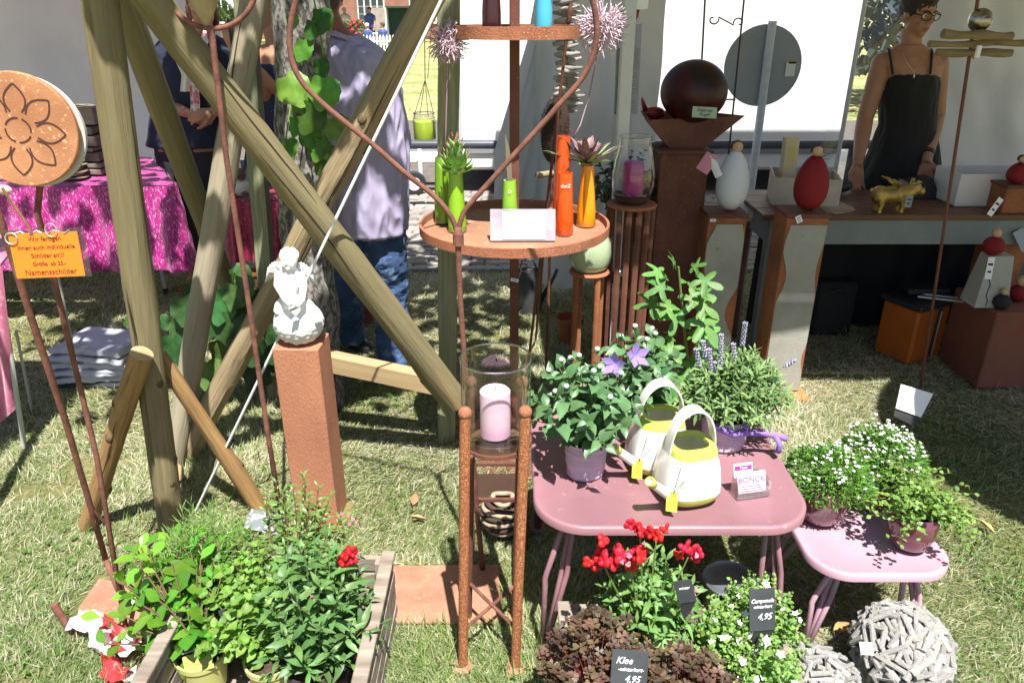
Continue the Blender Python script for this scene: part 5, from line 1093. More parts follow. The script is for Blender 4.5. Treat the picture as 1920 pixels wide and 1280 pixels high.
ribbon([Pz(134, 1160, .05), Pz(165, 1163, .07), Pz(195, 1172, .06), Pz(232, 1200, .05), Pz(248, 1222, .05)], .06, .12)
ribbon([Pz(190, 1178, .06), Pz(186, 1205, .04), Pz(196, 1235, .03), Pz(215, 1262, .02), Pz(245, 1272, .015), Pz(262, 1262, .03)], .052, .15)
ribbon([Pz(250, 1205, .06), Pz(225, 1195, .08), Pz(205, 1210, .04)], .034, .3)
# ---- allium seed heads
def allium(lab, u, v, Y, r, stem, seed):
    c = Py(u, v, Y); t = thing('dried_allium', lab, 'flower', c, 'lilac string flower heads'); rg = random.Random(seed); m = mat('lilac_fibre', (.62, .50, .56), .7, (.50, .36, .44), 30, island=.2)
    for g in range(8):
        b = MB()
        for i in range(30):
            d = Vector((rg.gauss(0, 1), rg.gauss(0, 1), rg.gauss(.2, 1))).normalized(); p = c + d * r * rg.uniform(.1, .3); pts = [p]; s_ = Vector((rg.gauss(0, 1), rg.gauss(0, 1), rg.gauss(0, 1))) * 1.15
            for k in range(7): d = (d + s_ * .28 + Vector((0, 0, -.04))).normalized(); p = p + d * r * .17; pts.append(p)
            b.tube(pts, r * .022, 5)
        b.obj('filament_tuft', m, t, smooth=True)
    b = MB(); b.tube([c] + [Py(*q) for q in stem], .0028, 6); b.obj('stem', mat('lilac_stem', (.30, .20, .24), .7), t, smooth=True)
allium('lilac string flower head in front of the green square post', 840, 82, 2.46, .052, [(839, 120, 2.46), (836, 240, 2.46), (834, 330, 2.5)], 1)
allium('larger lilac string flower head touching the right side of the heart rod', 1128, 52, 2.62, .07, [(1120, 100, 2.62), (1105, 180, 2.65), (1088, 235, 2.6), (1072, 265, 2.6)], 2)
# ---- hanging jar lantern
t = thing('jar_lantern', 'glass jar lantern with lime green candle hanging from wires', 'lantern', Py(797, 235, 2.75))
c = Py(797, 262, 2.75); r_ = SZ(21, c); h = SZ(50, c)
b = MB(); b.lathe([(r_ * .9, 0), (r_, .006), (r_, h * .72), (r_ * .9, h * .8), (r_ * .9, h * .96)], 28, c, open_=True); b.obj('glass_jar', clear, t, smooth=True)
b = MB(); b.tube([c + Vector((r_ * .92 * math.cos(a * .2618), r_ * .92 * math.sin(a * .2618), h * .96)) for a in range(24)], .0022, 6, closed=True); b.tube([c + Vector((r_ * .95 * math.cos(a * .2618), r_ * .95 * math.sin(a * .2618), h * .8)) for a in range(24)], .0015, 6, closed=True); b.obj('rim', gt, t, smooth=True)
b = MB(); b.lathe([(0, .004), (r_ * .94, .004), (r_ * .96, .01), (r_ * .94, h * .66), (0, h * .64)], 24, c); b.obj('candle', mat('lime_wax', (.36, .52, .03), .45, (.45, .6, .06), 6), t, smooth=False)
b = MB(); tp = Py(797, 150, 2.75)
for k in range(4): a = k * 1.57 + .5; b.tube([c + Vector((r_ * .95 * math.cos(a), r_ * .95 * math.sin(a), h * .86)), tp], .0012, 5)
b.tube([tp, Py(796, 60, 2.72)], .0016, 5); b.tube([Py(802, 148, 2.75), Py(808, 60, 2.72)], .0011, 5); b.obj('wire', iron, t)
# ---- spike finial rod, driftwood garland
t = thing('finial_stake', 'dark rusty stake topped with a spearhead finial behind the heart rod', 'garden ornament', Vector((Py(1050, 170, 2.7).x, 2.7, 0)))
tp = Py(1067, 4, 2.66); lo = Py(1047, 180, 2.7); d = (lo - tp); ft = tp + d * (tp.z / -d.z)
b = MB(); b.tube([Py(1065, 50, 2.665), ft], .0055, 8); b.obj('rod', rust_dark, t)
b = MB(); fr2 = frame(-d.normalized()); q = Py(1065, 52, 2.665); b.lathe([(0, -.004), (.017, 0), (.006, .008), (.006, .014), (.010, .02), (.007, .028), (.012, .042), (.004, .07), (.0015, .078), (0, .09)], 14, q, fr2); b.obj('finial', rust_dark, t, smooth=True)
t = thing('driftwood_garland', 'garland of short grey driftwood sticks hanging beside the tent curtain', 'garland', Py(1066, 200, 3.2))
gd = mat('grey_driftwood', (.36, .34, .32), .9, (.24, .22, .2), 9, (1, 8, 8), .5, 14, rand=.2)
ds = MB(); ds.tube([(-.5, 0, 0), (-.2, .02, .03), (.15, -.01, .0), (.5, 0, .04)], [.05, .09, .08, .04], 8); ds = ds.mesh('drift', True); ds.materials.append(gd); rg = random.Random(5)
for i in range(34):
    v = -10 + i * 6.6; p = Py(1064 + rg.uniform(-5, 5), v, 3.2 + rg.uniform(-.02, .02)); L = SZ(rg.uniform(36, 58), p)
    put('driftwood_stick', ds, None, t, Matrix.Translation(p) @ Euler((rg.uniform(-.3, .3), rg.uniform(-.25, .25), rg.uniform(-.5, .5))).to_matrix().to_4x4() @ Matrix.Diagonal((L, L * 1.1, L * 1.1, 1)))
b = MB(); b.tube([Py(1065, -20, 3.2), Py(1062, 215, 3.2)], .0015, 5); b.obj('string', iron, t)
# dark fibre bundle
t = thing('fibre_bundle', 'dark brown oval bundle of coconut fibre behind the right arm of the heart', 'bundle', Py(1040, 245, 3.0))
c = Py(1041, 246, 3.05); rg = random.Random(8); b = MB(); b.ball(c, (.055, .05, .125), 20, 16, Matrix.Rotation(R(6), 3, 'Y')); b.obj('core', mat('dark_fibre', (.04, .022, .015), .95, bump=1, bscale=120), t, smooth=True)
b = MB()
for i in range(1600):
    a = rg.uniform(0, 6.283); zz = rg.uniform(-1, 1); rad = math.sqrt(1 - zz * zz); n = Vector((rad * math.cos(a) * .055, rad * math.sin(a) * .05, zz * .125)); p = c + n; d = (n.normalized() + Vector((rg.gauss(0, .7), rg.gauss(0, .7), rg.gauss(0, .7)))).normalized() * rg.uniform(.01, .022); s_ = d.orthogonal().normalized() * .0009
    b.add([p - s_, p + s_, p + d], [(0, 1, 2)])
o = b.obj('fibres', mat('fibre_hair', (.055, .03, .02), .9, island=.4), t); o['kind'] = 'stuff'
q = Py(1022, 328, 2.95); t = thing('round_peg', 'short pale wooden peg poking out under the dark fibre bundle', 'peg', q)
b = MB(); b.tube([q + Vector((-.035, -.02, 0)), q + Vector((.03, .02, .004))], .0125, 14); b.obj('wood', wood_half, t)
b = MB(); b.tube([q + Vector((.03, .02, 0)), Vector((q.x + .02, q.y + .03, 0))], .006, 8); b.obj('stake', rust_dark, t)
# hanging info sheets + bowl
q = Py(1176, 165, 3.05); t = thing('info_sheet', 'long white text sheet in a clear sleeve hanging between the curtains', 'sheet', q); r0 = rotf((0, -1, 0), roll=R(1))
w_ = SZ(42, q); card('paper', Py(1176, 153, 3.05), w_, SZ(116, q), r0, white_paper, t); card('sleeve', Py(1177, 132, 3.048), w_ * 1.08, SZ(158, q), r0, mat('sleeve_grey', (.32, .33, .4), .3, (.25, .26, .33), 5, alpha=.5), t)
b = MB()
for i in range(17): b.box(Py(1176, 118 + i * 5.2, 3.046) + Vector((-.002 * (i % 3), 0, 0)), (w_ * (.75 - .12 * (i % 3)), .0006, .0022))
b.obj('text_lines', mat('grey_ink', (.35, .35, .38), .7), t); text('1.', t, Py(1176, 112, 3.045), .02, MATS['grey_ink'], FACE)
q = Py(1193, 4, 3.0); t = thing('paper_card', 'white card with a small picture at the top edge of the curtain', 'card', q); card('paper', Py(1195, -4, 3.0), SZ(42, q), SZ(40, q), r0, white_paper, t)
b = MB(); b.box(Py(1190, -2, 2.998), (SZ(10, q), .001, SZ(8, q))); b.obj('picture_print', ink, t)
q = Py(1179, 48, 3.1); t = thing('red_bowl', 'small dark red bowl on a spike under the white card', 'bowl', q); r_ = SZ(19, q)
b = MB(); b.lathe([(0, 0), (r_ * .5, .006), (r_ * .9, .03), (r_, .055), (r_ * .95, .055), (r_ * .85, .03), (0, .01)], 24, q); b.obj('bowl', mat('bowl_red', (.20, .01, .018), .35), t, smooth=True); b = MB(); b.tube([q, (q.x, q.y, 0.)], .004, 6); b.obj('spike', iron, t)
# hurricane vase w/ magenta candle on slatted stand
g = Py(1185, 372, 2.92); t = thing('slatted_stand', 'tall dark rust stand of tapering slats under the glass with the magenta candle', 'stand', (g.x, 2.92, 0))
b = MB(); b.lathe([(0, -.0), (.095, 0), (.1, .006), (.095, .012), (0, .012)], 36, (g.x, 2.92, g.z - .03)); b.obj('top_plate', rust, t)
for k in range(14):
    a = 6.283 * k / 14; p0 = Vector((g.x + .088 * math.cos(a), 2.92 + .088 * math.sin(a), g.z - .03)); p1 = Vector((g.x + .075 * math.cos(a), 2.92 + .075 * math.sin(a), 0)); b = MB(); b.tube([p0, p1], .011, 4, flat=.35); b.obj('slat', rust_dark, t)
b = MB(); b.lathe([(.06, 0), (.1, 0), (.1, .03), (.06, .03)], 30, (g.x, 2.92, 0)); b.obj('foot_ring', rust_dark, t)
t = thing('glass_vase', 'bulbous clear glass on the slatted rust stand with the magenta candle inside', 'glass', g); hh = SZ(122, g)
gprof = [(.035, 0), (.07, .02), (.083, .07), (.084, .11), (.075, .17), (.063, .215), (.062, hh - .0)]
b = MB(); b.lathe([(r, z + .0) for r, z in gprof], 40, g - Vector((0, 0, .018)), open_=True); b.obj('glass_wall', clear, t, smooth=True)
b = MB(); b.tube([g + Vector((.062 * math.cos(a * .1745), .062 * math.sin(a * .1745), hh - .018)) for a in range(36)], .0018, 6, closed=True); b.obj('lip', gt, t, smooth=True)
b = MB(); b.lathe([(0, 0), (.05, 0), (.068, .018), (.076, .035), (0, .032)], 30, g - Vector((0, 0, .017))); b.obj('sand_filling', mat('dark_sand', (.06, .03, .025), .95, bump=.5), t)
t = thing('magenta_candle', 'magenta pillar candle inside the bulbous glass', 'candle', g); b = MB(); b.lathe([(0, 0), (.039, 0), (.039, .125), (.035, .128), (0, .122)], 28, g + Vector((0, 0, .014))); b.obj('wax', mat('magenta_wax', (.42, .03, .22), .5, (.34, .02, .18), 8), t, smooth=False)
# ribbed green vase on stand
g = Py(1105, 505, 2.80); t = thing('small_round_stand', 'small rust plant stand with three round legs under the ribbed green vase', 'stand', (g.x, 2.8, 0))
b = MB(); b.lathe([(0, 0), (.075, 0), (.08, .008), (.075, .015), (0, .015)], 30, (g.x, 2.8, g.z - .017)); b.obj('top_plate', rust, t)
for k in range(4): a = 6.283 * k / 4 + .5; b = MB(); b.tube([(g.x + .06 * math.cos(a), 2.8 + .06 * math.sin(a), g.z - .017), (g.x + .062 * math.cos(a), 2.8 + .062 * math.sin(a), 0)], .0125, 12); b.obj('leg', rust_m, t)
t = thing('ribbed_vase', 'pale green ribbed glass vase half behind the tent pole', 'vase', g); b = MB(); seg = 48; vs = []; fs = []
for i, (r, z) in enumerate([(.05, 0), (.066, .01), (.078, .035), (.082, .07), (.078, .11), (.066, .14)]):
    for k in range(seg): a = 6.283 * k / seg; r2 = r + .0016 * (k % 2); vs.append(g + Vector((r2 * math.cos(a), r2 * math.sin(a), z)))
fs = [(i * seg + k, i * seg + (k + 1) % seg, (i + 1) * seg + (k + 1) % seg, (i + 1) * seg + k) for i in range(5) for k in range(seg)]
b.add(vs, fs); b.obj('ribbed_wall', mat('pale_green_glass', (.42, .50, .33), .2, (.34, .42, .25), 10, coat=1, spec=.7), t)
# terracotta pot, watering can (zinc) in the shade
g = Pz(1066, 640); t = thing('terracotta_pot', 'terracotta flower pot in the shade behind the small rust stand', 'pot', g)
b = MB(); b.lathe([(0, 0), (.045, 0), (.065, .11), (.075, .11), (.077, .14), (.068, .14), (.06, .1), (0, .1)], 30, g); b.obj('body', mat('terracotta', (.32, .11, .05), .8, (.26, .09, .04), 6), t, ang=40)
g = Pz(991, 582); t = thing('zinc_can', 'dark zinc watering can standing on the grass behind the tray post', 'watering can', g)
b = MB(); b.lathe([(0, 0), (.075, 0), (.075, .2), (.05, .24), (.05, .25), (.046, .25), (.046, .235), (0, .2)], 30, g); b.obj('body', mat('zinc', (.10, .105, .11), .4, (.07, .07, .075), 8, metal=.6), t, ang=40)
b = MB(); b.tube([g + Vector((.06, 0, .04)), g + Vector((.14, 0, .2)), g + Vector((.16, 0, .25))], [.016, .01, .01], 10); b.obj('spout', MATS['zinc'], t, smooth=True)
b = MB(); b.tube([g + Vector((-.06, 0, .22)), g + Vector((-.04, 0, .3)), g + Vector((.02, 0, .31)), g + Vector((.05, 0, .24))], .005, 8); b.obj('handle', MATS['zinc'], t, smooth=True)
# hanging pot / rust thin stake right of post (1010-1020, 500-620)
t = thing('thin_stake', 'thin rusty rod rising beside the tray post', 'stake', Pz(1004, 640)); b = MB(); b.tube([Pz(1004, 640), Py(1018, 480, 2.9)], .006, 8); b.obj('rod', rust_m, t)
# dark stool with striped ball behind candle stand
g = Pz(925, 1010); t = thing('low_rust_frame', 'low dark rust box frame standing behind the candle stand', 'frame', g)
x0 = Pz(886, 1030).x; x1 = Pz(985, 1030).x; Y0 = Pz(925, 1030).y; Y1 = Y0 + .2
for (x, y) in ((x0, Y0), (x1, Y0), (x0, Y1), (x1, Y1)): b = MB(); b.bbox((x, y, .10), (.016, .016, .20), .001); b.obj('leg', rust_dark, t)
for (y) in (Y0, Y1): b = MB(); b.bbox(((x0 + x1) / 2, y, .195), (x1 - x0 - .017, .012, .012), .001); b.obj('rail', rust_dark, t)
for (x) in (x0, x1): b = MB(); b.bbox((x, (Y0 + Y1) / 2, .195), (.012, Y1 - Y0 - .017, .012), .001); b.obj('rail', rust_dark, t)
b = MB(); b.bbox(((x0 + x1) / 2, Y1 + .02, .075), (x1 - x0, .008, .13), .001); b.obj('back_panel', mat('brown_panel', (.13, .075, .05), .85, (.1, .055, .04), 5), t)
t = thing('bark_ball', 'ball wrapped in pale and dark bark strips inside the low rust frame', 'ball', g)
c = Vector(((x0 + x1) / 2 + .012, Y0 + .09, .075)); bm_ = [mat('bark_strip_pale', (.36, .28, .20), .9, bump=.4), mat('bark_strip_dark', (.06, .04, .03), .9, bump=.4)]
for k in range(9):
    z = -.062 + k * .0155; r_ = math.sqrt(max(.0001, .07 ** 2 - z * z)); b = MB(); b.tube([c + Vector((r_ * math.cos(a * .2618), r_ * math.sin(a * .2618), z + .006 * math.sin(a * .5 + k))) for a in range(24)], .0085, 8, closed=True); b.obj('bark_strip', bm_[k % 2], t, smooth=True)
# ================================================================== GARDEN TABLES
plum = mat('plum_paint', (.30, .155, .178), .40, (.245, .125, .145), 4, bump=.15, bscale=90, c3=(.40, .25, .27), s3=28, t3=.66, rv=.16, detail=10, contrast=(.3, .7))
plum2 = mat('plum_glare_paint', (.50, .31, .38), .36, (.44, .27, .33), 4, bump=.08, bscale=60, rv=.08)  # paler than plum: glare on the tabletop is mixed into this colour
def garden_table(lab, x0, x1, y0, y1, z, rad, m, legins=.075, foot=.03):
    t = thing('garden_table', lab, 'table', ((x0 + x1) / 2, (y0 + y1) / 2, 0)); cx, cy = (x0 + x1) / 2, (y0 + y1) / 2; hx, hy = (x1 - x0) / 2, (y1 - y0) / 2
    N = 64
    def outline(inset):
        out = []
        for i in range(N):
            a = 2 * math.pi * (i + .5) / N; sx = math.copysign(1, math.cos(a)); sy = math.copysign(1, math.sin(a)); q = (i + .5) / N * 4; k = int(q); f = q - k
            aa = k * math.pi / 2 + f * math.pi / 2; r = rad - inset; ccx = (hx - rad) * (1 if k in (0, 3) else -1); ccy = (hy - rad) * (1 if k in (0, 1) else -1)
            out.append((cx + ccx + r * math.cos(aa), cy + ccy + r * math.sin(aa)))
        return out
    b = MB(); vs = []; lv_ = [(.0, -.022), (0, -.004), (.004, 0), (.012, 0), (.018, -.0045)]
    for ins, dz in lv_: vs += [(x, y, z + dz + .0045) for x, y in outline(ins)]
    fs = [(i * N + k, i * N + (k + 1) % N, (i + 1) * N + (k + 1) % N, (i + 1) * N + k) for i in range(len(lv_) - 1) for k in range(N)] + [tuple((len(lv_) - 1) * N + k for k in range(N))]
    base = len(vs); vs += [(x, y, z - .0175) for x, y in outline(.004)]; fs.append(tuple(base + k for k in range(N - 1, -1, -1)))
    b.add(vs, fs); b.obj('tabletop', m, t, ang=50)
    for sx in (-1, 1):
        for sy in (-1, 1):
            f = Vector((cx + sx * (hx - foot), cy + sy * (hy - foot - .01), 0)); g = Vector((cx + sx * (hx - legins - .02), cy + sy * (hy - legins), z - .018))
            for k, (dx, dy) in enumerate(((-.036, 0), (.022, -.02 * sy), (.01, .035))):
                b = MB(); mid = f.lerp(g, .62) + Vector((dx * .95, dy * .9, 0)); top_ = g + Vector((dx * .35, dy * .4, 0)); mid2 = f.lerp(g, .52) + Vector((dx * .9, dy * .8, 0))
                b.tube([f + Vector((dx * .12, dy * .15, .008)), mid2, mid2.lerp(mid, .5) + Vector((dx * .08, dy * .08, 0)), mid, top_], .0075, 10); b.obj('leg_rod', m, t, smooth=True)
            b = MB(); b.lathe([(0, 0), (.024, 0), (.024, .006), (.012, .012), (0, .012)], 18, f + Vector((0, 0, .003))); b.obj('foot', m, t)
    return t
ZP = .45; ZS = .30
garden_table('plum red metal garden table carrying the two watering cans', .055, .75, 1.462, 2.07, ZP, .13, plum)
garden_table('smaller and lower metal table, its glare painted pale pink, with three plum pots', .765, 1.135, 1.468, 1.86, ZS, .10, plum2)
# ================================================================== PLANT TOOLS
def leaves_out(t, me, mws, lim=290, name='leaf', matl=None):
    mws.sort(key=lambda m_: (m_.translation - Vector((0, 0, CH))).length)
    if matl is not None and len(me.materials) == 0: me.materials.append(matl)
    for m_ in mws[:lim]: put(name, me, None, t, m_)
    if len(mws) > lim: o = scatter('more_' + name + 's', me, list(me.materials), t, mws[lim:]); o['kind'] = 'stuff'
def stems(t, c, n, H, spread, seed, leaf_every, size, kind_pair=True, lean=(0, 0), droop=0, start=.25, base_r=.02, upleaf=.35, m=None, rad=.0014, squash=1.0, sizevar=.4, curve=.5):
    rg = random.Random(seed); mws = []; b = MB(); tips = []; c = Vector(c)
    for i in range(n):
        a = i * 2.39996 + rg.uniform(-.3, .3); f = math.sqrt((i + .5) / n); h = H * (1 - .45 * f * f) * rg.uniform(.85, 1.1)
        p0 = c + Vector((math.cos(a) * base_r * f, math.sin(a) * base_r * f, 0)); p2 = c + Vector((math.cos(a) * spread * f + lean[0], (math.sin(a) * spread * f) * squash + lean[1], h - droop * f * f))
        p1 = p0.lerp(p2, .45) + Vector((0, 0, h * .28 * f * curve * 2)) + Vector((rg.gauss(0, .01), rg.gauss(0, .01), 0)); pts = [(p0 * (1 - s) ** 2 + p1 * 2 * s * (1 - s) + p2 * s * s) for s in [k / 8 for k in range(9)]]
        b.tube(pts, [rad * (1.3 - .08 * k) for k in range(9)], 4, caps=False); L = sum((pts[k + 1] - pts[k]).length for k in range(8)); m_ = max(2, int(L * (1 - start) / leaf_every)); tips.append((p2, (p2 - p1).normalized())); roll = rg.uniform(0, 6)
        for j in range(m_ + 1):
            s = start + (1 - start) * j / m_; p = p0 * (1 - s) ** 2 + p1 * 2 * s * (1 - s) + p2 * s * s; d = ((p1 - p0) * 2 * (1 - s) + (p2 - p1) * 2 * s).normalized(); x = d.orthogonal().normalized(); y = d.cross(x); roll += 1.57 if kind_pair else 2.4
            for k in range(2 if kind_pair else 1):
                aa = roll + k * math.pi; o = (x * math.cos(aa) + y * math.sin(aa)); dd = (o + d * (upleaf + .8 * (s > .93)) + Vector((0, 0, .12)) + Vector((rg.gauss(0, .15), rg.gauss(0, .15), rg.gauss(0, .15)))).normalized()
                mws.append(leafM(p, dd, (d * .25 + SUNV * .9 + Vector((rg.gauss(0, .25), rg.gauss(0, .25), 0))).normalized(), size * rg.uniform(1 - sizevar, 1 + sizevar * .6) * (1 - .35 * (s > .9)), rg.uniform(.85, 1.15)))
    o = b.obj('stems', m or mat('stem_green', (.13, .20, .05), .6), t, smooth=True); o['kind'] = 'stuff'
    return mws, tips
soil = mat('potting_soil', (.045, .03, .02), 1, (.09, .06, .04), 60, bump=1, bscale=120)
def pot(t, c, r, h, m, rim=True, taper=.75):
    c = Vector(c); pr = [(0, 0), (r * taper, 0), (r * .97, h * .82), (r * 1.03, h * .84), (r * 1.05, h), (r * .96, h), (r * .93, h * .9)] if rim else [(0, 0), (r * taper * .8, 0), (r * taper, .008), (r, h * .6), (r * 1.02, h), (r * .95, h), (r * .93, h * .9)]
    b = MB(); b.lathe(pr, 40, c); b.obj('pot', m, t, ang=50); b = MB(); b.lathe([(r * .935, h * .9), (0, h * .91)], 30, c); b.obj('soil', soil, t)
def flower5(m, r, cup=.4, n=5):
    b = MB()
    for k in range(n):
        a = 6.283 * k / n; M = Matrix.Rotation(a, 3, 'Z'); vs = [(0, 0, 0), (-.32 * r, .5 * r, cup * r * .5), (0, .55 * r, cup * r * .4), (.32 * r, .5 * r, cup * r * .5), (0, r, cup * r)]
        b.add([M @ Vector(v) for v in vs], [(0, 2, 1), (0, 3, 2), (1, 2, 4), (2, 3, 4)])
    me = b.mesh('bloom', True); me.materials.append(m); return me
lilac_felt = mat('lilac_felt', (.54, .44, .56), .95, (.44, .34, .46), 6, (1, 1, 7), .8, 22)
purple_felt = mat('purple_felt', (.27, .16, .55), .95, (.21, .12, .45), 30, bump=.8, bscale=90)
def feltpot(t, c, r, h):
    c = Vector(c); b = MB(); seg = 44; vs = []; n = 20
    for i in range(n + 1):
        z = h * i / n; rr = r * (.80 + .22 * (i / n) ** .7) * (1.10 if i == 0 else 1)
        for k in range(seg):
            a = 6.283 * k / seg; d = .0022 * math.sin(i * 1.9 + math.sin(a * 2 + i) * 1.5) + .002 * mnoise.noise(Vector((math.cos(a) * 3, math.sin(a) * 3, z * 60)))
            vs.append(c + Vector(((rr + d) * math.cos(a), (rr + d) * math.sin(a), z)))
    b.add(vs, [(i * seg + k, i * seg + (k + 1) % seg, (i + 1) * seg + (k + 1) % seg, (i + 1) * seg + k) for i in range(n) for k in range(seg)] + [tuple(range(seg - 1, -1, -1))])
    b.obj('felt_cover', lilac_felt, t, smooth=True); b = MB(); b.lathe([(r * .97, h * .93), (0, h * .95)], 30, c); b.obj('soil', soil, t)
# --- balloon flowers
ov = leafmesh('ovate'); pm = mat('platycodon_leaf', (.070, .155, .058), .42, (.10, .20, .085), 3, rand=.28, transl=.18, spec=.55)
def platy(lab, c, r, h, H, sp, seed, nb, pots=True, n=20, lean=(0, 0)):
    t = thing('balloon_flower', lab, 'potted plant', c); feltpot(t, c, r, h)
    mws, tips = stems(t, Vector(c) + Vector((0, 0, h * .9)), n, H, sp, seed, .030, .050, m=None, lean=lean, start=.15, droop=.045)
    leaves_out(t, ov, mws, 290, matl=pm); rg = random.Random(seed); bm = MB(); bm.ball((0, 0, .35), (.42, .42, .36), 10, 7); bm.add([(.3 * math.cos(a * 1.257), .3 * math.sin(a * 1.257), .05) for a in range(5)] + [(0, 0, .2)], [(0, 1, 5), (1, 2, 5), (2, 3, 5), (3, 4, 5)]); me = bm.mesh('bud', True); me.materials.append(mat('pale_bud', (.48, .55, .40), .6, (.42, .46, .52), 2, rand=.15))
    for p, d in sorted(tips, key=lambda q: -q[0].z)[:nb]: put('bud', me, None, t, leafM(p + d * .012, Vector((1, 0, 0)), Vector((0, 0, 1)), .018))
    return t, tips
tA = platy('bushy green balloon flower with pale round buds at the left corner of the plum table', Pz(1097, 882, ZP + .005), .058, .105, .235, .165, 4, 11, n=26)
pB = Pz(1205, 815, ZP + .005)
tB, tipsB = platy('balloon flower with two violet star blooms behind the left watering can', pB, .055, .10, .235, .135, 9, 6, n=18, lean=(-.01, .0))
vm = flower5(mat('violet_petal', (.30, .19, .62), .6, (.48, .36, .80), 40, transl=.3, bump=.6), 1, .75)
for (u, v, Y, s, dr_) in ((1154, 682, 1.76, .036, (-.4, -.8, .3)), (1190, 668, 1.80, .038, (.3, -.8, .5))):
    q = Py(u, v, Y); o = put('blossom', vm, None, tB, leafM(q, frame(Vector(dr_)) @ Vector((0, 1, 0)), Vector((dr_)), s)); b = MB(); b.tube([q, pB + Vector((0, 0, .12))], .0015, 5); b.obj('flower_stalk', mat('stem_green', (.13, .20, .05), .6), tB)
# --- lavender
cL = Pz(1362, 842, ZP + .005); cL.y += .04
tL = thing('lavender', 'lavender in a lilac felt pot tied with purple felt cord', 'potted plant', cL); feltpot(tL, cL, .068, .095)
mws, tips = stems(tL, cL + Vector((0, 0, .08)), 120, .20, .16, 21, .0095, .034, lean=(.02, 0), start=.12, droop=.06, upleaf=.9, rad=.001, squash=.8)
o = scatter('foliage', leafmesh('lance', 4), mat('lavender_leaf', (.15, .245, .085), .6, island=.4, transl=.2), tL, [m_ @ Matrix.Diagonal((.85, 1, 1, 1)) for m_ in mws]); o['kind'] = 'stuff'
lvm = mat('lavender_bloom', (.15, .135, .22), .9, (.36, .36, .42), 90, rand=.15)
for (u, v, u2, v2, n) in ((1397, 606, 1391, 650, 11), (1352, 628, 1350, 690, 12), (1342, 680, 1345, 720, 8), (1318, 640, 1322, 672, 6), (1330, 655, 1332, 700, 8), (1489, 675, 1470, 688, 6), (1375, 645, 1378, 690, 8), (1305, 655, 1312, 690, 6)):
    a = Py(u, v, 1.86); e = Py(u2, v2, 1.86); b = MB()
    for i in range(n):
        p = a.lerp(e, i / n)
        for k in range(4): b.ball(p + Vector((.005 * math.cos(k * 1.57 + i), .005 * math.sin(k * 1.57 + i), 0)), (.0032, .0032, .0045), 6, 4)
    b.tube([a, e], .0015, 5); b.obj('flower_spike', lvm, tL, smooth=True); b = MB(); b.tube([e, e.lerp(cL + Vector((0, 0, .12)), .5) + Vector((0, 0, .03)), cL + Vector((0, 0, .12))], .0012, 5); b.obj('flower_stalk', mat('stem_green', (.13, .20, .05), .6), tL)
zc_ = cL.z + .088; b = MB(); cord = [cL + Vector((-.07, .03, .115)), cL + Vector((-.072, -.02, .105)), cL + Vector((-.045, -.062, .085)), cL + Vector((0, -.078, .072)), cL + Vector((.045, -.075, .076)), cL + Vector((.09, -.07, .07)), cL + Vector((.135, -.075, .062)), cL + Vector((.15, -.078, .058))]
b.tube(cord, .0088, 10); b.tube([cL + Vector((.118, -.075, .066)), cL + Vector((.13, -.085, .045)), cL + Vector((.128, -.088, .02))], .008, 10); b.tube([cL + Vector((.03, -.07, .085)), cL + Vector((.05, -.05, .105)), cL + Vector((.062, -.056, .112))], .009, 10)
b.obj('felt_cord', purple_felt, tL, smooth=True)
# --- tall lobed plant behind the table
cF = Vector((Pz(1285, 900, .0).x + .02, 2.26, 0)); tF = thing('fig_leaf_plant', 'tall plant with deeply lobed bright green leaves rising behind the lavender', 'potted plant', cF)
pot(tF, cF, .085, .16, mat('dark_plastic_pot', (.03, .03, .032), .5))
pl_ = leafmesh('palm'); pl_.materials.append(mat('lobed_leaf', (.10, .23, .05), .5, (.14, .29, .07), 4, rand=.35, transl=.3)); rg = random.Random(3); b = MB(); stemc = [cF + Vector((0, 0, .14)), Py(1283, 620, 2.24), Py(1272, 500, 2.22)]; b.tube(stemc, [.006, .005, .003], 8); b.obj('stem', mat('stem_green', (.13, .20, .05), .6), tF)
for (u, v, s, dx, dz) in ((1268, 495, 40, -.4, .5), (1293, 502, 36, .6, .4), (1250, 510, 55, -1, .1), (1300, 520, 60, 1, -.2), (1255, 530, 58, -1, -.3), (1285, 545, 62, .6, -.6), (1300, 560, 60, 1, -.6), (1240, 565, 62, -1, 0), (1275, 575, 60, -.3, -.7), (1300, 590, 70, .8, -.7), (1265, 568, 58, -.6, -.2), (1310, 610, 60, 1, -.9), (1270, 640, 60, -.6, -.5), (1240, 630, 50, -1, .1), (1310, 650, 55, .6, -.8), (1255, 690, 70, -.6, -.7), (1290, 700, 80, .3, -.8), (1275, 725, 70, -.3, -1), (1310, 690, 60, .8, -.6), (1230, 665, 50, -1, -.2), (1288, 670, 60, .4, -.7)):
    p = Py(u, v, 2.16 + rg.uniform(-.05, .06)); put('leaf', pl_, None, tF, leafM(p, (dx, -.5, dz), Vector((rg.uniform(-.2, .2), -.7, .8)), SZ(s, p) * 1.02))
for i in range(16):
    f = rg.random(); p = stemc[0].lerp(stemc[1], f) if f < .6 else stemc[1].lerp(stemc[2], rg.random()); a = rg.uniform(0, 6.28); put('leaf', pl_, None, tF, leafM(p + Vector((math.cos(a), math.sin(a), 0)) * .05, (math.cos(a), math.sin(a), -.2), SUNV, rg.uniform(.05, .075)))
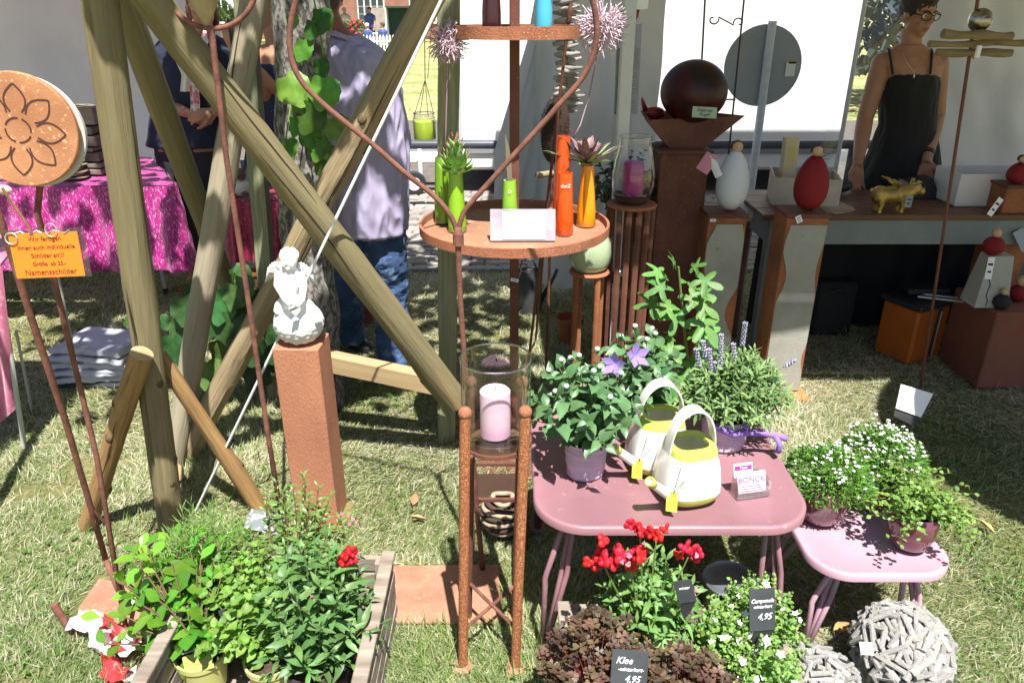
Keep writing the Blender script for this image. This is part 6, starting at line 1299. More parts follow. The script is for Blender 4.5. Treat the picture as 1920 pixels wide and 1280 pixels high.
# --- pots on the pink table
gloss_plum = mat('glossy_plum_pot', (.15, .045, .07), .14, (.12, .035, .055), 4, coat=.6, spec=.6)
def gpot(t, c, r, h):
    b = MB(); b.lathe([(0, 0), (r * .55, 0), (r * .8, h * .12), (r * .97, h * .42), (r, h * .68), (r * .95, h * 1.0), (r * .91, h * 1.0), (r * .93, h * .85)], 44, c); b.obj('pot', gloss_plum, t, smooth=True); b = MB(); b.lathe([(r * .93, h * .86), (0, h * .88)], 30, c); b.obj('soil', soil, t)
c1 = Pz(1540, 980, ZS + .005); c1.y += .02; c2 = Pz(1643, 960, ZS + .005); c2.y += .03; c3 = Pz(1712, 1035, ZS + .005); c3.y += .03
tiny = leafmesh('lance', 2); sg = mat('moss_leaf', (.12, .27, .04), .6, island=.4, transl=.3)
wfm = mat('white_petal', (.85, .85, .84), .6)
def sagina(lab, c, H, sp, seed, nf, lean):
    t = thing('pearlwort_pot', lab, 'potted plant', c, 'white flowering cushions'); gpot(t, c, .065, .115); rg = random.Random(seed); mws = []; b = MB(); fl = MB(); top = c + Vector((lean[0], lean[1], .11))
    for i in range(5200):
        a = rg.uniform(0, 6.283); f = math.sqrt(rg.random()); rr = sp * f; z = H * math.sqrt(max(0, 1 - f ** 2 * .95)) * rg.uniform(.55, 1.02) - .035 * f * f * f; nz = mnoise.noise(Vector((a * 1.3 + seed, f * 3, seed))); rr *= 1 + .22 * nz; z *= .82 + .5 * nz; p = top + Vector((rr * math.cos(a), rr * math.sin(a) * .9, z)); d = Vector((math.cos(a) * f + rg.gauss(0, .5), math.sin(a) * f + rg.gauss(0, .5), .7 + rg.gauss(0, .4))); mws.append(leafM(p, d, Vector((rg.gauss(0, 1), rg.gauss(0, 1), 1)), rg.uniform(.010, .019)))
    o = scatter('foliage', tiny, sg, t, mws); o['kind'] = 'stuff'; fw = flower5(wfm, 1, .2); fws = []
    for i in range(nf):
        a = rg.uniform(0, 6.283); f = math.sqrt(rg.random()) * .98; z = H * math.sqrt(max(0, 1 - f ** 2 * .95)) * 1.04 - .03 * f * f * f; nz = mnoise.noise(Vector((a * 1.3 + seed, f * 3, seed))); z *= .82 + .5 * nz; p = top + Vector((sp * f * (1 + .22 * nz) * math.cos(a), sp * f * (1 + .22 * nz) * math.sin(a) * .9, z + rg.uniform(0, .012))); fws.append(leafM(p, (rg.gauss(0, 1), rg.gauss(0, 1), .1), Vector((rg.gauss(0, .25), -.3, 1)), rg.uniform(.0042, .0062)))
    o = scatter('tiny_flowers', fw, wfm, t, fws); o['kind'] = 'stuff'; return t
sagina('fresh green cushion plant with few tiny white flowers in the left plum pot', c1, .115, .115, 31, 130, (.02, .02))
sagina('cushion plant dotted with many tiny white flowers in the rear plum pot', c2, .135, .115, 32, 230, (.015, .03))
tM = thing('creeping_wire_vine', 'round leaved trailing wire plant in the front plum pot', 'potted plant', c3); gpot(tM, c3, .06, .115); rg = random.Random(5); mws = []; b = MB()
for i in range(100):
    a = i * 2.4; L = rg.uniform(.06, .15); p = c3 + Vector((.03 * math.cos(a), .03 * math.sin(a), .105)); d = Vector((math.cos(a) * .6 + .2, math.sin(a) * .5 + .12, 1.1)); pts = [p]
    for k in range(9):
        d = (d + Vector((rg.gauss(0, .25), rg.gauss(0, .25), -.20 + rg.gauss(0, .1)))).normalized(); p = p + d * L / 9; pts.append(p)
        for s_ in range(2): mws.append(leafM(p, (rg.gauss(0, 1), rg.gauss(0, 1), rg.gauss(0, .5)), Vector((rg.gauss(0, .4), rg.gauss(0, .4), 1)), rg.uniform(.010, .016)))
    b.tube(pts, .0006, 3, caps=False)
o = b.obj('wiry_stems', mat('wiry_stem', (.10, .05, .03), .7), tM); o['kind'] = 'stuff'; o = scatter('foliage', leafmesh('round', 3), mat('round_leaf', (.17, .29, .06), .5, island=.35, transl=.3), tM, mws); o['kind'] = 'stuff'
# --- watering cans
wc_w = mat('enamel_white', (.78, .78, .74), .3, coat=.5); wc_l = mat('enamel_lime', (.50, .57, .10), .35, coat=.4); inner = mat('can_inside', (.45, .46, .36), .5)
def can(lab, c, s, rz, htilt=0):
    t = thing('watering_can', lab, 'watering can', c, 'white and lime watering cans'); c = Vector(c); Rz = Matrix.Rotation(rz, 3, 'Z'); seg = 48
    def ring(r, z, e=.62, oval=1):
        out = []
        for k in range(seg):
            a = 6.283 * k / seg; ca, sa = math.cos(a), math.sin(a); out.append(c + Rz @ Vector((r * s * math.copysign(abs(ca) ** e, ca), r * s * oval * math.copysign(abs(sa) ** e, sa), z * s)))
        return out
    def skin(name, prof, m, cap0=False, cap1=False):
        b = MB(); vs = [];
        for q in prof: vs += ring(*q)
        n = len(prof); fs = [(i * seg + k, i * seg + (k + 1) % seg, (i + 1) * seg + (k + 1) % seg, (i + 1) * seg + k) for i in range(n - 1) for k in range(seg)]
        if cap0: fs.append(tuple(range(seg - 1, -1, -1)))
        if cap1: fs.append(tuple((n - 1) * seg + k for k in range(seg)))
        b.add(vs, fs); return b.obj(name, m, t, ang=40)
    skin('base_band', [(.052, 0, .8), (.068, .006, .75), (.079, .022, .7), (.081, .034, .68)], wc_l, True)
    skin('body', [(.0808, .0342, .68), (.0795, .055, .66), (.073, .10, .64), (.063, .140, .62)], wc_w)
    skin('shoulder', [(.0632, .1402, .62), (.0615, .148, .62), (.059, .155, .62), (.047, .158, .66, .8), (.045, .157, .66, .8), (.044, .149, .66, .8)], wc_l)
    skin('inside', [(.0442, .1495, .66, .8), (.055, .12, .66), (.055, .05, .66)], inner, False, True)
    # strap handle over the opening
    b = MB(); vs = []; n = 26; wd = .0175 * s
    for i in range(n + 1):
        a = math.pi * i / n; x = -.060 * math.cos(a) * (1 + .12 * math.sin(a)); z = .085 + (.165 * math.sin(a) ** .8 if 0 < i < n else 0)
        for (dy, dr_) in ((-wd, 0), (wd, 0), (wd, .0028 * s), (-wd, .0028 * s)):
            sc = 1 + dr_ / (.07 * s); vs.append(c + Rz @ Vector((x * s * sc * 1.03, dy, (.085 + (z - .085) * sc) * s)))
    fs = [(i * 4 + k, i * 4 + (k + 1) % 4, i * 4 + 4 + (k + 1) % 4, i * 4 + 4 + k) for i in range(n) for k in range(4)] + [(3, 2, 1, 0), (n * 4, n * 4 + 1, n * 4 + 2, n * 4 + 3)]
    b.add(vs, fs); b.obj('handle', wc_w, t, ang=40)
    sp = [c + Rz @ Vector(v) * s for v in ((-.040, -.045, .024), (-.090, -.062, .060), (-.142, -.078, .112))]
    b = MB(); b.tube(sp, [.017 * s, .013 * s, .0105 * s], 18); b.obj('spout', wc_w, t, ang=50)
    d = (sp[2] - sp[1]).normalized(); b = MB(); f3 = frame(d); b.lathe([(.0115, -.022), (.0125, 0), (.0100, .001), (.0085, -.008)], 18, sp[2] + d * .004, f3); so_ = b.obj('spout_tip', wc_l, t, smooth=True)
    tg = c + Rz @ Vector((-.078, -.079, .055)) * s; r0 = rotf((-.35, -1, .25), roll=R(4)); b = MB(); b.box(tg - Vector((0, 0, .012)), (.027, .001, .052), None); b.v = [tuple((tg - Vector((0, 0, .012))) + r0 @ ((Vector(v) - (tg - Vector((0, 0, .012)))).xzy)) for v in b.v]; b.obj('paper_tag', mat('lime_card', (.62, .70, .06), .6), t)
    b = MB(); b.tube([tg + Vector((.002, -.001, .014)), c + Rz @ Vector((-.060, -.062, .09)) * s, c + Rz @ Vector((-.052, -.060, .125)) * s], .0009, 5); b.tube([tg + Vector((.002, -.001, .014)), c + Rz @ Vector((-.045, -.076, .10)) * s], .0009, 5); b.obj('string', ink, t)
    # printed plant sketches on the right face
    rg = random.Random(4)
    def surf(a, z, off=.0008):      # point on the body wall
        rr = .0808 + (z - .0342) * -.17 + off; e_ = .66; ca, sa = math.cos(a), math.sin(a)
        return c + Rz @ (Vector((rr * math.copysign(abs(ca) ** e_, ca), rr * math.copysign(abs(sa) ** e_, sa), z)) * s)
    b = MB()
    for k in range(30):
        a = R(-52 + 12 * (k % 5)) + rg.uniform(-.03, .03); z = .045 + .015 * (k // 5)
        b.tube([surf(a, z), surf(a + rg.uniform(-.07, .07), z + .006), surf(a + rg.uniform(-.05, .09), z + .010)], .0007, 4)
        if k % 2: b.tube([surf(a + .04, z + .002), surf(a + .09, z + .005), surf(a + .05, z + .008), surf(a + .02, z + .005)], .0006, 4)
    b.tube([surf(R(-58), .036), surf(R(-58), .09), surf(R(-58), .136)], .0006, 4); b.tube([surf(R(6), .036), surf(R(6), .09), surf(R(6), .136)], .0006, 4)
    b.obj('sketch_print', mat('grey_green_ink', (.12, .16, .12), .7), t)
    b = MB()
    for k in range(6): a = R(-50 + 9 * k); b.tube([surf(a, .134), surf(a + .05, .126), surf(a + .08, .134), surf(a + .04, .137)], .0012, 5)
    b.obj('letter_print', mat('dark_green_ink', (.04, .07, .04), .7), t)
    return t
cA = Pz(1236, 893, ZP + .005); cA.y += .06; cB = Pz(1295, 955, ZP + .005); cB.y += .07
can('rear white watering can with lime rim, beside the lilac felt pot', cA, 1.0, R(8)); can('front white watering can with lime rim and its spout towards the viewer', cB, .98, R(14))
# --- card box
q = Pz(1406, 925, ZP + .005); t = thing('leaflet_holder', 'clear acrylic holder with pink lettered cards on the plum table', 'card holder', q); ac = glass('acrylic_clear', (.93, .94, .95), .02)
rz_ = Matrix.Rotation(R(12), 3, 'Z')
def hp(v): return q + rz_ @ Vector(v)
for (c_, sz) in (((0, -.018, .016), (.088, .002, .032)), ((0, .02, .03), (.088, .002, .06)), ((-.044, 0, .022), (.002, .038, .044)), ((.044, 0, .022), (.002, .038, .044)), ((0, 0, .002), (.088, .038, .003))): b = MB(); b.box(hp(c_), sz, rz_); b.obj('acrylic_side', ac, t)
r0 = rz_ @ rotf((0, -1, .35)); cd_ = hp((0, 0, .036)); card('card', cd_, .078, .055, r0, mat('pink_card', (.72, .56, .60), .6, (.68, .5, .55), 30), t); text('BÖNCK', t, cd_ + r0 @ Vector((0, .006, .001)), .021, mat('magenta_ink', (.45, .04, .16), .6), r0)
b = MB()
for k in range(3): b.box(cd_ + r0 @ Vector((0, -.010 - .006 * k, .0009)), (.06, .0016, .0005), r0)
b.obj('fine_print', mat('magenta_ink', (.45, .04, .16), .6), t)
c5 = hp((-.022, .012, .068)); card('business_card', c5, .052, .036, r0, white_paper, t); card('print_band', c5 + r0 @ Vector((0, .006, .0012)), .047, .011, r0, mat('hot_pink', (.65, .02, .25), .6), t); text('Töpfe', t, c5 + r0 @ Vector((0, .006, .0026)), .009, white_paper, r0)
# ================================================================== CRATES
def crate(lab, x0, x1, y0, y1, h, rows, seed, xtilt=0):
    t = thing('wooden_crate', lab, 'crate', ((x0 + x1) / 2, (y0 + y1) / 2, 0)); th = .016; rg = random.Random(seed); g = .012; hh = (h - g * (rows - 1)) / rows
    for r_ in range(rows):
        z = r_ * (hh + g) + hh / 2
        for (c_, sz) in (((x0 + th / 2, (y0 + y1) / 2, z), (th, y1 - y0, hh)), ((x1 - th / 2, (y0 + y1) / 2, z), (th, y1 - y0, hh)), (((x0 + x1) / 2, y0 + th / 2, z), (x1 - x0 - 2 * th - .002, th, hh)), (((x0 + x1) / 2, y1 - th / 2, z), (x1 - x0 - 2 * th - .002, th, hh))):
            b = MB(); b.bbox((0, 0, 0), sz, .002); o = b.obj('slat', wood_grey, t, mw=Matrix.Translation(c_) @ Euler((R(rg.uniform(-.5, .5)), R(rg.uniform(-1, 1)), R(rg.uniform(-.4, .4)))).to_matrix().to_4x4())
    for x in (x0 + th + .016, x1 - th - .016):
        for y in (y0 + th + .016, y1 - th - .016): b = MB(); b.bbox((x, y, h / 2 + .003), (.028, .028, h), .002); b.obj('corner_post', wood_grey, t)
    b = MB(); b.bbox(((x0 + x1) / 2, (y0 + y1) / 2, .012), (x1 - x0 - 2 * th - .004, y1 - y0 - 2 * th - .004, .012), .001); b.obj('bottom', wood_grey, t)
    for x in (x0 + .01, x1 - .012): b = MB(); b.bbox((x, (y0 + y1) / 2, h + .0065), (.036, y1 - y0, .011), .002); b.obj('rim_board', wood_grey, t)
    return t
crate('weathered wooden crate at lower left filled with green potted herbs and shrubs', -.845, -.33, 1.10, 1.655, .215, 4, 1)
crate('grey wooden crate at the bottom centre holding clover, snapdragon and campanula pots', .125, .66, 1.02, 1.49, .19, 3, 2)
# --- plants in left crate
lime_pot = mat('lime_yellow_pot', (.55, .58, .20), .5, (.5, .53, .17), 6)
cg = Pz(378, 1225, .13); cg = Vector((cg.x, cg.y + .0, .035))
t = thing('glossy_shrub', 'potted shrub with large glossy bright green leaves leaning over the crate corner', 'potted plant', cg); pot(t, cg, .062, .105, lime_pot)
gl = leafmesh('glossy'); gm_ = mat('glossy_leaf', (.095, .25, .025), .13, (.14, .31, .035), 3, rand=.4, transl=.25, spec=.7); mws, tips = stems(t, cg + Vector((0, .0, .09)), 58, .225, .25, 41, .032, .064, kind_pair=False, lean=(-.075, .15), start=.30, droop=.09, upleaf=.15, squash=.8, rad=.0028, m=mat('brown_stem', (.12, .08, .04), .7)); leaves_out(t, gl, mws, 290, matl=gm_)
b = MB(); r0 = rotf((-.15, -1, .6), roll=R(22)); b.box(cg + Vector((.012, -.045, .115)), (.075, .045, .001), r0); b.obj('plant_label', mat('olive_label', (.42, .42, .12), .5, (.36, .36, .1), 20), t); b = MB(); b.tube([cg + Vector((-.09, -.05, .12)), cg + Vector((.03, -.03, .15))], .002, 5); b.obj('label_pin', alu, t)
cl = Pz(508, 1235, .13); cl = Vector((cl.x, cl.y, .035)); t = thing('lemon_balm', 'lime green small leaved herb trailing from a yellow green pot in the crate', 'potted plant', cl); pot(t, cl, .062, .105, lime_pot)
mws, tips = stems(t, cl + Vector((-.01, .0, .09)), 30, .28, .15, 43, .021, .030, lean=(-.04, .06), start=.1, droop=.05); leaves_out(t, leafmesh('crinkle'), mws, 290, matl=mat('lemon_leaf', (.15, .28, .045), .5, (.20, .34, .065), 3, rand=.25, transl=.35))
cb = Vector((Pz(610, 1180, .15).x, 1.36, .03)); t = thing('sage_shrub', 'dense bushy plant with lance shaped green leaves filling the right half of the crate', 'potted plant', cb); pot(t, cb, .08, .11, MATS['dark_plastic_pot'])
mws, tips = stems(t, cb + Vector((0, 0, .10)), 44, .34, .16, 44, .028, .052, lean=(.0, .03), start=.1, droop=.12, upleaf=.6, base_r=.05); leaves_out(t, leafmesh('lance'), mws, 290, matl=mat('sage_leaf', (.075, .165, .045), .45, (.125, .24, .07), 3, rand=.3, transl=.25))
cb2 = Vector((Pz(585, 1010, .2).x, 1.55, .03)); t = thing('myrtle_shrub', 'fine leaved shrub with reddish twigs at the back of the crate before the rust pedestal', 'potted plant', cb2); pot(t, cb2, .08, .11, MATS['dark_plastic_pot'])
mws, tips = stems(t, cb2 + Vector((0, 0, .10)), 46, .36, .19, 45, .019, .032, lean=(0, .04), start=.2, droop=.08, upleaf=.7, base_r=.05, m=mat('reddish_twig', (.20, .07, .04), .7)); leaves_out(t, leafmesh('lance', 4), mws, 290, matl=mat('myrtle_leaf', (.09, .18, .04), .4, (.16, .27, .065), 3, rand=.3, transl=.3))
cf = Vector((Pz(405, 1010, .25).x - .02, 1.56, .03)); t = thing('feathery_plant', 'feathery thread leaved green plant between the glossy shrub and the slate tag', 'potted plant', cf); pot(t, cf, .075, .11, MATS['dark_plastic_pot'])
mws, tips = stems(t, cf + Vector((0, 0, .10)), 70, .27, .15, 46, .011, .040, lean=(.02, .05), start=.15, droop=.06, upleaf=.8, rad=.0009, base_r=.04); o = scatter('foliage', leafmesh('needle', 2), mat('thread_leaf', (.16, .28, .06), .6, island=.35, transl=.3), t, [m_ @ Matrix.Diagonal((.6, 1, 1, 1)) for m_ in mws]); o['kind'] = 'stuff'
snap = MB()
for (a, s_) in ((0, 1), (2.1, .9), (4.2, .9)):
    snap.ball((.25 * math.cos(a + 1.57), .1, .3 + .25 * math.sin(a + 1.57)), (.32, .16, .3), 10, 7)
snap.ball((0, -.18, .12), (.24, .26, .2), 10, 7); snap.tube([(0, 0, 0), (0, .25, .1), (0, .45, .05)], [.2, .17, .08], 8)
snap = snap.mesh('bloom', True); snap2 = snap.copy(); snap.materials.append(mat('red_petal', (.50, .006, .014), .6, (.64, .014, .022), 4, rand=.12, transl=.2)); snap2.materials.append(mat('pink_petal', (.68, .12, .26), .55, (.78, .3, .4), 4, rand=.2, transl=.2))
def bloom(t, u, v, Y, s, m=snap, d=(0, 0, 1)):
    q = Py(u, v, Y); rg = random.Random(u * 7 + v); put('blossom', m, None, t, M4(rotf((rg.uniform(-.7, .7), rg.uniform(-.2, .6), 1), (rg.uniform(-1, 1), -.4, .2)), q) @ Matrix.Scale(s, 4)); return q
t = thing('snapdragon', 'single red snapdragon bloom among the leaves at the right rim of the left crate', 'potted plant', Vector((Pz(655, 1090, .2).x, 1.47, .03))); cS = Vector((Pz(655, 1090, .2).x - .02, 1.47, .03)); pot(t, cS, .06, .10, MATS['dark_plastic_pot'])
mws, tips = stems(t, cS + Vector((0, 0, .09)), 14, .27, .08, 47, .026, .045, start=.1, droop=.04, upleaf=.5); leaves_out(t, leafmesh('lance'), mws, 290, matl=mat('snap_leaf', (.12, .25, .06), .5, (.16, .3, .08), 3, rand=.25, transl=.25))
for (u, v, s) in ((648, 1052, .016), (658, 1044, .013), (645, 1062, .014), (662, 1058, .012)): bloom(t, u, v - 6, 1.41, s * 2.4)
for (u, v, s) in ((668, 1045, .010), (672, 1038, .009)): bloom(t, u, v, 1.44, s, snap2)
t = thing('pink_bud_sprays', 'small spikes of pink flower buds above the back right corner of the crate', 'flower', Py(665, 980, 1.5))
for (u, v, s) in ((640, 965, .009), (652, 968, .009), (662, 975, .011), (668, 980, .010), (655, 985, .009), (588, 1128, .009), (585, 1118, .008)): q = bloom(t, u, v, 1.49 if v < 1000 else 1.3, s, snap2)
b = MB(); b.tube([Py(655, 985, 1.49), Py(640, 1060, 1.46)], .0015, 5); b.obj('flower_stalk', mat('stem_green', (.13, .20, .05), .6), t)
# slate tags
slate = mat('slate_black', (.028, .032, .036), .55, (.045, .05, .055), 12, bump=.15); chalk = mat('chalk_white', (.85, .85, .85), .8)
def slate_tag(lab, q, w, h, rot, lines, stake=None, m=slate):
    t = thing('slate_tag', lab, 'plant sign', q); b = MB(); b.bbox(Vector(q), (w, h, .0025), .0006, rot); b.obj('plate', m, t)
    for s_, sz, yy, xx in lines: text(s_, t, Vector(q) + rot @ Vector((xx, yy, .0018)), sz, chalk, rot, shear=.35, ex=.0004)
    if stake: b = MB(); d = rot @ Vector((0, -1, 0)); p0 = Vector(q) + d * h * .49; b.prism([p0 + rot @ Vector((-w * .32, 0, -.001)), p0 + rot @ Vector((w * .48, 0, -.001)), p0 + Vector((w * .25, .004, -stake * .55)), p0 + Vector((.0, .008, -stake)), p0 + Vector((-w * .30, .006, -stake * .5))], (0, .002, 0)); b.obj('stake', m, t)
    return t
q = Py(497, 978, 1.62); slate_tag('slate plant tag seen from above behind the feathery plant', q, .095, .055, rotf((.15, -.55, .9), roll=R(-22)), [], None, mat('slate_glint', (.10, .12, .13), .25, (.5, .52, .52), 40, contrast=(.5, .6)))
q = Py(432, 1160, 1.36); slate_tag('black tag with chalk letters behind the yellow green pot of the glossy shrub', q, .045, .055, rotf((-.1, -1, .35), roll=R(20)), [('Li', .018, .012, -.004), ('Bio', .015, -.010, 0)], .06)
# --- centre crate plants
cs = Vector((Pz(1200, 1150, .2).x, 1.36, .03)); t = thing('snapdragon', 'red snapdragon in full bloom in the centre crate in front of the plum table', 'potted plant', cs); pot(t, cs, .065, .11, MATS['dark_plastic_pot'])
mws, tips = stems(t, cs + Vector((0, 0, .10)), 42, .30, .15, 51, .022, .048, lean=(.02, .03), start=.1, droop=.08, upleaf=.35); leaves_out(t, leafmesh('lance'), mws, 290, matl=mat('snap_leaf', (.12, .25, .06), .5))
rg = random.Random(6)
for (u, v, s) in ((1180, 985, .014), (1197, 990, .015), (1205, 1003, .014), (1222, 1003, .015), (1235, 1010, .014), (1243, 995, .012), (1133, 1020, .014), (1128, 1035, .013), (1105, 1058, .012), (1120, 1050, .017), (1135, 1058, .018), (1118, 1066, .014), (1160, 1040, .017), (1170, 1050, .018), (1152, 1062, .015), (1188, 1042, .016), (1200, 1050, .018), (1207, 1038, .014), (1184, 1066, .014), (1280, 1030, .015), (1294, 1036, .016), (1300, 1046, .014), (1275, 1042, .013), (1312, 1042, .012)): q = bloom(t, u, v, 1.33 + rg.uniform(-.03, .03), s * 2.2)
for (u, v, s) in ((1176, 1060, .014), (1206, 1020, .010), (1180, 1044, .013), (1306, 1044, .013), (1165, 1055, .011)): bloom(t, u, v, 1.31, s, snap2)
b = MB()
for (u, v) in ((1200, 1005), (1130, 1055), (1180, 1055), (1290, 1045), (1230, 1015)): b.tube([Py(u, v, 1.34), Py(u, v, 1.34).lerp(cs + Vector((0, 0, .12)), .4) + Vector((0, 0, .01)), cs + Vector((0, 0, .12))], .002, 5)
b.obj('flower_stalk', mat('stem_green', (.13, .20, .05), .6), t)
for (u, v) in ((1305, 1105), (1300, 1115)): bloom(t, u, v, 1.28, .010, snap2)
cloverm = leafmesh('clover')
def oxalis(lab, c, n, sp, H, seed):
    t = thing('purple_clover', lab, 'potted plant', c, 'dark clover pots'); pot(t, c, .07, .10, MATS['dark_plastic_pot']); rg = random.Random(seed); b = MB(); mws = []
    for i in range(n):
        a = rg.uniform(0, 6.283); f = math.sqrt(rg.random()); p0 = Vector(c) + Vector((.04 * f * math.cos(a), .04 * f * math.sin(a), .09)); p1 = Vector(c) + Vector((sp * f * math.cos(a), sp * f * math.sin(a) * .8, .09 + H * math.sqrt(1 - .75 * f * f) * rg.uniform(.6, 1))); b.tube([p0, p0.lerp(p1, .6) + Vector((0, 0, .02)), p1], .0008, 3, caps=False); mws.append(leafM(p1, (rg.gauss(0, 1), rg.gauss(0, 1), 0), Vector((rg.gauss(0, .35), rg.gauss(0, .35) - .2, 1)), rg.uniform(.020, .037)))
    o = b.obj('stalks', mat('red_stalk', (.28, .06, .05), .6), t); o['kind'] = 'stuff'; leaves_out(t, cloverm, mws, 290, matl=mat('clover_leaf', (.070, .034, .028), .5, (.12, .085, .045), 3, rand=.6, transl=.15)); return t
oxalis('dark purple brown clover in the left front of the centre crate', Vector((.20, 1.27, .02)), 300, .135, .25, 61)
oxalis('dark purple brown clover behind the slate tag reading Klee', Vector((.37, 1.20, .02)), 300, .14, .21, 62)
def campa(lab, c, sp, H, seed, nf):
    t = thing('white_campanula', lab, 'potted plant', c, 'white campanula pots'); pot(t, c, .065, .10, MATS['dark_plastic_pot']); rg = random.Random(seed)
    mws, tips = stems(t, Vector(c) + Vector((0, 0, .09)), 90, H, sp, seed, .010, .0145, start=.2, droop=.09, upleaf=.4, rad=.0008, base_r=.05); o = scatter('foliage', leafmesh('round', 3), mat('campanula_leaf', (.20, .34, .08), .55, island=.3, transl=.3), t, mws); o['kind'] = 'stuff'
    fw = flower5(wfm, 1, .5); k = 0
    for m_ in rg.sample(mws, nf): put('blossom', fw, None, t, leafM(m_.translation + Vector((0, -.006, .014)), (rg.gauss(0, 1), rg.gauss(0, 1), .2), Vector((rg.gauss(0, .5), -.5, .8)), rg.uniform(.008, .012)))
    return t
campa('small leaved campanula with white blossoms behind the right slate tag', Vector((.59, 1.38, .02)), .15, .25, 71, 45); campa('white blossoming campanula at the bottom edge beside the small twig ball', Vector((.56, 1.20, .02)), .14, .22, 72, 55); campa('white blossoming campanula between the snapdragon and the dark clover', Vector((.49, 1.30, .02)), .11, .24, 73, 30)
g = Vector((Pz(1385, 1105, .2).x, 1.60, 0)); t = thing('zinc_tub', 'round zinc tub rim showing behind the white campanula', 'tub', g); b = MB(); b.lathe([(0, 0), (.055, 0), (.07, .17), (.075, .175), (.07, .18), (.066, .174), (.05, .168), (0, .170)], 40, g); b.obj('body', mat('zinc_light', (.26, .28, .31), .4, (.2, .22, .25), 8, metal=.6), t, ang=40)
q = Py(1429, 1142, 1.30); r0 = rotf((.18, -1, .45), roll=R(-3)); slate_tag('black slate tag chalked Campanula winterhart 4,95 right of the crate', q, SZ(52, q), SZ(66, q) * 1.2, r0, [('Campanula', .0125, .020, 0), ('winterhart', .0105, .007, 0), ('4,95', .020, -.016, .004)], .085)
q = Py(1180, 1256, 1.07); r0 = rotf((.1, -1, .6), roll=R(-8)); slate_tag('black slate tag chalked Klee winterhart 4,95 in front of the dark clover', q, SZ(70, q), SZ(64, q) * 1.15, r0, [('Klee', .018, .018, -.012), ('-winterhart-', .0105, .002, .002), ('4,95', .018, -.016, .006)], .08)
q = Py(1284, 1108, 1.27); slate_tag('small slate tag half hidden by snapdragon leaves', q, SZ(34, q), SZ(44, q), rotf((-.3, -1, .3), roll=R(20)), [('winter', .009, .008, 0)], .06)
# --- twig balls
stick_m = mat('whitewashed_twig', (.78, .77, .74), .95, (.42, .40, .37), 12, (6, 6, 1), 1.5, 20, rand=.16, contrast=(.3, .6))
smesh = []
for k in range(3):
    b = MB(); b.tube([(0, 0, -.5), (.012 * (k - 1), .006, -.15), (-.01, .008 * k, .2), (.004, 0, .5)], [.13 + .02 * k, .14, .135, .125], 7); me = b.mesh('twig', False, 50); me.materials.append(stick_m); smesh.append(me)
def twigball(lab, c, r, n, seed):
    t = thing('twig_ball', lab, 'decorative ball', (c[0], c[1], 0), 'whitewashed twig balls'); rg = random.Random(seed); c = Vector(c)
    b = MB(); b.ball(c, r * .80, 24, 16); b.obj('core', mat('twig_core', (.10, .095, .09), .95), t, smooth=True)
    for i in range(n):
        z = 1 - 2 * (i + .5) / n; a = i * 2.39996; d = Vector((math.sqrt(1 - z * z) * math.cos(a), math.sqrt(1 - z * z) * math.sin(a), z)); tng = d.cross(Vector((rg.gauss(0, 1), rg.gauss(0, 1), rg.gauss(0, 1)))).normalized(); L = r * rg.uniform(.36, .60); W = r * rg.uniform(.32, .48)
        tng = (tng + d * rg.uniform(-.18, .18)).normalized(); put('twig', smesh[i % 3], None, t, M4(frame(tng, d), c + d * r * rg.uniform(.88, .98)) @ Matrix.Diagonal((W, W, L, 1)))
    b = MB()
    for i in range(int(n * .6)):
        d = Vector((rg.gauss(0, 1), rg.gauss(0, 1), rg.gauss(0, 1))).normalized(); tng = d.cross(Vector((rg.gauss(0, 1), rg.gauss(0, 1), rg.gauss(0, 1)))).normalized() * r * .28; p = c + d * r * .83; b.tube([p - tng, p + tng], r * .055, 6)
    o = b.obj('inner_twigs', stick_m, t); o['kind'] = 'stuff'
twigball('larger whitewashed twig ball on the grass at the lower right', (Pz(1692, 1225, .12).x, 1.40, .122), .120, 280, 1)
twigball('smaller whitewashed twig ball cut by the bottom edge left of the larger one', (Pz(1530, 1292, .1).x, 1.30, .102), .104, 190, 2)
q = Py(1625, 1215, 1.29); t = thing('price_tag', 'small white price label stuck on the left side of the larger twig ball', 'price tag', q); card('paper', q, .028, .03, rotf((-.6, -1, .3), roll=R(20)), white_paper, t)
# ================================================================== PLANTS FURTHER BACK
rg = random.Random(19)
cV = Pz(430, 700, 0); t = thing('broad_leaf_plant', 'potted vine with large dark lobed leaves between the pale pole and the trunk', 'potted plant', cV); pot(t, cV + Vector((.05, .25, 0)), .09, .14, MATS['terracotta'])
lvd = leafmesh('lobed'); lvd.materials.append(mat('broad_leaf', (.035, .095, .028), .42, (.07, .16, .04), 3, rand=.6, transl=.3, bump=.5, bscale=18))
for (u, v, s) in ((365, 540, 70), (385, 590, 80), (370, 640, 76), (420, 560, 70), (445, 545, 56), (480, 560, 60), (430, 600, 80), (415, 650, 84), (450, 640, 70), (320, 640, 62), (500, 650, 60), (492, 690, 66), (300, 600, 30), (235, 600, 22), (475, 600, 60), (340, 610, 40), (395, 690, 60), (440, 510, 44), (460, 530, 50), (505, 620, 46), (350, 570, 60)):
    p = Py(u, v - s * .35, 2.85 + rg.uniform(-.08, .08)); put('leaf', lvd, None, t, leafM(p, (rg.uniform(-.7, .7), -.3, -1), Vector((rg.uniform(-.4, .4), -1, .6)), SZ(s, p) * .98))
b = MB()
for (u, v) in ((365, 540), (440, 510), (420, 650), (500, 640), (240, 598), (480, 560)): b.tube([cV + Vector((.05, .25, .13)), Py(420, 600, 2.95), Py(u, v, 2.86)], .003, 5)
b.obj('stems', mat('stem_green', (.13, .20, .05), .6), t)
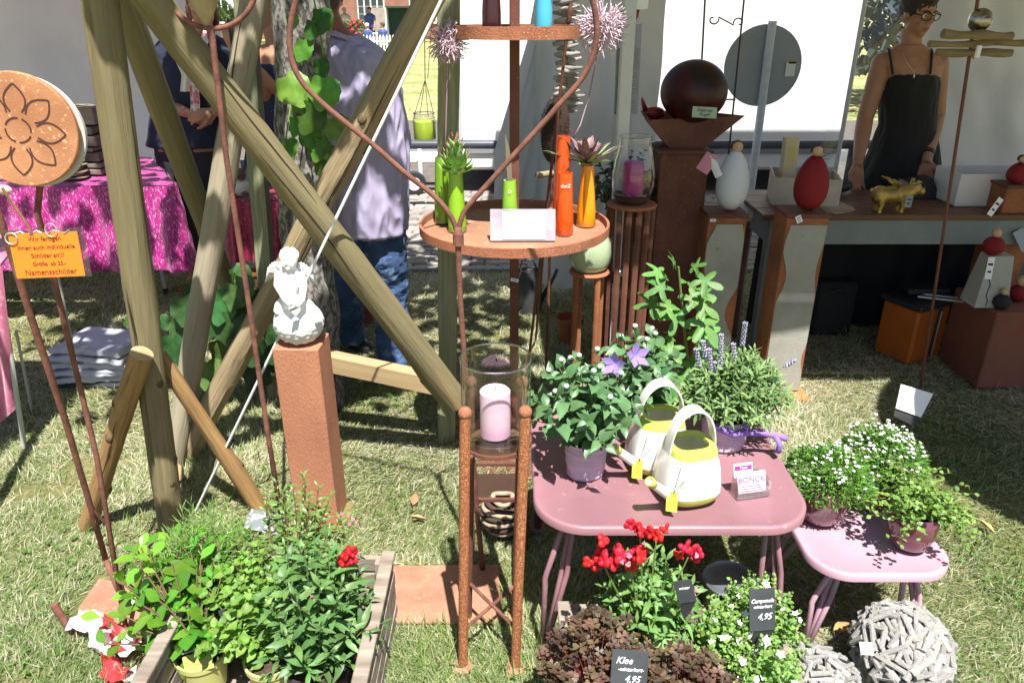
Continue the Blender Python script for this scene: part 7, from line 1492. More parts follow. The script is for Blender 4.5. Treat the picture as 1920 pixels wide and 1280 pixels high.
p = Py(1178, 262, 3.35); t = thing('dark_leaf_plant', 'dark small leaved pot plant on a rusty pedestal behind the glass with magenta candle', 'potted plant', p); base = Vector((p.x, 3.35, .62)); b = MB(); b.bbox((p.x, 3.35, .31), (.16, .16, .62), .004); b.obj('pedestal', rust_dark, t); pot(t, base, .075, .12, mat('brown_pot', (.09, .04, .03), .6))
mws, tips = stems(t, base + Vector((0, 0, .11)), 46, .30, .19, 81, .022, .034, start=.15, upleaf=.5, droop=.08); leaves_out(t, leafmesh('ovate', 3), mws, 290, matl=mat('dark_leaf', (.035, .055, .03), .5, rand=.4))
# ================================================================== PINK TABLE AND LEFT STALL GOODS
def velvet(name, c1, c2, c3):
    m = mat(name, c1, .38, c2, 40, (1.4, 1.4, .5), 2.0, 50, c3=c3, s3=95, t3=.545, sheen=.2, rv=.15); return m  # third colour paints pale glints of the sheen into the cloth
pv = velvet('magenta_crushed_velvet', (.52, .022, .27), (.32, .008, .15), (.74, .30, .58))
rvv = velvet('crimson_velvet', (.34, .005, .06), (.20, .003, .03), (.55, .05, .16))
def drape(name, par, top, drop_pts, hem_z, m, nu=110, nv=18, amp=.02, nf=14):
    """skirt hanging from the edge polyline drop_pts (xy at table height) to hem_z"""
    b = MB(); P = [Vector(p) for p in drop_pts]; L = [0]
    for i in range(len(P) - 1): L.append(L[-1] + (P[i + 1] - P[i]).length)
    def at_(s):
        s *= L[-1]
        for i in range(len(P) - 1):
            if s <= L[i + 1] + 1e-9: f = (s - L[i]) / (L[i + 1] - L[i]); d = (P[i + 1] - P[i]).normalized(); return P[i].lerp(P[i + 1], f), Vector((d.y, -d.x, 0))
        return P[-1], Vector((0, -1, 0))
    def fn(s, t):
        p, n = at_(s); z = p.z + (hem_z - p.z) * t; k = amp * t ** .8 * (math.sin(s * nf * 6.283) + .4 * math.sin(s * nf * 15 + 2)) + .03 * t + .006 * mnoise.noise(Vector((s * 40, t * 5, 1)))
        return Vector((p.x, p.y, z)) + n * (.012 + k)
    b.grid(fn, nu, nv); return b.obj(name, m, par, smooth=True)
t = thing('sales_table', 'table covered with shiny magenta crushed velvet at the left', 'table', (-2.4, 3.8, 0))
zT = .76; FL = Vector((-4.2, 3.80, zT)); FR = Vector((-1.74, 3.86, zT)); BR = Vector((-2.22, 4.66, zT)); BL = Vector((-4.9, 4.6, zT))
b = MB(); b.grid(lambda s, q: FL.lerp(FR, s).lerp(BL.lerp(BR, s), q) + Vector((0, 0, .010 * mnoise.noise(Vector((s * 9, q * 7, 0))))), 60, 50); co = b.obj('velvet_cloth', pv, t, smooth=True)
drape('cloth_skirt', t, zT, [FL, FR, BR], .31, pv, 240, 26, .030, 13)
b = MB(); b.prism([FL + Vector((.03, .03, -.03)), FR + Vector((-.05, .03, -.03)), BR + Vector((-.03, -.04, -.03)), BL + Vector((0, -.04, -.03))], (0, 0, .018)); b.obj('table_board', white_paper, t)
for p in (Pz(255, 585), Pz(312, 552), Pz(60, 590)): b = MB(); b.tube([p, (p.x - .01, p.y + .01, zT - .03)], .011, 10); b.obj('leg', mat('pale_leg', (.45, .46, .42), .5), t); b = MB(); b.lathe([(0, 0), (.016, 0), (.015, .04), (0, .04)], 12, (p.x, p.y, .001)); b.obj('leg_cap', MATS['black_plastic'], t)
# nearer pink table drape at the left edge
t = thing('draped_table', 'corner of another table under a dusty pink cloth at the lower left edge', 'table', (-2.2, 2.8, 0)); E0 = Pz(-30, 560, .7)
e0 = Py(-60, 500, 2.45); e1 = Py(8, 470, 2.62)
b = MB(); pk_m = mat('dusty_pink_cloth', (.55, .16, .28), .6, (.45, .10, .20), 14, bump=.5, bscale=20, c3=(.66, .3, .4), s3=30, t3=.55, sheen=.5)
A = [Py(-80, 480, 2.5), Py(4, 500, 2.55), Py(38, 760, 2.60), Py(20, 800, 2.55), Py(-80, 860, 2.45)]
b.grid(lambda s, q: (A[0].lerp(A[1], s)).lerp(A[4].lerp(A[2], s), q) + Vector((0, .03 * math.sin(s * 12) * q, .0)), 24, 20); b.obj('cloth', pk_m, t, smooth=True)
b = MB(); b.tube([Pz(46, 840), Py(-5, 500, 2.6)], .009, 8); b.tube([Pz(60, 770), Py(30, 620, 2.8)], .006, 8); b.tube([Pz(150, 724), Py(108, 520, 3.05)], .009, 8); b.obj('leg', MATS['pale_leg'], t)
b = MB(); b.prism([Py(-80, 480, 2.5), Py(2, 500, 2.56), Vector((-2.0, 3.0, Py(2, 500, 2.56).z)), Vector((-2.6, 3.0, Py(2, 500, 2.56).z))], (0, 0, .01)); b.obj('table_board', pk_m, t)
# folded sheets
t = thing('folded_sheets', 'crumpled pile of pale grey lilac sheets under the magenta covered table', 'cloth', (-1.95, 3.2, 0)); sm_ = mat('pale_sheet', (.50, .50, .58), .75, (.40, .40, .48), 5, bump=.5, bscale=25)
for k in range(5):
    c = Vector((-1.93 + .012 * math.sin(k * 2), 3.17 + .01 * math.cos(k * 3), .044 + .034 * k)); b = MB(); b.bbox(c, (.40 - .012 * k, .26 - .01 * (k % 2), .030), .008, Matrix.Rotation(R(7 - 4 * k), 3, 'Z')); me = solid(b.mesh(), .006, 5)
    nn = [Vector(v.normal) for v in me.vertices]; cc = [Vector(v.co) for v in me.vertices]; out = []
    for q_, n_ in zip(cc, nn): out.extend(q_ + n_ * (.010 * mnoise.noise(Vector((q_.x * 14, q_.y * 14, q_.z * 60 + k))) + .005 * mnoise.noise(Vector((q_.x * 40, q_.y * 12, q_.z * 90)))) + Vector((0, 0, -.30 * max(0, abs(q_.x - c.x) - .12) ** 1.3)))
    me.vertices.foreach_set('co', out); me.update(); put('folded_sheet', me, sm_, t)
b = MB(); b.bbox((-1.92, 3.18, .015), (.38, .28, .026), .01); b.obj('tray', MATS['black_shell'], t)
# boards stack on the table
t = thing('stacked_wood_plaques', 'stack of grey brown wooden plaques on the magenta cloth behind the flower disk', 'plaques', (-2.5, 3.9, zT)); bm2 = mat('plaque_wood', (.25, .21, .17), .85, (.17, .14, .115), 5, (1, 8, 8), .3, 12, rand=.25)
p = Py(150, 300, 4.15); rg = random.Random(4)
for k, (dz, h_, dx, dy) in enumerate(((0, .03, 0, 0), (.035, .025, .01, .01), (.065, .05, .0, .02), (.12, .02, -.01, .02), (.145, .055, .02, .03), (.205, .04, .0, .035), (.25, .10, .01, .05))):
    b = MB(); b.bbox((p.x + dx, p.y + dy, zT + .012 + dz + h_ / 2), (.30 - .01 * k, .16, h_ * .92), .004, Matrix.Rotation(R(rg.uniform(-6, 6)), 3, 'Z')); b.obj('plaque', bm2, t)
t = thing('wood_slices', 'pile of thin bark edged wood slices beside the flower disk', 'wood slices', (-2.6, 3.6, zT)); p = Py(132, 330, 4.0)
for k in range(8): b = MB(); b.lathe([(0, 0), (.075, 0), (.082, .006), (.075, .012), (0, .012)], 22, (p.x + rg.uniform(-.01, .01), p.y + rg.uniform(-.01, .01), zT + .01 + k * .0165), Euler((R(rg.uniform(-4, 4)), R(rg.uniform(-4, 4)), 0)).to_matrix()); b.obj('slice', [bm2, mat('slice_face', (.36, .29, .2), .8, (.28, .2, .13), 20)][k % 2], t)
# crimson cloth stand with plush
t = thing('crimson_stand', 'small stand draped in shiny crimson satin between pale pole and tree trunk', 'stand', (-1.25, 3.7, 0)); x0, x1 = Py(418, 380, 3.6).x, Py(548, 380, 3.6).x; zz = Py(480, 376, 3.6).z
b = MB(); b.grid(lambda s, q: Vector((x0 + (x1 - x0) * s, 3.6 + .3 * q, zz + .012 * mnoise.noise(Vector((s * 8, q * 8, 3))))), 30, 20); b.obj('cloth_top', rvv, t, smooth=True)
drape('cloth_skirt', t, zz, [Vector((x0, 3.9, zz)), Vector((x0, 3.6, zz)), Vector((x1, 3.6, zz)), Vector((x1, 3.9, zz))], zz - .30, rvv, 120, 16, .022, 9)
for x in (x0 + .03, x1 - .03):
    for y in (3.64, 3.86): b = MB(); b.bbox((x, y, zz / 2 - .01), (.03, .03, zz - .03), .002); b.obj('leg', wood_half, t)
t = thing('plush_toy', 'brown and white plush animal sitting on the crimson satin', 'plush toy', (x0 + .08, 3.7, zz)); p = Vector((Py(452, 360, 3.68).x, 3.68, zz + .01)); pw = mat('plush_white', (.6, .58, .56), .95, sheen=.5); pb_ = mat('plush_brown', (.13, .06, .055), .95, sheen=.5)
b = MB(); b.ball(p + Vector((0, 0, .035)), (.05, .045, .04), 20, 14); b.obj('body', pw, t, smooth=True)
b = MB(); b.ball(p + Vector((.012, 0, .10)), (.028, .028, .032), 16, 12); b.ball(p + Vector((.0, -.02, .09)), (.014, .014, .012), 10, 8); b.ball(p + Vector((-.006, 0, .13)), (.009, .008, .018), 8, 6); b.ball(p + Vector((.03, 0, .13)), (.009, .008, .018), 8, 6); b.obj('head', pb_, t, smooth=True)
b = MB(); b.ball(p + Vector((-.035, -.03, .012)), (.022, .018, .013), 10, 8); b.ball(p + Vector((.03, -.035, .012)), (.022, .018, .013), 10, 8); b.obj('paw', pb_, t, smooth=True)
for (u, v, Y, lab, r_) in ((484, 525, 3.3, 'small terracotta pot hanging below the crimson satin cloth', .04), (515, 560, 3.2, 'terracotta pot in the shade left of the tree trunk', .05)):
    g = Py(u, v, Y); g.z = max(0, Py(u, v + 10, Y).z); t = thing('terracotta_pot', lab, 'pot', g); b = MB(); b.lathe([(0, 0), (r_ * .7, 0), (r_, r_ * 1.5), (r_ * 1.12, r_ * 1.5), (r_ * 1.12, r_ * 1.9), (r_ * .98, r_ * 1.9), (r_ * .9, r_ * 1.4), (0, r_ * 1.4)], 26, g); b.obj('body', MATS['terracotta'], t, ang=40)
    if g.z > .05: b = MB(); b.bbox((g.x, g.y, g.z / 2), (.05, .05, g.z - .001), .002); b.obj('stand_block', rust_dark, t)
g = Pz(655, 640); t = thing('red_flower_pot', 'pinkish pot with deep red blooms behind the trunk beside the man in jeans', 'potted plant', g); pot(t, g + Vector((.03, .25, 0)), .07, .13, mat('rose_pot', (.28, .07, .07), .6)); rg = random.Random(6); b = MB(); 
mws, tips = stems(t, g + Vector((.03, .25, .12)), 26, .22, .12, 91, .025, .035, start=.2); leaves_out(t, leafmesh('ovate', 3), mws, 290, matl=mat('mid_leaf', (.05, .11, .03), .5, rand=.3))
for p, d in tips[:14]: put('blossom', snap, None, t, M4(rotf((rg.uniform(-.4, .4), -.5, 1)), p) @ Matrix.Scale(.035, 4))
# ================================================================== PEOPLE
def skinmat(n, c): return mat(n, c, .5, tuple(x * .85 for x in c), 14, bump=.06, bscale=90, sss=.08)
def hand(b, wrist, d, pn, s=1., curl=.5, thumb=1, spread=.12):
    """palm, four unequal bent fingers and a side thumb; d = direction of hand, pn = palm normal"""
    d = Vector(d).normalized(); pn = Vector(pn); pn = (pn - d * pn.dot(d)).normalized(); sd = d.cross(pn) * thumb; w = Vector(wrist)
    kn = w + d * .085 * s
    for i in range(4):
        off = (1.5 - i) * .0195 * s; k = kn + sd * off + d * (-.004 * abs(i - 1.2)) * s; b.tube([w + sd * off * .45, w.lerp(k, .5) + sd * off * .15, k], [.0145 * s, .0155 * s, .0120 * s], 10)
        L = (.066, .075, .070, .055)[i] * s; dd = (d + sd * (1.5 - i) * spread).normalized(); p = k; pts = [p]
        for j, f in enumerate((.45, .3, .25)):
            a = curl * (.35 + .45 * j); q = (dd * math.cos(a) + pn * math.sin(a)); p = p + q * L * f; pts.append(p); dd_ = q
        b.tube(pts, [.0098 * s, .0090 * s, .0083 * s, .0065 * s], 8); b.ball(pts[-1], .0066 * s, 8, 6)
    t0 = w + sd * .022 * s + d * .02 * s; t1 = t0 + (sd * .75 + d * .6 + pn * .25).normalized() * .04 * s; t2 = t1 + (sd * .35 + d * .85 + pn * .3).normalized() * .032 * s; t3 = t2 + (d + pn * .35 + sd * .05).normalized() * .024 * s
    b.tube([w + sd * .008 * s, t0, t1, t2, t3], [.014 * s, .0145 * s, .012 * s, .0105 * s, .0078 * s], 9)
def head(t, c, h, f, hairm, skin, hair='short', glasses=False, tilt=0, bodyMB=None):
    """head of height h centred at c looking along f; skin volumes go into bodyMB so the body is one piece"""
    f = Vector(f).normalized(); up = Vector((0, 0, 1)); x = f.cross(up).normalized(); u = x.cross(f); Rm = Matrix((x, f, u)).transposed()
    def P(a, b_, c_): return Vector(c) + Rm @ (Vector((a, b_, c_)) * h)
    B = bodyMB
    B.ball(P(0, -.06, .10), (.335 * h, .40 * h, .385 * h), 28, 20, Rm); B.ball(P(0, .08, -.17), (.265 * h, .27 * h, .31 * h), 24, 18, Rm); B.ball(P(0, .20, -.36), (.135 * h, .12 * h, .10 * h), 16, 12, Rm)
    B.ball(P(0, .29, .115), (.22 * h, .06 * h, .04 * h), 14, 8, Rm); B.tube([P(0, .32, .07), P(0, .385, -.05), P(0, .40, -.10)], [.035 * h, .042 * h, .05 * h], 10)
    for s_ in (-1, 1):
        B.ball(P(s_ * .045, .36, -.105), .034 * h, 8, 6, Rm); B.ball(P(s_ * .17, .235, -.08), (.10 * h, .08 * h, .09 * h), 12, 8, Rm); B.ball(P(s_ * .325, -.03, -.02), (.035 * h, .06 * h, .095 * h), 12, 8, Rm)
    B.tube([P(-.09, .335, -.215), P(0, .365, -.205), P(.09, .335, -.215)], [.018 * h, .03 * h, .018 * h], 8); B.tube([P(-.07, .33, -.245), P(0, .355, -.25), P(.07, .33, -.245)], [.018 * h, .03 * h, .018 * h], 8)
    e = MB(); i_ = MB(); br = MB()
    for s_ in (-1, 1):
        e.ball(P(s_ * .125, .275, .03), .058 * h, 14, 10); i_.ball(P(s_ * .128, .318, .03), .026 * h, 10, 8)
        br.tube([P(s_ * .05, .365, .105), P(s_ * .13, .36, .135), P(s_ * .22, .30, .115)], .014 * h, 6)
    e.obj('eye', mat('eye_white', (.7, .68, .65), .3), t, smooth=True); i_.obj('iris', mat('eye_dark', (.03, .02, .015), .2), t, smooth=True)
    br.obj('eyebrow', hairm, t, smooth=True)
    l = MB(); l.tube([P(-.085, .352, -.228), P(0, .384, -.225), P(.085, .352, -.228)], [.012 * h, .024 * h, .012 * h], 8); l.obj('lips', mat('lip_rose', (.32, .10, .09), .45), t, smooth=True)
    H = MB(); H.ball(P(0, -.10, .155), (.36 * h, .42 * h, .375 * h), 28, 20, Rm); H.ball(P(0, .16, .36), (.25 * h, .19 * h, .14 * h), 16, 12, Rm)
    H.ball(P(0, -.24, .0 if hair == 'short' else -.08), (.25 * h, .20 * h, .24 * h), 16, 12, Rm)
    for s_ in (-1, 1): H.ball(P(s_ * .29, -.02, .10), (.07 * h, .12 * h, .15 * h), 12, 8, Rm)
    if hair == 'long':
        for s_ in (-1, 1): H.ball(P(s_ * .27, -.12, -.2), (.12 * h, .2 * h, .35 * h), 14, 10, Rm)
    me = solid(H.mesh(), .012 * h / .22, 1)
    cc = [Vector(v.co) for v in me.vertices]; nn = [Vector(v.normal) for v in me.vertices]; out = []
    for p, n_ in zip(cc, nn): out.extend(p + n_ * (.006 * mnoise.noise(p * 70) + .004 * mnoise.noise(Vector((p.x * 200, p.y * 200, p.z * 60)))))
    me.vertices.foreach_set('co', out); me.update()
    put('hair', me, hairm, t)
    if glasses:
        g = MB()
        for s_ in (-1, 1):
            g.tube([P(s_ * .155 + .125 * math.cos(a * .3927), .415 - .03 * abs(math.cos(a * .3927) + s_), .02 + .085 * math.sin(a * .3927)) for a in range(16)], .011 * h, 6, closed=True); g.tube([P(s_ * .28, .37, .05), P(s_ * .345, .15, .05), P(s_ * .35, -.03, .04)], .012 * h, 6)
        g.tube([P(-.03, .42, .05), P(.03, .42, .05)], .011 * h, 6); g.obj('glasses', mat('glasses_frame', (.012, .012, .014), .3), t, smooth=True)
    return P
def ringsY(L, Y, dep):   # (u, v, halfwidth px, depth scale, dY)
    out = []
    for q in L:
        u, v, hw = q[:3]; dy = q[4] if len(q) > 4 else 0; k = q[3] if len(q) > 3 else 1; p = Py(u, v, Y + dy); w = SZ(hw, p); out.append((p.x, p.y, p.z, w, dep * k))
    return sorted(out, key=lambda r: r[2])
def cloth_skin(b, voxel, sm, amp, fr, name='cloth', stretch=(1, 1, 1)):
    me = solid(b.mesh(), voxel, sm)
    nn = [Vector(v.normal) for v in me.vertices]; cc = [Vector(v.co) for v in me.vertices]; out = []
    for p, n_ in zip(cc, nn):
        q = Vector((p.x * stretch[0], p.y * stretch[1], p.z * stretch[2])); out.extend(p + n_ * (amp * mnoise.noise(q * fr) + amp * .55 * (1 - 2 * abs(mnoise.noise(q * fr * 2.1 + Vector((5, 0, 0)))))))
    me.vertices.foreach_set('co', out); me.update(); return me
# ---------- vendor in black dress
sk = skinmat('skin_tan', (.36, .175, .105)); blk = mat('black_dress_cloth', (.010, .010, .011), .9, sheen=.1)
t = thing('person', 'woman with short dark hair and glasses in a black strap dress behind the table', 'person', Vector((Py(1700, 300, 4.0).x, 4.02, 0)))
B = MB(); YW = 4.02; hc = Py(1722, 28, YW); hh = .215
PW = head(t, hc, hh, (.36, -.93, -.16), mat('hair_dark_brown', (.016, .008, .006), .6, (.028, .014, .01), 60), sk, 'short', True, bodyMB=B)
B.tube([hc + Vector((-.012, .01, -.06)), Py(1708, 78, YW + .01), Py(1704, 104, YW + .02)], [.052, .050, .062], 18)
B.loft(ringsY([(1706, 84, 24, .5), (1706, 94, 38, .6), (1706, 106, 52, .85), (1706, 122, 60, 1), (1706, 150, 50, 1.05), (1704, 190, 47, 1.05), (1702, 235, 44, .95), (1697, 290, 54, 1.1), (1694, 330, 56, 1.15)], YW, .105), 24)
shL = Py(1654, 119, YW); shR = Py(1759, 119, YW)
elL = Py(1622, 222, 4.0); wrL = Py(1609, 302, 3.86); elR = Py(1757, 214, 4.04); wrR = Py(1738, 296, 3.88)
B.ball(shL, .052, 16, 12); B.ball(shR, .050, 16, 12)
B.tube([shL, shL.lerp(elL, .35), elL, elL.lerp(wrL, .35), wrL], [.052, .049, .041, .041, .027], 16); B.tube([shR, shR.lerp(elR, .35), elR, elR.lerp(wrR, .35), wrR], [.051, .047, .040, .040, .027], 16)
B.tube([wrL, wrL + (wrL - elL).normalized() * .03], [.025, .022], 12); B.tube([wrR, wrR + (wrR - elR).normalized() * .03], [.025, .022], 12)
hand(B, wrL + Vector((0, -.004, -.012)), (.04, -.22, -1), (.3, -.9, .2), 1.0, .35, 1); hand(B, wrR + Vector((0, -.004, -.012)), (-.06, -.25, -1), (-.3, -.9, .2), 1.0, .4, -1)
for s_ in (-1, 1):
    x = Py(1694, 330, YW).x + s_ * .09; B.tube([(x, YW, .80), (x, YW + .01, .45), (x + s_ * .01, YW + .01, .09)], [.082, .055, .038], 16); B.tube([(x + s_ * .01, YW + .03, .04), (x + s_ * .02, YW - .13, .03)], [.04, .032], 12)
put('body', solid(B.mesh(), .0052, 4), sk, t)
D = MB(); D.loft(ringsY([(1705, 138, 48, 1.13), (1705, 155, 51, 1.18), (1703, 190, 50, 1.12), (1701, 235, 49, 1.1), (1694, 290, 61, 1.3), (1686, 330, 72, 1.5), (1680, 370, 80, 1.7), (1676, 460, 88, 1.9)], YW, .108), 40)
me = cloth_skin(D, .008, 4, .006, 16, stretch=(1, 1, .25)); put('dress', me, blk, t)
b = MB()
for (u0, v0, u1, v1, dy0) in ((1674, 140, 1667, 92, -.10), (1744, 140, 1748, 94, -.10)): b.tube([Py(u0, v0, YW - .118), Py((u0 + u1) / 2, (v0 + v1) / 2, YW - .112), Py(u1, v1 + 4, YW - .065), Py(u1 - 2, v1 - 1, YW - .01), Py(u0 - 3, v1 + 10, YW + .09)], .0062, 8)
b.obj('strap', blk, t, smooth=True)
b = MB(); b.lathe([(.0275, -.012), (.031, -.010), (.031, .010), (.0275, .012)], 24, wrR.lerp(elR, .12), frame((wrR - elR).normalized())); b.obj('wristband', MATS['satin_black'], t)
b = MB(); b.tube([Py(1690, 92, YW - .05), Py(1700, 118, YW - .115), Py(1714, 136, YW - .125), Py(1726, 118, YW - .112), Py(1732, 92, YW - .05)], .0012, 5); b.obj('necklace', mat('silver_metal', (.7, .7, .7), .25, metal=1), t, smooth=True)
b = MB(); b.ball(Py(1714, 143, YW - .128), (.004, .003, .009), 10, 8); b.obj('pendant', white_paper, t, smooth=True); b = MB(); b.ball(PW(-.34, -.02, -.13), .0062, 10, 8); b.obj('earring', MATS['silver_metal'], t, smooth=True)
# ---------- man in lavender shirt, seen from behind
t = thing('person', 'man seen from behind in a loose lavender shirt, rolled jeans and brown hat', 'person', Vector((Py(690, 690, 3.3).x, 3.3, 0)))
sk2 = skinmat('skin_ruddy', (.34, .15, .095)); shirt = mat('lavender_shirt', (.50, .45, .66), .85, (.45, .40, .60), 5, bump=.25, bscale=26, transl=.08); jean = mat('blue_denim', (.065, .12, .26), .85, (.035, .07, .17), 9, bump=.4, bscale=90, c3=(.16, .25, .42), s3=12, t3=.58)
B = MB(); YM = 3.28; hc = Py(606, 2, YM); PM = head(t, hc, .22, (-.5, .85, -.25), mat('hair_grey', (.12, .10, .09), .8), sk2, bodyMB=B)
B.tube([hc + Vector((0, 0, -.05)), Py(622, 60, YM), Py(640, 90, YM)], [.06, .06, .08], 16); B.loft(ringsY([(640, 90, 50, .8), (650, 130, 72, 1), (655, 220, 74, 1), (670, 330, 68, 1), (690, 420, 66, 1)], YM, .115), 24)
elM = Py(742, 270, YM + .14); wrM = Py(700, 300, YM + .36); sR = Py(702, 122, YM); sLm = Py(580, 120, YM); elN = Py(555, 255, YM + .14); wrN = Py(610, 290, YM + .36)
for a, e, w_, th in ((sR, elM, wrM, 1), (sLm, elN, wrN, -1)): B.tube([a, e, e.lerp(w_, .4), w_], [.05, .04, .038, .027], 14); hand(B, w_, (w_ - e), (-th * 1, 0, .3), 1.05, .6, th)
put('body', solid(B.mesh(), .007, 4), sk2, t)
S_ = MB(); S_.loft(ringsY([(626, 66, 34, .55), (630, 76, 52, .75), (636, 92, 72, 1.05), (642, 118, 92, 1.25), (648, 160, 99, 1.42), (655, 220, 103, 1.5), (662, 290, 102, 1.5), (668, 350, 97, 1.5), (676, 400, 88, 1.45), (684, 432, 78, 1.35)], YM, .118), 40)
S_.tube([sR + Vector((-.03, 0, -.02)), sR.lerp(elM, .5), elM, elM.lerp(wrM, .25)], [.085, .08, .07, .062], 18); S_.tube([sLm + Vector((.03, 0, -.02)), sLm.lerp(elN, .5), elN, elN.lerp(wrN, .25)], [.085, .08, .07, .062], 18)
put('shirt', cloth_skin(S_, .008, 5, .017, 11, stretch=(1.3, 1.3, .40)), shirt, t)
b = MB(); q = [Py(606, 60, YM - .06), Py(628, 63, YM - .085), Py(650, 72, YM - .07)]; b.tube(q, [.010, .014, .010], 8, flat=.6); b.obj('collar', shirt, t, smooth=True)
Jn = MB(); J0 = Py(690, 425, YM)
def leg(b, pts, r): b.tube(pts, r, 18)
a1_ = Pz(738, 700); 
leg(Jn, [Py(712, 405, YM), Py(722, 470, YM), Py(733, 560, YM + .02), Vector((a1_.x, a1_.y + .02, .16)), Vector((a1_.x + .0, a1_.y + .02, .055))], [.105, .095, .078, .070, .072])
leg(Jn, [Py(662, 405, YM), Py(655, 470, YM + .02), Py(645, 545, YM + .06), Py(655, 610, YM + .16), Py(662, 632, YM + .18)], [.105, .092, .078, .068, .066]); Jn.ball(Py(688, 405, YM), (.16, .12, .12), 20, 14)
put('jeans', cloth_skin(Jn, .008, 3, .012, 13, stretch=(.8, .8, 1.6)), jean, t)
for p, nm in ((Vector((a1_.x, a1_.y + .03, .028)), 0), (Pz(662, 655), 1)):
    b = MB(); b.tube([(p.x - .02, p.y + .04, .045), (p.x + .01, p.y - .03 + .05, .04), (p.x + .05, p.y - .04 + .02 * nm, .032), (p.x + .10, p.y - .06, .026)], [.04, .045, .04, .022], 14); b.obj('shoe', MATS['satin_black'], t, smooth=True)
b = MB(); b.lathe([(0, .11), (.07, .10), (.098, .04), (.10, .0), (.17, -.02), (.172, -.014), (.105, .008), (0, .06)], 36, hc + Vector((0, 0, .05)), Euler((R(14), R(-10), 0)).to_matrix()); b.obj('hat', mat('brown_hat', (.13, .065, .035), .85, (.10, .05, .03), 30), t, smooth=True)
# ---------- woman in navy top with scarf
t = thing('person', 'woman in a navy short sleeved top with white and pink scarf, hands clasped', 'person', Vector((Py(355, 200, 4.5).x, 4.5, 0)))
navy = mat('navy_jersey', (.018, .024, .055), .8, (.013, .018, .04), 6); sk3 = skinmat('skin_sunlit', (.44, .22, .135)); YN = 4.5
B = MB(); hc = Py(378, 12, YN); PN = head(t, hc, .22, (.35, -.9, -.15), mat('hair_auburn', (.10, .035, .02), .6), sk3, 'long', bodyMB=B)
B.tube([hc + Vector((0, 0, -.06)), Py(372, 62, YN), Py(366, 84, YN)], [.05, .05, .07], 16); B.loft(ringsY([(362, 78, 50, .7), (360, 100, 62, .9), (358, 160, 58, 1), (356, 220, 56, 1), (356, 280, 64, 1.1)], YN, .11), 22)
s1 = Py(292, 96, YN); s2 = Py(430, 92, YN); e1 = Py(296, 190, YN - .02); e2 = Py(428, 195, YN - .02); w1 = Py(352, 212, YN - .20); w2 = Py(396, 212, YN - .20)
for a, e, w_, th in ((s1, e1, w1, 1), (s2, e2, w2, -1)): B.tube([a, a.lerp(e, .5), e, e.lerp(w_, .4), w_], [.052, .048, .04, .04, .027], 16)
hand(B, w1, (.8, -.2, -.35), (.35, .5, .3), 1.0, 1.25, -1); hand(B, w2, (-.9, -.35, -.1), (-.2, .8, -.3), 1.0, 1.35, 1)
for s_ in (-1, 1): x = Py(356, 300, YN).x + s_ * .09; B.tube([(x, YN, .85), (x, YN, .45), (x, YN, .05)], [.08, .055, .04], 14); B.tube([(x, YN + .03, .035), (x, YN - .13, .03)], [.035, .03], 10)
put('body', solid(B.mesh(), .0055, 4), sk3, t)
S_ = MB(); S_.loft(ringsY([(366, 66, 38, .7), (362, 78, 62, .95), (360, 98, 76, 1.15), (358, 130, 76, 1.35), (356, 165, 72, 1.35), (356, 200, 68, 1.2), (356, 240, 74, 1.25), (356, 272, 78, 1.3)], YN, .115), 36)
for a, e in ((s1, e1), (s2, e2)): S_.tube([a + Vector((0, 0, .0)), a.lerp(e, .45), a.lerp(e, .78)], [.068, .064, .060], 18)
put('top', cloth_skin(S_, .008, 4, .007, 12), navy, t)
Jn = MB()
for s_ in (-1, 1): x = Py(356, 300, YN).x + s_ * .09; Jn.tube([(x, YN, .86), (x, YN, .5), (x, YN, .10)], [.105, .08, .06], 16)
Jn.ball((Py(356, 300, YN).x, YN, .86), (.19, .13, .14), 18, 12); put('trousers', cloth_skin(Jn, .012, 3, .006, 10), mat('dark_grey_cloth', (.035, .035, .042), .85), t)
def strip(name, pts, w, m, par):
    b = MB(); n = len(pts)
    b.grid(lambda s, q: (lambda i, f: Vector(pts[min(i, n - 1)]).lerp(Vector(pts[min(i + 1, n - 1)]), f))(int(q * (n - 1)), q * (n - 1) - int(q * (n - 1))) + Vector(((s - .5) * w, .008 * math.sin(s * 9), 0)), 6, 16); return b.obj(name, m, par, smooth=True)
strip('scarf', [Py(322, 76, YN - .14), Py(336, 110, YN - .19), Py(350, 140, YN - .20), Py(347, 172, YN - .19)], .055, mat('scarf_white', (.66, .70, .58), .8, (.75, .75, .72), 14), t)
strip('scarf', [Py(392, 50, YN - .12), Py(378, 90, YN - .17), Py(362, 140, YN - .21), Py(366, 192, YN - .22), Py(364, 228, YN - .24)], .05, mat('scarf_pink', (.70, .60, .60), .8, (.62, .16, .22), 26, contrast=(.5, .56)), t)
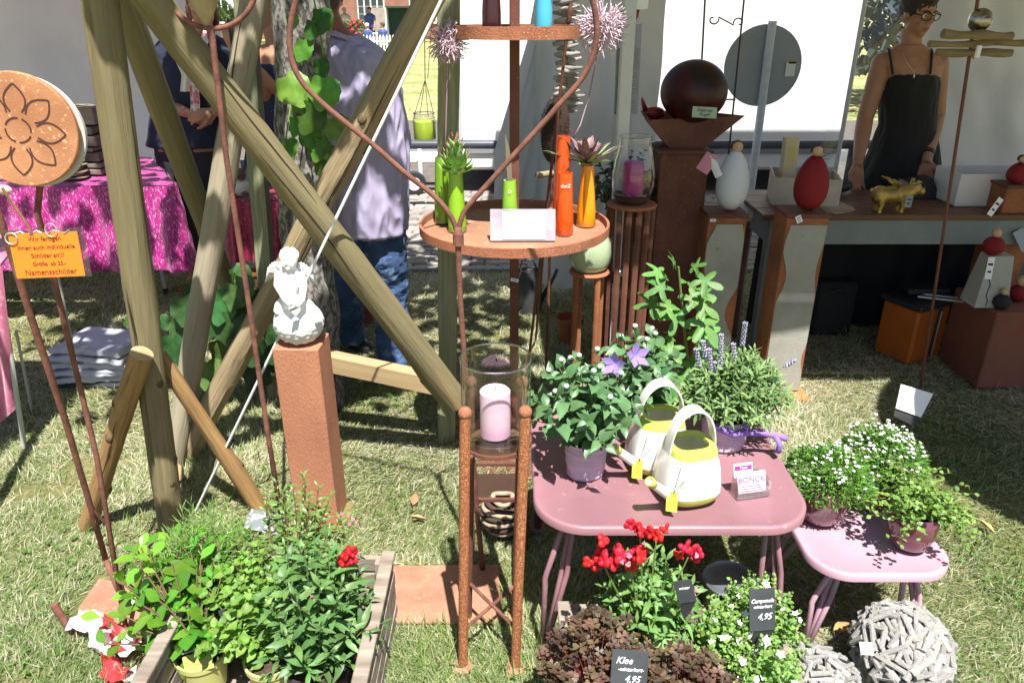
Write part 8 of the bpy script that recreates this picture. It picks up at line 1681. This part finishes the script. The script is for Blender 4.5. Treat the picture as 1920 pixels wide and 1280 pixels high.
# ---------- third visitor, partly behind the trunk
t = thing('person', 'visitor with bare tanned arms and dark flowered dress, mostly hidden behind the tree', 'person', Vector((Py(540, 200, 4.35).x, 4.35, 0)))
B = MB(); YP = 4.35; hc = Py(498, 16, YP); head(t, hc, .215, (-.75, -.6, -.1), mat('hair_blond', (.30, .20, .10), .7), sk3, bodyMB=B)
B.tube([hc + Vector((.01, .01, -.06)), Py(514, 70, YP), Py(522, 92, YP)], [.05, .05, .07], 16); B.loft(ringsY([(522, 84, 38, .7), (524, 104, 48, .95), (526, 160, 46, 1), (526, 230, 44, 1), (526, 300, 56, 1.1)], YP, .105), 22)
s1 = Py(484, 92, YP - .03); e1 = Py(508, 200, YP - .06); w1 = Py(475, 130, YP - .26); s2 = Py(560, 100, YP); e2 = Py(540, 190, YP - .1); w2 = Py(440, 95, YP - .28)
B.tube([s1, s1.lerp(e1, .5), e1, e1.lerp(w1, .4), w1], [.05, .046, .038, .036, .026], 16); B.tube([s2, e2, e2.lerp(w2, .5), w2], [.05, .04, .036, .026], 16)
hand(B, w1, (-.5, -.1, .9), (-.4, .8, .2), 1, .9, 1); hand(B, w2, (-.2, -.1, 1), (.3, .9, 0), 1, .9, -1)
for s_ in (-1, 1): x = Py(526, 300, YP).x + s_ * .08; B.tube([(x, YP, .85), (x, YP, .45), (x, YP, .05)], [.08, .055, .04], 14); B.tube([(x, YP + .03, .035), (x - .1, YP - .06, .03)], [.035, .03], 10)
put('body', solid(B.mesh(), .006, 4), sk3, t)
D = MB(); D.loft(ringsY([(526, 118, 44, 1.05), (526, 160, 54, 1.2), (526, 220, 52, 1.15), (526, 300, 66, 1.3), (526, 420, 80, 1.5)], YP, .112), 30); put('dress', cloth_skin(D, .01, 3, .006, 12), mat('flowered_navy', (.02, .025, .06), .85, c3=(.5, .52, .6), s3=34, t3=.64), t)
b = MB(); b.bbox(Py(436, 66, YP - .30), (.012, .075, .145), .004); b.obj('phone', MATS['satin_black'], t)
b = MB(); b.lathe([(0, .10), (.08, .09), (.105, .02), (.107, -.02), (.10, -.02), (.09, .02), (0, .08)], 30, hc + Vector((0, 0, .045)), Euler((R(-6), R(-8), 0)).to_matrix()); b.tube([hc + Vector((-.10, -.06, .04)), hc + Vector((-.16, -.10, .02))], [.05, .04], 12, flat=.15); b.obj('cap', mat('white_cap', (.8, .8, .78), .8), t, smooth=True)
# ---------- distant cafe guests
def guest(lab, u, vtop, Y, sit, col, legs, hairc, f):
    p = Py(u, vtop, Y); g = Vector((p.x, Y, 0)); t = thing('person', lab, 'person', g); sk_ = skinmat('skin_far', (.42, .23, .16)); top = p.z; k = (top - (.45 if sit else .86)) / .85
    hz = (.46 if sit else .88); B = MB(); hd = Vector((g.x, Y, top - .12)); head(t, hd, .22, f, mat('hair_%s' % hairc[0], hairc[1], .8), sk_, bodyMB=B); B.tube([hd - Vector((0, 0, .05)), hd - Vector((0, 0, .2))], .055, 12)
    f = Vector((f[0], f[1], 0)).normalized(); x = f.cross(Vector((0, 0, 1)))
    B.loft([(g.x, Y, hz, .15, .11), (g.x, Y, (hz + top) / 2 - .1, .15, .11), (g.x, Y, top - .30, .17, .1), (g.x, Y, top - .24, .09, .07)], 16)
    for s_ in (-1, 1):
        a = Vector((g.x, Y, top - .32)) + x * s_ * .18; e = a + Vector((0, 0, -.26)) + x * s_ * .03 + f * .04; w_ = e + f * (.22 if sit else .1) + Vector((0, 0, .02 if sit else -.2)); B.tube([a, e, w_], [.048, .04, .028], 12); hand(B, w_, w_ - e, (0, 0, -1), 1, .5, s_)
        h0 = Vector((g.x, Y, hz)) + x * s_ * .09
        if sit: kn = h0 + f * .42; ft = kn + Vector((0, 0, -.40)); pts = [h0, kn, ft]
        else: pts = [h0, h0 + Vector((0, 0, -.42)), h0 + Vector((0, 0, -.82))]
        B.tube(pts, [.085, .06, .04], 12); B.tube([pts[-1], pts[-1] + f * .14 - Vector((0, 0, .02))], [.04, .03], 10)
    put('body', solid(B.mesh(), .016, 2), sk_, t)
    S2 = MB(); S2.loft([(g.x, Y, hz - .02, .18, .135), (g.x, Y, (hz + top) / 2 - .1, .18, .135), (g.x, Y, top - .32, .20, .125), (g.x, Y, top - .25, .11, .09)], 18)
    for s_ in (-1, 1): a = Vector((g.x, Y, top - .32)) + x * s_ * .17; S2.tube([a, a + Vector((0, 0, -.2)) + x * s_ * .02], [.065, .06], 12)
    put('shirt', solid(S2.mesh(), .018, 2), mat('shirt_%s' % lab[:12].replace(' ', '_'), col, .85), t)
    J2 = MB()
    for s_ in (-1, 1):
        h0 = Vector((g.x, Y, hz)) + x * s_ * .09; pts = [h0, h0 + f * .42, h0 + f * .42 + Vector((0, 0, -.3))] if sit else [h0, h0 + Vector((0, 0, -.42)), h0 + Vector((0, 0, -.75))]; J2.tube(pts, [.105, .08, .06], 12)
    put('trousers', solid(J2.mesh(), .018, 2), mat('trousers_%s' % legs[0], legs[1], .85), t)
    if sit:
        c = thing('garden_chair', 'cafe chair carrying the seated ' + ('grey blue' if 'grey blue' in lab else 'white') + ' shirted distant guest', 'chair', g); b = MB(); b.bbox((g.x, Y, .36), (.42, .42, .03), .004); b.obj('seat', MATS['dark_green_weave'], c)
        for sx in (-1, 1):
            for sy in (-1, 1): b = MB(); b.tube([(g.x + sx * .18, Y + sy * .18, 0), (g.x + sx * .18, Y + sy * .18, .345)], .015, 6); b.obj('leg', MATS['dark_green_weave'], c)
guest('distant guest in a dark blue shirt standing by the cafe table', 692, 13, 33, False, (.05, .09, .30), ('navy', (.03, .04, .09)), ('dark', (.05, .03, .02)), (-.2, -1, 0))
guest('distant guest in a grey blue shirt seated behind the picket fence', 688, 43, 31.5, True, (.25, .32, .45), ('grey', (.1, .1, .12)), ('white', (.6, .58, .55)), (.6, .8, 0))
guest('distant guest in a white shirt seated right behind the picket fence', 716, 42, 31.5, True, (.75, .75, .75), ('beige', (.4, .35, .28)), ('brown', (.08, .05, .03)), (-.9, -.2, 0))
guest('distant grey clad guest at the left of the rose bushes', 645, 14, 33, False, (.45, .46, .48), ('black', (.03, .03, .03)), ('grey2', (.3, .28, .26)), (.5, -.8, 0))
g = Py(702, 60, 31.8); t = thing('cafe_table', 'round cafe table between the distant seated guests', 'table', (g.x, 31.8, 0)); b = MB(); b.lathe([(0, .66), (.4, .66), (.4, .69), (0, .69)], 24, (g.x, 31.8, 0)); b.obj('tabletop', white_paper, t); b = MB(); b.tube([(g.x, 31.8, 0), (g.x, 31.8, .66)], .03, 10); b.obj('pedestal', alu, t)

bpy.data.scenes.remove(TMP)
